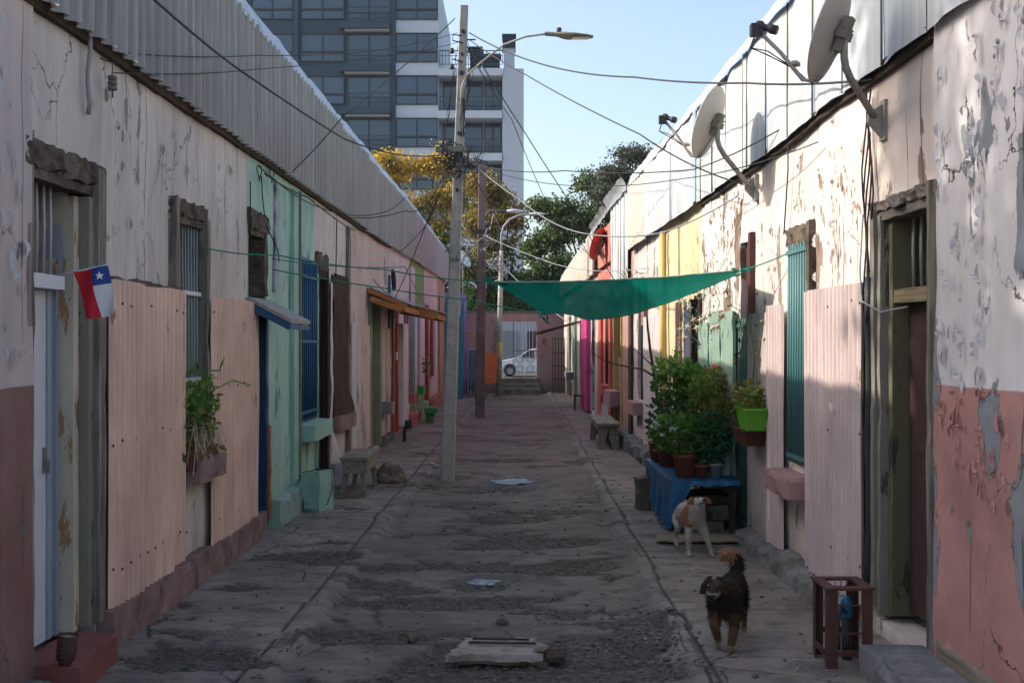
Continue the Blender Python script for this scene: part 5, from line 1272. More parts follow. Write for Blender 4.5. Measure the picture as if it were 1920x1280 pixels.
mb = MB(); mb.tube([at(940,472,37.5), at(940,440,37.5), at(944,425,37.5), at(955,412,37.5), at(972,404,37.5), at(992,401,37.5)], .035, 8); mb.build('curved_neck', M['cable_grey'], p3)
mb = MB(); c = at(990,401,37.5); mb.grid(lambda s, t: c+Vector((t*.7, .1*math.sin(math.pi*min(.97,t+.08))*math.cos(s*6.283), .05*math.sin(math.pi*min(.97,t+.08))*math.sin(s*6.283))), 12, 8, closeu=True); mb.build('lamp_head', M['apwhite'], p3)
mb = MB(); tangle(mb, at(935,498,37.3), .5, .45, 18, 25, .011); mb.build('cable_bundle', M['cable_grey'], p3)
mb = MB(); mb.lathe([(.10,0),(.103,.02),(.103,.5),(.10,.52)], (b3.x+.03, 37.5, 1.25), 12); mb.build('yellow_band', M['yelp'], p3)

# ================================================================ DISHES
def dish(mount, ctr, r, axis, face, label, seed=0, side='R', lnb=True, arml=.46, ribs=True):
    mount = Vector(mount); ctr = Vector(ctr); a = Vector(axis).normalized()
    t = thing('satellite_dish', mount, label, 'satellite dish')
    upv = (Vector((0,0,1))-a*a.z).normalized(); rt = a.cross(upv)
    d = MB()
    def f(s, q, off=0): rr_ = r*q; ang = s*6.2832; return ctr+(rt*math.cos(ang)*.92+upv*math.sin(ang)*1.06)*rr_+a*(.28*rr_*rr_/r*.55+off)
    d.grid(lambda s, q: f(s, q), 40, 8, closeu=True); d.grid(lambda s, q: f(s, q, -.012), 40, 8, closeu=True)
    d.tube([f(k/40, 1, -.006) for k in range(41)], .008, 5, cap=False)
    rf = d.build('reflector', M[face], t)
    bk = ctr-a*.05; up = upv
    m = MB(); n_ = Vector((-1,0,0)) if side == 'R' else Vector((1,0,0))
    if side == 'R': m.box(mount.x-.035, mount.x+.0, mount.y-.05, mount.y+.05, mount.z-.14, mount.z+.10); m.hexa([mount+Vector(v) for v in ((-.12,-.02,-.03),(-.03,-.02,-.13),(-.03,.02,-.13),(-.12,.02,-.03),(-.12,-.02,.02),(-.03,-.02,.08),(-.03,.02,.08),(-.12,.02,.02))])
    else: m.box(mount.x, mount.x+.035, mount.y-.05, mount.y+.05, mount.z-.12, mount.z+.10)
    m.build('wall_bracket', M['zinc'], t)
    m = MB(); p1 = mount+n_*.08; top = bk-Vector((0,0,.02)); kn = Vector((top.x, top.y, top.z-.17))
    m.tube([p1, p1.lerp(kn, .8), p1.lerp(kn, .95)+Vector((0,0,.02)), kn+Vector((0,0,.06)), top+Vector((0,0,.03))], .022, 10); m.build('support_tube', M['zinc'], t)
    m = MB(); m.beam(bk-up*.10, bk+up*.10, .07, .05, a); m.beam(bk-rt*.07, bk+rt*.07, .05, .06, a); m.tube([bk-rt*.09+up*.03, bk+rt*.13+up*.05], .008, 5); m.build('clamp', M['olive'], t)
    if lnb:
        bot = f(.75, .98, -.01); fin = ctr+a*arml+upv*(-.06)
        m = MB(); m.tube([bk-up*.08, bot-a*.02, bot+a*.06-up*.01, bot.lerp(fin, .55)-up*.02, fin-up*.02], .012, 8)
        m.beam(bot.lerp(fin, .3)-rt*.05, bot.lerp(fin, .3)+rt*.03, .03, .02); m.build('lnb_arm', M['zinc'], t)
        m = MB(); m.lathe([(0,-.03),(.03,-.03),(.034,.0),(.02,.02),(.02,.05),(.028,.06),(.028,.10),(0,.10)], fin-a*.02, 12, axis=-a); m.box(fin.x-.045, fin.x+.02, fin.y-.03, fin.y+.03, fin.z-.06, fin.z+.01)
        m.build('lnb', M['iron'], t)
        m = MB()
        for k in range(2): m.tube([fin-up*.05, fin-up*.13+a*.01*k+rt*.01, fin.lerp(bot, .25)-up*(.07+.02*k), bot.lerp(fin, .3)-up*.03, bot-up*.02, bk-up*.10], .004, 4)
        if ribs: m.tube([bk+up*.03+rt*.02*math.sin(k*.9)+rt*.03+up*(.05*math.cos(k*.9))+Vector((-.0,0,.02*k/6)) for k in range(12)], .004, 4)
        m.build('lnb_cable', M['cable'], t)
    return t
M['dishg'] = plain('dish_grey', (.42,.40,.37), .5, var=.06, scale=3)
M['dishred'] = paint('dish_red_paint', (.42,.07,.055), chip=.0, seed=60)
M['dishw'] = plain('dish_white', (.66,.68,.67), .45, var=.05)
AX = (-.80, .46, .34)
dish((XR(6.75), 6.75, 3.15), at(1567, 62, 6.38), .275, AX, 'dishg', 'largest grey satellite dish, above the brown door at the right')
dish((XR(10.1), 10.1, VR(1418,350)), at(1336, 232, 9.75), .295, AX, 'dishg', 'pale satellite dish at the right eave, left of the largest dish')
dish((XR(24.4), 24.4, 3.72), at(1124, 458, 23.9), .33, AX, 'dishred', 'red satellite dish on the coral house')
dish((-1.66, 36.2, 3.0), at(870, 486, 35.6), .28, (.75,-.45,.45), 'dishw', 'small white satellite dish behind the leaning pole', side='L', lnb=False)

# ================================================================ SHADE SAIL
M['net'] = None
t = NT('green_shade_net', .6, .3); gcol = t.mix(t.step(t.noise(3, t.map((1,1,1)), 6, .6), .35, .65), (.0,.15,.11), (.0,.22,.16))
wv = t.math('MULTIPLY', t.step(t.noise(1, t.map((90,8,8)), 3), .5, .6), .25); gcol = t.mix(wv, gcol, (.01,.26,.19)); t.col(gcol)
tl = t.n("ShaderNodeBsdfTranslucent"); t.put(gcol, tl.inputs[0]); ms = t.n("ShaderNodeMixShader"); ms.inputs[0].default_value = .38
t.l(t.b.outputs[0], ms.inputs[1]); t.l(tl.outputs[0], ms.inputs[2]); tr_ = t.n("ShaderNodeBsdfTransparent"); m2 = t.n("ShaderNodeMixShader"); m2.inputs[0].default_value = .01
t.l(ms.outputs[0], m2.inputs[1]); t.l(tr_.outputs[0], m2.inputs[2]); t.l(m2.outputs[0], t.o.inputs[0]); M['net'] = t.m
A_, B_, C_, D_ = at(925, 529, 10.6), at(1386, 508, 9.6), at(1378, 516, 10.3), at(1020, 588, 11.9)
sail = thing('shade_sail', (A_+B_+C_+D_)/4, 'green shade net tied across the alley between the two rows', 'shade net')
def sailf(s, q):
    near = A_.lerp(B_, s); near.z += -.035*math.sin(math.pi*s)
    far = D_.lerp(C_, s)
    far.z += -.20*math.sin(math.pi*s**.9)*(1-.25*s)
    far.z += .05*math.sin(math.pi*min(1, s*4))*(1 if s < .25 else 0)
    p = near.lerp(far, q)
    p.z += -.09*math.sin(math.pi*q)*math.sin(math.pi*s)+.010*nz(s*9, q*3, 1)*(1-abs(2*s-1))+.006*nz(s*30, q*9)
    p.y += .05*nz(s*3, q*2)
    return p
mb = MB(); mb.grid(sailf, 70, 26); mb.build('net_cloth', M['net'], sail)
mb = MB(); mb.tube([sailf(k/40, 0)+Vector((0,-.004,.004)) for k in range(41)], .009, 5); mb.tube([sailf(k/40, 1)+Vector((0,0,-.003)) for k in range(41)], .006, 5)
mb.build('hem_cord', M['greensheet'], sail)
q = random.Random(5); mb = MB()
for cpt_ in (A_, B_, D_):
    mb = MB()
    for _ in range(9): mb.leaf(cpt_+Vector((q.gauss(0,.03), q.gauss(0,.03), q.gauss(0,.02))), .09, (q.gauss(0,1), 0, q.gauss(-.3,.5)), .35)
    mb.build('bunched_corner', M['net'], sail)

# ================================================================ CABLES AND ROPES
def cable(pts, sag, r, mat, label, name='overhead_cable', cat='cable', group=None):
    mb = MB(); P_ = []
    for i in range(len(pts)-1):
        a, b = Vector(pts[i]), Vector(pts[i+1]); sg = sag[i] if isinstance(sag, (list, tuple)) else sag
        n = 18
        for k in range(n+(1 if i == len(pts)-2 else 0)):
            s = k/n; p = a.lerp(b, s); p.z -= sg*4*s*(1-s); P_.append(p)
    mb.tube(P_, r, 5); return single(mb, name, M[mat], label, cat, None, group)
cable([at(280,-8,5.6), at(440,125,7.6), at(646,261,11.0), at(849,286,14.8)], [.01,.01,.10], .008, 'cable', 'thick black cable from the top left corner down to the leaning pole cross arm')
cable([P('L', UL(525), 3.52, .12), at(640,222,12.7), at(853,35,14.8)], [.02,.03], .007, 'cable', 'black cable rising from the left eave to the very top of the leaning pole')
cable([P('L', UL(182), VL(182,98), .1), at(480,104,9.5), at(660,100,12), at(858,62,14.8)], [.02,.01,.03], .004, 'cable', 'upper thin wire from the left wall insulator to the leaning pole')
cable([P('L', UL(182), VL(182,137), .1), at(480,130,9.5), at(660,112,12), at(858,80,14.8)], [.02,.01,.03], .004, 'cable', 'lower thin wire from the left wall insulator to the leaning pole')
cable([at(880,62,14.8), at(1190,145,11.5), at(1400,156,9), P('R', 6.85, VR(1652,150), .05)], [.14,.02,.02], .009, 'cable', 'cable crossing the open sky from the leaning pole to the right wall')
cable([at(880,75,14.8), at(985,140,13.5), at(1200,252,11), P('R', 10.1, VR(1418,352), .05)], [.02,.02,.06], .007, 'cable', 'cable slanting from the leaning pole down to the pale satellite dish')
cable([at(884,88,14.9), at(985,250,17), at(1080,395,19), P('R', 19.2, 2.4, .05)], [.02,.02,.05], .008, 'cable', 'steep cable from the leaning pole down into the right row')
cable([at(878,95,14.9), at(960,225,21), at(1018,365,26), at(1110,500,30)], .03, .008, 'cable', 'steep thin cable passing the white block edge behind the leaning pole')
cable([at(876,304,14.8), at(1060,320,12), at(1300,318,10.6), P('R', UR(1487), VR(1487,236), .06)], [.06,.03,.03], .006, 'cable', 'level cable from the leaning pole junction to the wall above the teal window')
cable([at(876,306,14.8), at(1085,349,13), at(1280,335,11), P('R', 8.0, VR(1630,218), .06)], [.06,.03,.04], .005, 'cable', 'second level cable running from the junction under the dishes')
cable([at(884,305,14.8), at(975,375,14), at(1090,437,13), at(1240,437,12), P('R', UR(1398), VR(1398,368), .08)], [.02,.06,.04,.03], .008, 'cable_grey', 'pale slack cable looping from the junction to the right eave')
cable([at(906,440,27.2), at(1040,495,22), at(1230,500,17), P('R', 18.5, 2.95, .05)], [.03,.1,.05], .008, 'cable_grey', 'grey cable from the brown pole to the right row')
cable([at(850,290,14.8), at(795,430,15.2), at(740,560,16), P('L', 17.6, 2.78, .1)], .03, .006, 'cable', 'long drooping wire from the junction to the left awning wall', group=None)
cable([at(852,295,14.8), at(800,420,16), P('L', 20.2, 3.4, .2)], .04, .006, 'cable', 'wire from the junction down to the eave by the green house')
cable([at(846,288,14.8), at(760,395,14.2), P('L', 13.9, 3.35, .2)], [.25,.05], .006, 'cable', 'slack wire sagging from the junction to the eave above the sack window')
cable([at(760,370,15), at(720,398,14.2), P('L', 13.0, 3.34, .15), P('L', 9.9, 3.34, .15)], [.03,.06,.05], .006, 'cable', 'wire crossing the left tin parapet down along the mint house eave')
cable([P('L', UL(476), VL(476,326), .1), P('L', UL(560), VL(560,370), .1), P('L', UL(650), 3.35, .1)], .02, .008, 'cable', 'dark cable stretched along the wall above the blue window')
cable([at(876,300,14.8), at(935,380,25), at(935,480,37.3)], [.2,.4], .010, 'cable', 'cable from the junction to the slim lamp post')
cable([at(945,500,37.3), at(1060,600,34), P('R', 31, 2.5, .05)], .1, .012, 'cable_grey', 'pale cable from the lamp post to the far right houses')
cable([at(905,450,27.2), at(925,400,30), at(975,470,37)], .2, .010, 'cable_grey', 'pale loop of cable hanging between brown pole and lamp post')
M['rope'] = plain('green_rope', (.02,.22,.14), .8)
cable([P('L', UL(362), VL(362,463), .06), at(520,478,9.6), at(720,505,10.2), A_], [.02,.02,.02], .006, 'rope', 'upper green rope from the left barred window to the shade net', 'rope', 'rope')
cable([P('L', UL(500), VL(500,505), .06), at(720,540,11.3), at(880,562,11.6), D_], .01, .006, 'rope', 'lower green rope from the mint house to the shade net', 'rope', 'rope')
cable([B_, P('R', rw1[1]-.02, VR(1480,478), .05)], .01, .006, 'rope', 'short green rope from the shade net to the teal barred window', 'rope', 'rope')
cable([P('L', UL(498), VL(498,485), .06), at(760,500,14), P('L', 26, 2.62, .2)], [.04,.05], .006, 'gategreen', 'long dark green clothes line along the left row', 'rope', 'clothes line')

# ================================================================ BENCHES, BLOCKS, CLUTTER
def leg4(mb, x0, x1, y0, y1, h, w, splay=.03, **k):
    pass
bn = thing('wooden_bench', (-1.83, 13.5, 0), 'low wooden bench with a boxed apron against the left row', 'bench')
mb = MB(); mb.rcbox(-2.0, -1.66, 12.95, 14.1, .42, .455, rot=.0, seg=.06, amp=.004, seed=1, chip=.04); mb.build('seat', M['benchwood'], bn)
for (a, b, c, d) in ((-1.97,-1.69,12.98,13.005), (-1.97,-1.69,14.05,14.075), (-1.97,-1.945,13.01,14.04), (-1.715,-1.69,13.01,14.04)):
    mb = MB(); mb.rcbox(a, b, c, d, .27, .418, seg=.1, amp=.003, seed=a); mb.build('apron', M['benchwood'], bn)
for lx, ly, sx in ((-1.93,13.04,-.05), (-1.74,13.04,.02), (-1.93,14.0,-.05), (-1.74,14.0,.03)):
    mb = MB(); mb.beam((lx+sx,ly,-.03), (lx,ly,.30), .055, .05, (0,1,0)); mb.build('leg', M['benchwood'], bn)
bn = thing('wooden_bench', (1.6, 19.7, 0), 'grey plank bench with solid ends against the right row', 'bench')
mb = MB(); mb.rcbox(1.42, 1.80, 18.6, 20.75, .40, .44, seg=.09, amp=.004, seed=2, chip=.04); mb.build('seat', M['benchwood'], bn)
for y in (18.72, 20.55):
    mb = MB(); mb.hexa([(1.43,y,-.03),(1.53,y,-.03),(1.53,y+.04,-.03),(1.43,y+.04,-.03),(1.45,y,.398),(1.61,y,.398),(1.61,y+.04,.398),(1.45,y+.04,.398)])
    mb.hexa([(1.68,y,-.03),(1.79,y,-.03),(1.79,y+.04,-.03),(1.68,y+.04,-.03),(1.612,y,.398),(1.77,y,.398),(1.77,y+.04,.398),(1.612,y+.04,.398)]); mb.build('end_leg', M['benchwood'], bn)
mb = MB(); mb.box(1.46, 1.485, 18.76, 20.55, .30, .397); mb.build('apron', M['benchwood'], bn)
# boulder
def boulder(name, c, s, mat, label, seed, cat='stone'):
    mb = MB(); bm = bmesh.new(); bmesh.ops.create_icosphere(bm, subdivisions=4, radius=1); k = seed*3.3
    for v in bm.verts: p = v.co; w = 1+.38*nz(p.x*1.3+k, p.y*1.3, p.z*1.3)+.12*nz(p.x*4, p.y*4+k, p.z*4); mb.v.append(Vector(c)+Vector((p.x*s[0]*w, p.y*s[1]*w, max(-.5, p.z)*s[2]*w)))
    for f in bm.faces: mb.f.append(tuple(v.index for v in f.verts)); mb.sm.append(False)
    bm.free(); return single(mb, name, mat, label, cat, (c[0], c[1], 0))
M['boulder'] = rock('brown_stone', (.08,.06,.048), (.22,.17,.135), 5)
boulder('boulder', (-1.56, 14.3, .07), (.19,.17,.17), M['boulder'], 'rough brown boulder on the ground beside the boxed wooden bench', 4)
boulder('boulder', (1.72, 21.9, .08), (.18,.18,.2), M['boulder'], 'dark rubble block on the ground behind the grey plank bench', 6)
mb = MB(); mb.rcbox(1.33, 1.46, 11.95, 12.15, -.02, .34, rot=.15, seg=.05, amp=.02, seed=7, chip=.1); single(mb, 'concrete_block', M['boulder'], 'broken concrete lump standing behind the blue covered table', 'concrete block')
boulder('boulder', (-.62, 6.95, -.035), (.035,.03,.03), M['boulder'], 'dark pebble lying left of the puddle on the broken road', 8)
boulder('boulder', (-.06, 7.35, -.04), (.035,.025,.03), M['boulder'], 'small dark pebble in the road beyond the broken slab', 10)
# mint box
mx = thing('mint_box', (-2.08, 12.0, 0), 'dented mint painted box with wire on the ground under the blue window', 'box')
mb = MB(); c = Vector((-2.10, 12.0, -.02)); m_ = Matrix.Rotation(-.35, 3, 'Z')
def mbf(a, b, e):
    w = .125-(.04*(1-b) if a < .5 else 0); return c+m_@Vector(((a-.5)*2*w, (e-.5)*.30, b*.42+(.03*a if b > .9 else 0)))
mb.rbox(mbf, .34, .42, .3, seg=.05, amp=.010, seed=9, chip=.08); mb.build('casing', M['mintpaint'], mx)
mb = MB(); mb.tube([mbf(.2,1,0)+Vector((0,-.01,.01)), mbf(.5,1.02,.5), mbf(.9,1,.9)+Vector((.01,0,.01)), mbf(1,.6,.9)+Vector((.012,0,0)), mbf(1,.2,.5)+Vector((.012,0,0)), mbf(.3,.25,0)+Vector((0,-.012,0))], .006, 5); mb.build('binding_wire', M['iron'], mx)
# things by the red door far left
mb = MB(); mb.tube([(-1.93,20.1,0),(-1.93,20.1,.25),(-1.88,20.1,.33),(-1.85,20.1,.28)], .03, 8); mb.lathe([(0,.0),(.06,.0),(.07,.12),(.05,.14)], (-1.86,20.1,.25), 10); single(mb, 'floor_pipe', M['iron'], 'dark bent pipe stub at the foot of the red doorway', 'pipe')
pl_ = thing('planter_stand', (-1.55, 24.8, 0), 'vivid green painted stand at the foot of the green house', 'stand')
mb = MB(); mb.rcbox(-1.93, -1.66, 24.6, 25.2, .22, .34, seg=.1, amp=.004); mb.build('top', paint('vivid_green_stand', (.04,.25,.06), seed=61), pl_)
mb = MB(); mb.rcbox(-1.90, -1.74, 24.7, 25.1, -.03, .217, seg=.1, amp=.004); mb.build('foot', paint('vivid_green_foot', (.04,.22,.05), seed=62), pl_)
fr = thing('bicycle_rack', (-1.45, 36.2, 0), 'small dark tubular rack on the ground by the turquoise house', 'rack')
mb = MB()
for x in (-1.62, -1.45, -1.28): mb.tube([(x,36.0,0),(x,36.0,.55),(x+.08,36.0,.55),(x+.08,36.0,0)], .015, 6)
mb.build('bent_tubes', M['iron'], fr)
st2 = thing('stool', (1.9, 29.5, 0), 'tiny dark stool outside the magenta doorway', 'stool')
mb = MB(); mb.box(1.62, 1.92, 29.3, 29.7, .36, .39); mb.build('seat', M['darkwood'], st2)
for x, y in ((1.64,29.32), (1.88,29.32), (1.64,29.66), (1.88,29.66)): mb = MB(); mb.box(x, x+.03, y, y+.03, -.03, .36); mb.build('leg', M['darkwood'], st2)
mb = MB(); mb.hexa([(1.66,21.3,0),(1.80,21.3,0),(1.80,21.33,0),(1.66,21.33,0),(1.74,21.6,.62),(1.86,21.6,.55),(1.86,21.63,.55),(1.74,21.63,.62)]); single(mb, 'loose_board', M['whiteb'], 'short pale board leaning on the wall behind the grey plank bench', 'board')

# broken marble slab in the road
sx0, sx1 = -.385, .22
sb_ = thing('broken_slab', (-.1, 6.6, -.04), 'broken pale marble slab with two rods lying on it, foreground road', 'slab')
M['marble'] = rock('dirty_marble', (.20,.165,.135), (.46,.41,.36), 6, bump=.5)
def slabf(a, b, e):
    x = sx0+(sx1-sx0)*a; y = 6.42+.30*e; cut = .10*e+.05*abs(nz(e*4)) if a < .3 else 0; cut2 = -.09*abs(math.sin(e*5+.4)) if a > .7 else 0
    return Vector((x+(cut*(1-a/.3) if a < .3 else 0)+(cut2*(a-.7)/.3 if a > .7 else 0), y+.02*nz(x*7, 3)*(1 if e < .1 else .2), -.035+b*.042+.02*e*b))
mb = MB(); mb.rbox(slabf, .6, .05, .5, seg=.025, amp=.005, fr=14, seed=3, chip=.03)
sl_ = mb.build('slab', M['marble'], sb_)
mb = MB(); mb.rbox(lambda a, b, e: slabf(a, b, e)*1+Vector((0, -.012+.03*(1-e) if e < .1 else -.004, -.022)), .6, .05, .5, seg=.03, amp=.006, fr=14, seed=3, chip=.03); mb.build('rusty_underside', rock('rusty_underside', (.10,.055,.03), (.25,.16,.10), 9), sb_)
for dy in (.30, .42): mb = MB(); mb.tube([slabf(.12,1,dy/.52)+Vector((.02,0,.013)), slabf(.88,1,dy/.52-.06)+Vector((0,0,.013))], .0075, 6); mb.build('rod', M['iron'], sb_)
mb = MB(); mb.rcbox(.20, .31, 6.40, 6.58, -.03, -.004, rot=-.1, seg=.05, amp=.003, seed=3); single(mb, 'wooden_block', M['darkwood'], 'small flat dark wooden piece beside the broken marble slab', 'wooden piece')

# flat cardboard, under the dogs
mb = MB(); mb.rbox(lambda a, b, e: Vector((1.28+.72*a+.05*e, 9.93+.36*e, .022+.012*b+.012*nz(a*6, e*3))), .7, .012, .36, seg=.05, amp=.004, seed=8); single(mb, 'cardboard_sheet', plain('old_cardboard', (.24,.19,.13), .9), 'flattened dirty cardboard on the pavement behind the white and brown dog', 'cardboard')

# rusty iron stand at right
cr = thing('iron_stand', (1.80, 6.35, 0), 'rusty square iron stand around a water tap, front right', 'stand')
M['rust'] = paint('rusty_red_iron', (.085,.032,.024), under=(.05,.03,.025), chip=.08, rough=.8, seed=63)
x0, x1, y0, y1, zt = 1.735, 1.985, 6.16, 6.46, .43
for x, y in ((x0,y0), (x1,y0), (x0,y1), (x1,y1)):
    sx = 1 if x == x0 else -1; sy = 1 if y == y0 else -1; mb = MB(); lo, hi = sorted((x, x+sx*.058)); mb.box(lo, hi, min(y, y+sy*.006), max(y, y+sy*.006), -.02, zt); l2_, h2_ = sorted((y+sy*.0065, y+sy*.05)); mb.box(min(x, x+sx*.006), max(x, x+sx*.006), l2_, h2_, -.02, zt)
    mb.box(x-.02*(1 if sx > 0 else .0), x+.02*(0 if sx > 0 else 1)+.0, y-.01, y+.03, -.035, -.0); mb.build('leg', M['rust'], cr)
mb = MB()
mb.box(x0-.01, x1+.01, y0-.01, y0+.055, zt+.002, zt+.016); mb.box(x0-.01, x1+.01, y1-.045, y1+.01, zt+.002, zt+.016); mb.box(x0-.01, x0+.05, y0+.056, y1-.046, zt+.002, zt+.016); mb.box(x1-.05, x1+.01, y0+.056, y1-.046, zt+.002, zt+.016)
mb.build('top_frame', M['rust'], cr)
for b_ in ((x0+.046, x1-.046, y0-.003, y0+.01, .07, .10), (x0+.046, x1-.046, y0-.003, y0+.004, .345, .352), (x0-.003, x0+.01, y0+.06, y1-.05, .06, .09), (x0+.05, x1-.05, y1-.01, y1, .13, .16), (x0+.046, x1-.046, y0-.002, y0+.008, .19, .20)): mb = MB(); mb.box(*b_); mb.build('cross_bar', M['rust'], cr)
for k in range(3): mb = MB(); mb.tube([(x0+.05+.03*k, y0+.03, zt+.02), (x0+.11+.04*k, y1-.06, zt+.022)], .004, 4); mb.build('top_wire', M['rust'], cr)
tp = thing('water_tap', (1.84, 6.37, 0), 'standpipe with a bright blue cap inside the rusty iron stand', 'water tap')
mb = MB(); mb.tube([(1.90,6.36,-.03), (1.90,6.36,.24)], .028, 10); mb.build('standpipe', M['iron'], tp)
mb = MB(); mb.lathe([(.03,0),(.032,.07),(.028,.09),(.018,.10),(.018,.115),(0,.12)], (1.90,6.36,.24), 14); mb.build('blue_cap', plain('blue_plastic', (.01,.16,.30), .4), tp)
mb = MB(); mb.tube([(1.89,6.33,.27), (1.85,6.29,.31), (1.825,6.26,.25), (1.82,6.26,.17), (1.83,6.26,.08)], .010, 8); mb.lathe([(.0,.0),(.016,.02),(.016,.07),(.004,.12)], (1.822,6.26,.09), 10); mb.build('hose_and_spout', M['navy'], tp)

# red step, base conduit and rusty lamp can at far left
mb = MB(); mb.rbox(lambda a, b, e: P('L', 5.62+.75*a-.05*e*a, -.05+.22*b-.02*a, -.1+(.36-.06*a)*e), .75, .22, .36, seg=.05, amp=.010, seed=12, chip=.1); mb.build('door_step', paint('red_painted_step', (.24,.075,.065), under=(.28,.22,.19), chip=.06, rough=.85, seed=64), hL)
mb = MB(); mb.rwbox(L, 3.3, 5.55, -.1, .12, .035, .14, seg=.07, amp=.012, seed=13, chip=.06); mb.build('footing', M['plinthG'], hL)
can = thing('rusty_lantern', P('L', 5.72, .17, .13), 'small rusty brown cylinder lantern on the red step, bottom left', 'lantern')
c = P('L', 5.66, .15, .17); m_ax = (.12,0,1)
mb = MB(); mb.lathe([(.0,.0),(.028,.0),(.03,.03),(.046,.05),(.048,.07),(.052,.17),(.046,.172),(.044,.13),(0,.125)], c, 20, axis=m_ax); mb.build('body', M['rust'], can)
mb = MB(); mb.lathe([(0,.150),(.043,.150),(.044,.158),(0,.160)], c, 20, axis=m_ax); mb.build('lens', plain('milky_lens', (.55,.50,.38), .3), can)
mb = MB()
for k in range(3): mb.tube([c+Vector((-.025,-.048,.07+.02*k)), c+Vector((.0,-.055,.068+.02*k)), c+Vector((.022,-.05,.07+.02*k))], .0035, 5)
mb.build('vent_ribs', M['iron'], can)

# ---------------- flag
fl_ = thing('flag', at(112,514,5.85), 'small Chilean style flag, red white and blue with one star, by the white door', 'flag')
s0, s1 = at(108,516,5.9), at(204,497,5.9)
mb = MB(); mb.tube([s0, s1], .006, 6); mb.build('flag_staff', M['whitedoor'], fl_)
ca, cb_, cc, cd = at(137,510,5.88), at(203,498,5.88), at(216,588,5.85), at(166,598,5.85)
def flg(s, q, o=0): p = ca.lerp(cb_, s).lerp(cd.lerp(cc, s), q); p.y += .022*math.sin(s*6+q*4)-.012*q+o; p.z -= .006*math.sin(math.pi*s)*q; return p
def fm(n, c): t = NT(n, .8, .2); t.col(t.mix(t.noise(60, None, 2), tint(c, .9), tint(c, 1.1))); return t.m
for nm, mt, (a0, a1, b0_, b1_) in (('red_field', fm('flag_red', (.50,.02,.035)), (0,.5,0,1)), ('blue_canton', fm('flag_blue', (.03,.07,.26)), (.5,1,0,.36)), ('white_field', fm('flag_white', (.62,.62,.63)), (.5,1,.36,1))):
    mb = MB(); mb.grid(lambda s, q: flg(a0+(a1-a0)*s, b0_+(b1_-b0_)*q), 8, 16); o = mb.build(nm, mt, fl_)
    if nm == 'blue_canton':
        mb = MB(); pts = [flg(.75+(.13 if k % 2 == 0 else .05)*math.sin(k*math.pi/5+.15), .18-(.095 if k % 2 == 0 else .036)*math.cos(k*math.pi/5+.15), -.003) for k in range(10)]; cen = flg(.75, .18, -.003)
        for k in range(10): mb.tri(cen, pts[k], pts[(k+1) % 10])
        mb.build('star', fm('flag_star', (.8,.8,.8)), o)

# ================================================================ PLANTS
M['terra'] = plain('terracotta', (.26,.075,.038), .8); M['bluepot'] = plain('blue_pot', (.01,.07,.17), .4); M['browntub'] = plain('brown_plastic', (.12,.04,.03), .5)
M['limepot'] = plain('lime_plastic', (.13,.42,.03), .35, var=.04)
M['tarp'] = NT('blue_tarpaulin', .38, .5); t = M['tarp']; t.col(t.mix(t.step(t.noise(3, None, 5), .4, .65), (.0,.065,.18), (.01,.12,.27))); t.bump(t.noise(7, t.map((1,1,.6)), 7, .65, 1.2), 1.0, .05); M['tarp'] = t.m
M['lf1'] = leafmat('geranium_leaves', (.05,.15,.03), (.14,.27,.05), tr=.35)
M['lf2'] = leafmat('light_green_leaves', (.12,.25,.045), (.22,.34,.07), tr=.35)
M['lf3'] = leafmat('fern_leaves', (.02,.10,.045), (.05,.15,.06), tr=.3)
M['lf4'] = leafmat('olive_leaves', (.15,.17,.04), (.27,.23,.06), tr=.35)
M['petw'] = plain('white_petals', (.7,.72,.70), .6); M['petp'] = plain('pink_petals', (.75,.25,.22), .6)
tb = thing('plant_table', (1.75, 11.3, 0), 'low table draped in blue tarpaulin and crowded with potted plants', 'table')
TX0, TX1, TY0, TY1, TZ = 1.49, 2.13, 10.45, 12.3, .50
mb = MB(); mb.box(TX0+.02, TX1, TY0+.02, TY1, TZ-.04, TZ-.006); mb.build('table_top', M['darkwood'], tb)
for x, y in ((TX0+.05,TY0+.05), (TX1-.09,TY0+.05), (TX0+.05,TY1-.1), (TX1-.09,TY1-.1)): mb = MB(); mb.box(x, x+.05, y, y+.05, -.03, TZ-.041); mb.build('leg', M['darkwood'], tb)
def tarpf(s, q):                                       # q 0..0.5 over the top, 0.5..1 hanging down the alley side
    y = TY0-.02+(TY1-TY0+.1)*s
    if q < .5: x = TX1-(TX1-TX0+.01)*q*2; return Vector((x, y, TZ+.010+.008*nz(x*6, y*5)))
    h = (q-.5)*2; fold = .030*math.sin(y*13+2*nz(y*2, 1))+.02*math.sin(y*31)
    return Vector((TX0-.012-(.0+fold)*h-.01*h*h, y+.02*h*nz(y*5), TZ+.008-h*(TZ-.03-.05*nz(y*2.3, 4)-(.12 if y > 11.6 else 0)*1)))
mb = MB(); mb.grid(tarpf, 90, 26)
def tarp2(s, q): x = TX0-.01+(TX1-TX0)*s; w = max(0, 1-s*3.2); return Vector((x-.05*q*w, TY0-.022-.025*q-.02*q*math.sin(x*22), TZ+.008-q*(.05+.02*nz(x*9)+.42*w)))
mb.grid(tarp2, 40, 14); mb.build('tarpaulin', M['tarp'], tb)
for k, (a, b, z, hh) in enumerate(((1.62,2.0,.0,.10), (1.66,1.9,.11,.08), (1.85,2.1,.11,.14), (1.70,2.08,.26,.07))):
    mb = MB(); mb.rcbox(a, b, 10.62, 11.2, z, z+hh, seg=.07, amp=.008, seed=k); single(mb, 'stacked_block', M['boulder'] if k % 2 == 0 else M['darkwood'], ['wide stone block on the ground under the plant table', 'dark wooden block stacked on the stone under the plant table', 'square stone block against the wall under the plant table', 'topmost dark plank stored under the plant table'][k], 'block')
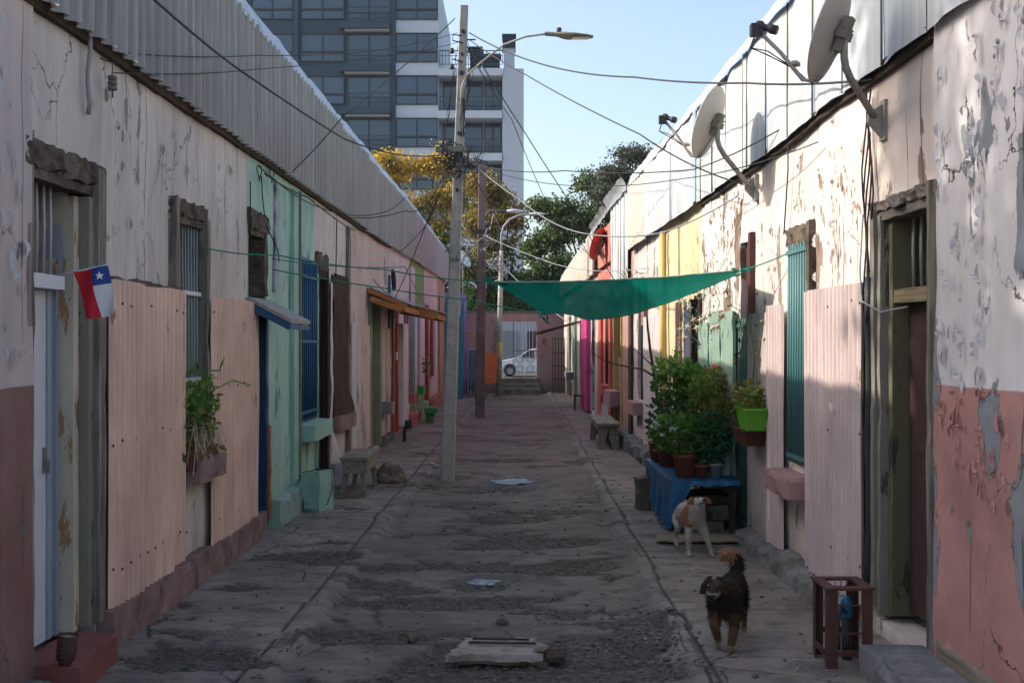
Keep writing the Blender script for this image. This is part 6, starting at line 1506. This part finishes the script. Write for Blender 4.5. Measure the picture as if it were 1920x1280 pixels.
def pot(mb, c, r0, r1, h, rim=.012, ns=24): mb.lathe([(0,.0),(r0,.0),(r1,h*.84),(r1+rim,h*.84),(r1+rim,h),(r1,h),(r1*.95,h*.9),(0,h*.88)], c, ns)
def bush(mb, c, r, n, s, rnd, droop=0, shell=.35, flat=.9):
    for _ in range(n):
        d = Vector((rnd.gauss(0,1), rnd.gauss(0,1), rnd.gauss(0,1)*flat)).normalized(); k = (shell+(1-shell)*rnd.random()**.5); w = 1+.35*nz(d.x*2.2+c[0]*3, d.y*2.2, d.z*2.2)
        p = Vector(c)+Vector((d.x*r[0], d.y*r[1], d.z*r[2]))*k*w
        mb.leaf(p, s*rnd.uniform(.6, 1.25), (d.x, d.y, d.z*.6+.2-droop), .75)
def flower(mb, c, r, n, rnd):
    for _ in range(n): mb.leaf(Vector(c)+Vector((rnd.gauss(0,r*.4), rnd.gauss(0,r*.4), rnd.gauss(0,r*.3))), r*.7, (rnd.gauss(0,1), rnd.gauss(0,1), .5), .9)
def stems(mb, c, tops, r=.006):
    for t_ in tops: a = Vector(c); b = Vector(t_); mb.tube([a, a.lerp(b, .5)+Vector((0,0,.03)), b], r, 4, cap=False)
rd = random.Random(11); random.seed(11)
def plant(name, c, potargs, potmat, leafs, label, flowers=(), cat='potted plant', potname='pot', soil=True):
    t = thing(name, c, label, cat); mb = MB(); pot(mb, c, *potargs); mb.build(potname, M[potmat], t)
    sb2 = MB(); top = Vector(c)+Vector((0,0,potargs[2]*.9))
    stems(sb2, top, [Vector(l[1])+Vector((rd.gauss(0,l[2][0]*.3), rd.gauss(0,l[2][1]*.3), rd.uniform(-.1,.4)*l[2][2])) for l in leafs for _ in range(6)], .005); sb2.build('stems', M['lf4'], t)
    mbs = {}
    for m, cc_, r, n, s, dr in leafs: bush(mbs.setdefault(m, MB()), cc_, r, n, s, rd, dr)
    for m, q in mbs.items(): q.build('foliage', M[m], t)
    for m, pts in flowers:
        for p_, r_ in pts: q = MB(); flower(q, p_, r_, 26, rd); q.build('flower_head', M[m], t)
    return t
Z = TZ+.015
plant('potted_geranium', (1.66, 10.72, Z), (.095,.12,.21), 'terra', [('lf1', (1.62,10.72,.90), (.30,.24,.19), 900, .055, 0), ('lf2', (1.52,10.66,.97), (.18,.2,.13), 160, .05, 0)],
      'white flowering geranium in a large terracotta pot on the blue table', [('petw', [(at(1232,797,10.6),.055), (at(1262,805,10.5),.035), (at(1243,815,10.5),.03), (at(1250,790,10.7),.03)])])
plant('potted_plant', (1.80, 10.62, Z), (.05,.062,.12), 'terra', [('lf3', (1.82,10.66,.80), (.10,.1,.16), 220, .045, .5)], 'small terracotta pot to the right of the large geranium pot')
plant('potted_fern', (1.93, 10.62, Z), (.05,.055,.13), 'cable_grey', [('lf3', (1.88,10.68,.88), (.19,.15,.26), 900, .05, .8)], 'feathery dark fern in a pale patterned can on the blue table', potname='can')
plant('potted_plant', (2.03, 10.80, .72), (.06,.085,.19), 'bluepot', [('lf4', (2.06,10.85,1.08), (.17,.18,.20), 500, .04, .2)], 'olive leaved shrub in a bright blue pot at the wall end of the table')
bx(tb, 'pot_stand', M['greensheet'], 1.96, 2.09, 10.74, 10.86, Z, .718)
plant('potted_geranium', (1.62, 11.6, Z), (.09,.12,.2), 'terra', [('lf1', (1.72,11.6,1.36), (.24,.24,.25), 420, .075, 0), ('lf2', (1.66,11.5,1.53), (.18,.2,.12), 130, .075, 0), ('lf1', (1.92,11.4,1.34), (.22,.2,.18), 330, .075, .1), ('lf3', (1.75,11.6,1.05), (.24,.24,.22), 330, .06, .2), ('lf4', (2.05,11.3,1.42), (.13,.12,.12), 110, .06, 0)],
      'tall leafy geranium with two pink blooms at the back of the table', [('petp', [(at(1341,689,11.3),.05), (at(1373,682,11.3),.05)])])
plant('potted_plant', (1.58, 11.95, Z), (.06,.07,.13), 'browntub', [('lf3', (1.60,11.95,.95), (.15,.14,.25), 300, .06, 0)], 'brown box pot with upright leaves at the alley corner of the table')
plant('potted_shrub', (2.02, 11.15, Z), (.08,.10,.18), 'bluepot', [('lf4', (2.02,11.1,1.18), (.26,.22,.30), 850, .045, .3), ('lf2', (1.88,11.1,1.28), (.15,.15,.18), 200, .045, 0)], 'yellow-olive bushy shrub between the tall geranium and the lime planter')
# bare sapling
sap = thing('bare_sapling', (1.52, 12.2, Z), 'bare young tree with thin side branches rising behind the white geranium', 'sapling')
mb = MB(); mb.tube([at(1247,802,12.2), at(1238,775,12.2), at(1232,740,12.2), at(1226,700,12.1), at(1219,655,12.1), at(1214,610,12.0), at(1212,570,12.0)], [.028,.026,.022,.018,.015,.012,.008], 7); mb.build('trunk', M['trunkish'], sap)
mb = MB(); mb.tube([at(1224,704,12.1), at(1205,692,12.1), at(1180,688,12.1), at(1160,684,12.1), at(1130,675,12.1), at(1110,660,12.1)], [.012,.011,.010,.009,.007,.004], 5); mb.tube([at(1222,684,12.1), at(1205,668,12.1), at(1185,650,12.1)], [.008,.006,.003], 5); mb.build('branches', M['trunkish'], sap)
mb = MB()
for k in range(12): mb.leaf(at(1247+rd.uniform(-10,8), 800+rd.uniform(-8,6), 12.15), .06, (rd.gauss(0,1), 0, .6), .6)
mb.build('foliage', M['lf3'], sap)
mb = MB(); pot(mb, Vector((1.58,12.2,Z)), .07, .09, .2); mb.build('pot', M['terra'], sap)
# hanging planters
def trough(name, x0, x1, y0, y1, z0, z1, mat, label, hooks=None):
    t = thing(name, ((x0+x1)/2, (y0+y1)/2, z0), label, 'planter'); ix = (x1-x0)*.14; iy = (y1-y0)*.14; mb = MB(); e = .006
    b4 = [(x0+ix,y0+iy),(x1-ix,y0+iy),(x1-ix,y1-iy),(x0+ix,y1-iy)]; t4 = [(x0,y0),(x1,y0),(x1,y1),(x0,y1)]
    for k in range(4):
        k2 = (k+1) % 4; mb.quad((*b4[k],z0),(*b4[k2],z0),(*t4[k2],z1),(*t4[k],z1))
        cx__, cy__ = (x0+x1)/2, (y0+y1)/2; f = lambda p, s: (cx__+(p[0]-cx__)*s, cy__+(p[1]-cy__)*s)
        mb.quad((*f(b4[k],.93),z0+.01),(*f(b4[k2],.93),z0+.01),(*f(t4[k2],.93),z1),(*f(t4[k],.93),z1))
        mb.hexa([(*f(t4[k],1.0),z1-.018),(*f(t4[k2],1.0),z1-.018),(*f(t4[k2],1.06),z1-.018),(*f(t4[k],1.06),z1-.018),(*f(t4[k],.94),z1+.004),(*f(t4[k2],.94),z1+.004),(*f(t4[k2],1.07),z1+.004),(*f(t4[k],1.07),z1+.004)])
    mb.quad(*[(*p, z0) for p in b4]); mb.quad(*[(x0+(x1-x0)*a, y0+(y1-y0)*b, z1-.03) for a, b in ((.05,.05),(.95,.05),(.95,.95),(.05,.95))]); mb.build('trough', M[mat], t); return t
xw = XR(9.6)
tg = trough('hanging_planter', xw-.28, xw-.07, 9.35, 9.75, 1.05, 1.235, 'limepot', 'lime green hooked planter hanging on the right wall')
for y in (9.40, 9.70):
    mb = MB(); mb.tube([(xw-.075,y,1.22),(xw-.07,y,1.33),(xw-.055,y,1.375),(xw-.015,y,1.38),(xw+.015,y,1.34),(xw+.02,y,1.28)], .014, 8); mb.build('hook', M['limepot'], tg)
mb = MB(); bush(mb, (xw-.2,9.55,1.34), (.13,.2,.12), 260, .045, rd, .1); mb.build('foliage', M['lf4'], tg)
mb = MB(); bush(mb, (xw-.22,9.5,1.30), (.06,.1,.10), 40, .08, rd); mb.build('bright_leaves', M['lf2'], tg)
trough('hanging_planter', xw-.24, xw-.01, 9.55, 10.05, .90, 1.04, 'browntub', 'dark brown planter fixed on the wall below the lime green one')
# window plants at left
wpz = w1[2]
wpl = thing('window_plant', P('L', (w1[0]+w1[1])/2, wpz, .08), 'spiky trailing green plants on the first left window sill', 'plant')
for mt, n, z0, z1, s, dz in (('lf1', 45, 1.35, 1.60, .13, .1), ('lf2', 110, 1.25, 1.50, .075, .2), ('lf4', 70, 1.0, 1.30, .10, -.6), ('lf1', 180, 1.12, 1.42, .06, 0)):
    mb = MB()
    for _ in range(n): u = rd.uniform(w1[0]+.04, w1[1]-.0); mb.leaf(P('L', u, rd.uniform(z0, z1), rd.uniform(.0, .13)), s*rd.uniform(.6,1.2), (rd.uniform(-.1,.6), rd.gauss(0,.7), dz+rd.gauss(0,.5)), .18 if s > .1 else .5)
    mb.build('leaves', M[mt], wpl)
mb = MB()
for _ in range(34): u = rd.uniform(w1[0]+.05, w1[1]-.05); a = P('L', u, 1.08+.12*rd.random(), .08); w_ = rd.gauss(0,.06); mb.tube([a, a+Vector((.03+rd.random()*.05, w_, .03*rd.random())), a+Vector((.05+.04*rd.random(), w_*1.8, -.10)), a+Vector((.05+.05*rd.random(), w_*2.4+rd.gauss(0,.03), -.14-rd.random()*.12))], .0025, 3, cap=False)
mb.build('trailing_stems', M['cream'], wpl)
mb = MB(); mb.tube([P('L',w1[1]-.1,1.42,.1), P('L',w1[1]-.02,1.50,.24), P('L',w1[1]+.05,1.46,.36)], .006, 4)
for k in range(14): p = P('L',w1[1]-.08+.01*k,1.43+.05*math.sin(k*.22),.12+.018*k); mb.leaf(p, .05, (rd.gauss(.3,.5), rd.gauss(0,1), rd.gauss(.3,.5)), .3)
mb.build('shoot', M['lf2'], wpl)
mb = MB(); mb.rwbox(L, w1[0]+.08, w1[1]-.05, wpz+.0, wpz+.15, .03, .15, seg=.06, amp=.003); mb.build('pot', M['browntub'], wpl)
# ivy with little stars on the right
iv = thing('star_garland', P('R', 12.2, 2.3, .1), 'garland of small pale stars and ivy above the green panels', 'garland')
mb = MB(); vine = MB()
for s_ in range(6):
    p = P('R', 11.0+s_*.55, 2.25+.2*rd.random(), .08); pts = [p]
    for _ in range(14): p = p+Vector((rd.gauss(0,.02), rd.gauss(0,.12), -.03-.05*rd.random())); pts.append(p)
    vine.tube(pts, .004, 4)
    for p in pts:
        for _ in range(2): mb.leaf(p+Vector((rd.uniform(-.04,.01), rd.gauss(0,.04), rd.gauss(0,.03))), .032, None, .8)
mb.build('ivy_leaves', M['lf3'], iv); vine.build('vine', M['cable'], iv)
def star(mb, c, r, ry): 
    pts = []
    for k in range(10): a = k*math.pi/5+ry; q = r if k % 2 == 0 else r*.42; pts.append(Vector(c)+Vector((q*math.sin(a)*.75, -q*math.sin(a)*.5, q*math.cos(a))))
    f = Vector(c)+Vector((-.01,-.014,0)); b = Vector(c)+Vector((.01,.014,0))
    for k in range(10): mb.tri(f, pts[k], pts[(k+1) % 10]); mb.tri(b, pts[(k+1) % 10], pts[k])
for k in range(13): mb = MB(); c = P('R', 10.7+k*.22+rd.uniform(-.05,.05), 2.32-.32*abs(math.sin(k*.7))-rd.random()*.18, .16); star(mb, c, .055, rd.random()); mb.build('star', M['cream'], iv)
mb = MB(); mb.tube([P('R', 10.6+k*.12, 2.36-.1*math.sin(k*.6), .15) for k in range(26)], .003, 4); mb.build('string', M['cable_grey'], iv)
# thin creeper by planter
mb = MB()
for k in range(3): mb.tube([P('R', 9.75+.1*k+.08*math.sin(j*1.1+k), 1.35+j*.11, .075+.01*j*(k == 1)) for j in range(8)], .004, 4)
for k in range(14): mb.leaf(P('R', 9.75+rd.gauss(0,.12), 1.8+rd.gauss(0,.15), .09), .04, None, .7)
single(mb, 'climbing_creeper', M['lf4'], 'thin bare creeper on the wall above the lime green planter', 'creeper')
mb = MB()
for k in range(4):
    p = P('R', UR(1192)-.2*k, 2.55, .06); mb.tube([p, p+Vector((-.08,.1,.2)), p+Vector((-.2,.1-.1*k,.34+.04*k))], .008, 4)
for k in range(50): mb.leaf(P('R', UR(1195)-rd.random()*.8, 2.6+rd.random()*.35, .05+rd.random()*.3), .07, None, .3)
single(mb, 'roof_weed', M['lf4'], 'dry yellowish weed growing from the right wall by the yellow house', 'plant')
mb = MB()
for k in range(34): mb.leaf(P('L', UL(783)+rd.gauss(0,.25), 1.25+rd.gauss(0,.16), .15+rd.random()*.06), .10, None, .7)
single(mb, 'wall_creeper', M['lf1'], 'small green creeper on the pink shutter of the green house', 'creeper')

# ================================================================ DOGS
def skin(name, chains, subdiv=2):
    """chains: lists of ((x,y,z), rx, ry); a point equal to an earlier one is shared"""
    me = bpy.data.meshes.new(name); vs = []; rs = []; es = []; ix = {}
    for ch in chains:
        prev = None
        for p, a, b in ch:
            k = tuple(round(c_, 4) for c_ in p)
            if k not in ix: ix[k] = len(vs); vs.append(p); rs.append((a, b))
            if prev is not None: es.append((prev, ix[k]))
            prev = ix[k]
    me.from_pydata(vs, es, []); o = bpy.data.objects.new(name, me); COL.objects.link(o)
    s = o.modifiers.new('s', 'SKIN'); me.skin_vertices.new() if not me.skin_vertices else None
    sv = me.skin_vertices[0].data
    for i, (a, b) in enumerate(rs): sv[i].radius = (a, b); sv[i].use_root = (i == 0)
    s.use_smooth_shade = True; d = o.modifiers.new('d', 'SUBSURF'); d.levels = subdiv; d.render_levels = subdiv
    bpy.context.view_layer.update()
    m = bpy.data.meshes.new_from_object(o.evaluated_get(bpy.context.evaluated_depsgraph_get())); bpy.data.objects.remove(o)
    m.polygons.foreach_set("use_smooth", [True]*len(m.polygons)); return m
def dog(name, pos, rot, scale, chains, colf, label, parts, fur=0, furlen=.03, seed=1):
    t = thing(name, pos, label, 'dog'); t.rotation_euler = (0, 0, rot); t.scale = (scale,)*3
    m = skin('body', chains); col = m.color_attributes.new("coat", 'FLOAT_COLOR', 'POINT')
    for v in m.vertices:
        w = fbm(v.co*14, 3); v.co += v.normal*.003*fbm(v.co*40, 2); col.data[v.index].color = (*colf(v.co, w), 1)
    tm = NT(name+'_coat', .85, .15); a = tm.n("ShaderNodeAttribute"); a.attribute_name = "coat"; fn_ = tm.noise(90, tm.map((1,1,.5)), 4)
    tm.col(tm.mix(tm.step(fn_, .35, .65), tm.mix(.25, a.outputs['Color'], (0,0,0), 'MULTIPLY'), a.outputs['Color'])); tm.bump(fn_, .7, .01)
    m.materials.append(tm.m); o = bpy.data.objects.new('body', m); COL.objects.link(o); o.parent = t
    if fur:
        rnd = random.Random(seed); fm_ = bpy.data.meshes.new('coat_fur'); vs = []; fs = []; cs = []; ps = m.polygons
        wts = [p.area for p in ps]; picks = rnd.choices(range(len(ps)), wts, k=fur)
        for i in picks:
            p = ps[i]; c = p.center+Vector((rnd.gauss(0,.004), rnd.gauss(0,.004), rnd.gauss(0,.004)))
            L_ = furlen(c)*rnd.uniform(.6, 1.3)
            if L_ <= 0: continue
            d = (p.normal*.55+Vector((rnd.gauss(0,.2), .45+rnd.gauss(0,.2), -.55))).normalized(); sd_ = d.cross(p.normal)
            if sd_.length < .01: continue
            sd_ = sd_.normalized()*L_*.11; k = len(vs); vs += [c-sd_, c+sd_, c+d*L_]; fs.append((k, k+1, k+2)); cc_ = colf(c, fbm(c*14, 3)); f_ = rnd.uniform(.78, 1.2); cs += [tuple(x*f_ for x in cc_)]*3
        fm_.from_pydata(vs, [], fs); ca_ = fm_.color_attributes.new("coat", 'FLOAT_COLOR', 'POINT')
        for i, c_ in enumerate(cs): ca_.data[i].color = (*c_, 1)
        fm_.materials.append(tm.m); fo = bpy.data.objects.new('coat_fur', fm_); COL.objects.link(fo); fo.parent = t
    LOC[t.name] = Vector((0,0,0))
    for nm, mb_, mt in parts: mb_.build(nm, mt, t)
    LOC[t.name] = Vector(pos)
    return t
def ball(mb, c, r, s=(1,1,1)): mb.lathe([(r*math.sin(k*math.pi/8), -r*math.cos(k*math.pi/8)*s[2]) for k in range(9)], c, 12, sx=s[0], sy=s[1])
M['eye'] = NT('dog_eye', .08, .8); M['eye'].col((.012,.008,.006)); M['eye'] = M['eye'].m
M['nose'] = plain('dog_nose', (.012,.011,.011), .3)
def flap(mb, pts, th=.008):                            # an ear: fan of points given a thickness
    c = sum((Vector(p) for p in pts), Vector())/len(pts); n_ = (Vector(pts[1])-Vector(pts[0])).cross(Vector(pts[2])-Vector(pts[0])).normalized()*th
    f, b = c+n_*1.6, c-n_
    for k in range(len(pts)): mb.tri(f, pts[k], pts[(k+1) % len(pts)]); mb.tri(b, pts[(k+1) % len(pts)], pts[k])
# local frame: nose towards -Y, feet at z 0
# white and tan dog, standing, muzzle lifted
hip, mid, chest = (0,.42,.33), (0,.24,.315), (0,.06,.31)
neck, skull, muz, tip = (.0,-.03,.385), (.005,-.07,.465), (.012,-.118,.470), (.016,-.152,.480)
ch = [[(chest,.088,.115), (mid,.085,.105), (hip,.078,.088), ((0,.50,.31),.03,.03), ((.01,.56,.26),.018,.018), ((.02,.58,.18),.012,.012)],
      [(chest,.088,.115), (neck,.070,.068), (skull,.062,.058), (muz,.036,.031), (tip,.026,.023)],
      [(chest,.088,.115), ((.055,.02,.24),.040,.046), ((.085,-.015,.15),.024,.027), ((.115,-.035,.05),.017,.018), ((.122,-.055,.012),.020,.014), ((.124,-.085,.010),.014,.009)],
      [(chest,.088,.115), ((-.055,.03,.24),.040,.046), ((-.062,.015,.15),.024,.027), ((-.060,.02,.05),.017,.018), ((-.060,.0,.012),.020,.014), ((-.060,-.03,.010),.014,.009)],
      [(hip,.078,.088), ((.055,.42,.24),.042,.055), ((.062,.38,.175),.026,.032), ((.062,.455,.115),.017,.019), ((.062,.43,.03),.015,.016), ((.062,.40,.012),.018,.012)],
      [(hip,.078,.088), ((-.055,.40,.24),.042,.055), ((-.060,.35,.175),.026,.032), ((-.060,.43,.115),.017,.019), ((-.060,.40,.03),.015,.016), ((-.060,.37,.012),.018,.012)]]
def coat1(p, w):
    tan = (.25,.125,.055); wh = (.50,.47,.42)
    if p.z > .43 and p.y > -.09 and abs(p.x-.005) > .034+w*.02: return tan
    if -.02 < p.y < .20+w*.1 and p.x < -.02+w*.06 and .24 < p.z < .42: return tan
    if p.x > .03+w*.05 and .0 < p.y < .22 and .27 < p.z < .4: return tan
    if p.y < -.02 and p.z < .4 : return (.42,.36,.30)
    return tint(wh, .9+.25*w)
e = MB(); flap(e, [(-.045,-.06,.50), (-.072,-.055,.495), (-.100,-.065,.462), (-.098,-.075,.435), (-.070,-.078,.440), (-.052,-.072,.465)]); e2 = MB(); flap(e2, [(.055,-.06,.50), (.080,-.055,.497), (.108,-.065,.468), (.108,-.075,.440), (.080,-.078,.440), (.062,-.072,.465)])
ye = MB(); ball(ye, (-.020,-.118,.503), .0095); ye2 = MB(); ball(ye2, (.038,-.118,.503), .0095); no_ = MB(); ball(no_, (.017,-.172,.488), .0165, (1.2,.9,.8)); mo = MB(); mo.tube([(-.006,-.150,.462), (.016,-.160,.460), (.034,-.150,.462)], .004, 5)
tanm = plain('tan_ear', (.22,.10,.04), .9)
dog('dog', (1.54, 9.36, .012), .12, 1.0, ch, coat1, 'white dog with tan patches standing by the blue table, muzzle raised', [('ear', e, tanm), ('ear', e2, tanm), ('eye', ye, M['eye']), ('eye', ye2, M['eye']), ('nose', no_, M['nose']), ('mouth', mo, M['nose'])], 5000, lambda c: .013)
# dark long-haired dog, walking
hip, mid, chest = (.02,.40,.295), (.01,.22,.280), (0,.05,.270)
neck, skull, muz, tip = (-.03,-.04,.335), (-.055,-.105,.378), (-.058,-.172,.348), (-.059,-.208,.340)
ch = [[(chest,.074,.092), (mid,.074,.088), (hip,.068,.078), ((.03,.48,.345),.034,.034), ((.040,.51,.41),.030,.030), ((.015,.51,.462),.030,.030), ((-.025,.49,.478),.028,.028), ((-.055,.47,.445),.018,.018)],
      [(chest,.074,.092), (neck,.072,.070), (skull,.066,.062), (muz,.036,.032), (tip,.025,.023)],
      [(chest,.074,.092), ((.050,.02,.20),.042,.050), ((.054,-.04,.125),.029,.031), ((.040,-.045,.05),.022,.022), ((.034,-.065,.014),.024,.016), ((.036,-.09,.012),.014,.010)],
      [(chest,.074,.092), ((-.050,.02,.20),.042,.050), ((-.058,-.05,.135),.029,.031), ((-.046,.0,.070),.022,.022), ((-.040,.0,.035),.023,.016), ((-.038,-.028,.022),.014,.010)],
      [(hip,.068,.078), ((.075,.38,.20),.040,.050), ((.085,.34,.145),.025,.028), ((.085,.415,.10),.018,.019), ((.085,.40,.03),.016,.017), ((.085,.37,.014),.019,.013)],
      [(hip,.068,.078), ((-.03,.40,.20),.040,.050), ((-.03,.42,.14),.025,.028), ((-.03,.50,.10),.018,.019), ((-.03,.52,.04),.016,.016), ((-.03,.50,.02),.018,.012)]]
def coat2(p, w):
    blk = (.026,.019,.015); tan = (.12,.066,.036)
    if p.y > .42 and p.z > .40: return (.30,.17,.085) if p.x < .02+w*.05 or p.z > .47 else blk
    if p.z < .15+w*.06: return (.24,.17,.12) if p.z < .035 else tan
    if p.y < -.150 and p.z < .360: return (.34,.29,.24)
    if p.y < -.13 and p.z < .345: return (.20,.15,.12)
    if p.y < -.13: return (.045,.032,.025)
    if p.z < .215 and p.y < .0: return tint(tan, .6)
    if p.y < -.135 and .398 < p.z < .420 and abs(abs(p.x+.056)-.027) < .011: return (.22,.12,.065)
    if w > .22 and p.y < .2: return (.075,.038,.02)
    return blk
e = MB(); flap(e, [(-.062,-.095,.436), (-.092,-.092,.434), (-.130,-.110,.385), (-.140,-.118,.335), (-.110,-.124,.332), (-.088,-.118,.380)]); e2 = MB(); flap(e2, [(-.048,-.095,.436), (-.018,-.092,.434), (.020,-.110,.385), (.030,-.118,.335), (.000,-.124,.332), (-.022,-.118,.380)])
ye = MB(); ball(ye, (-.083,-.160,.391), .010); ye2 = MB(); ball(ye2, (-.030,-.160,.391), .010); no_ = MB(); ball(no_, (-.059,-.230,.348), .018, (1.2,.9,.8)); mo = MB(); mo.tube([(-.083,-.212,.324), (-.059,-.226,.318), (-.036,-.212,.324)], .005, 5)
dm = plain('dark_ear', (.018,.013,.010), .95)
dog('dog', (1.245, 6.54, .012), -.26, 1.0, ch, coat2, 'small shaggy black and tan dog with curled tail walking toward the camera', [('ear', e, dm), ('ear', e2, dm), ('eye', ye, M['eye']), ('eye', ye2, M['eye']), ('nose', no_, M['nose']), ('mouth', mo, M['nose'])], 15000, lambda c: .042 if (c.y > .42 and c.z > .38) else (0 if c.y < -.115 else (  .024 if c.z > .17 and c.y > -.04 else .011)), seed=4)

mb = MB(); q = random.Random(77); random.seed(77)
for _ in range(150):
    y = 6+q.random()**1.4*20; x = q.choice((XL(y)+.12+abs(q.gauss(0,.25)), XR(y)-.3-abs(q.gauss(0,.3)), q.uniform(-2, 1.9))); mb.leaf((x, y, ground_h(x, y)[0]+.008), q.uniform(.02, .045), (q.gauss(0,1), q.gauss(0,1), .15), .6)
o = mb.build('fallen_leaves', leafmat('dry_litter', (.22,.14,.06), (.38,.33,.25), tr=.1)); tag(o, 'dry leaves and paper scraps littering the alley floor', 'litter', kind='stuff')

# ================================================================ HAZE
hz = NT('air_haze'); hz.t.nodes.remove(hz.b); pv_ = hz.n("ShaderNodeVolumePrincipled"); pv_.inputs['Color'].default_value = (.80,.88,.96,1)
pv_.inputs['Density'].default_value = .0003; pv_.inputs['Anisotropy'].default_value = .35; hz.l(pv_.outputs[0], hz.o.inputs['Volume'])
mb = MB(); mb.box(-60, 60, -3, 130, -1.2, 36); o = mb.build('haze', hz.m); o['kind'] = 'stuff'; o['label'] = 'thin pale blue haze filling the air over the alley'
sc.cycles.volume_bounces = 0
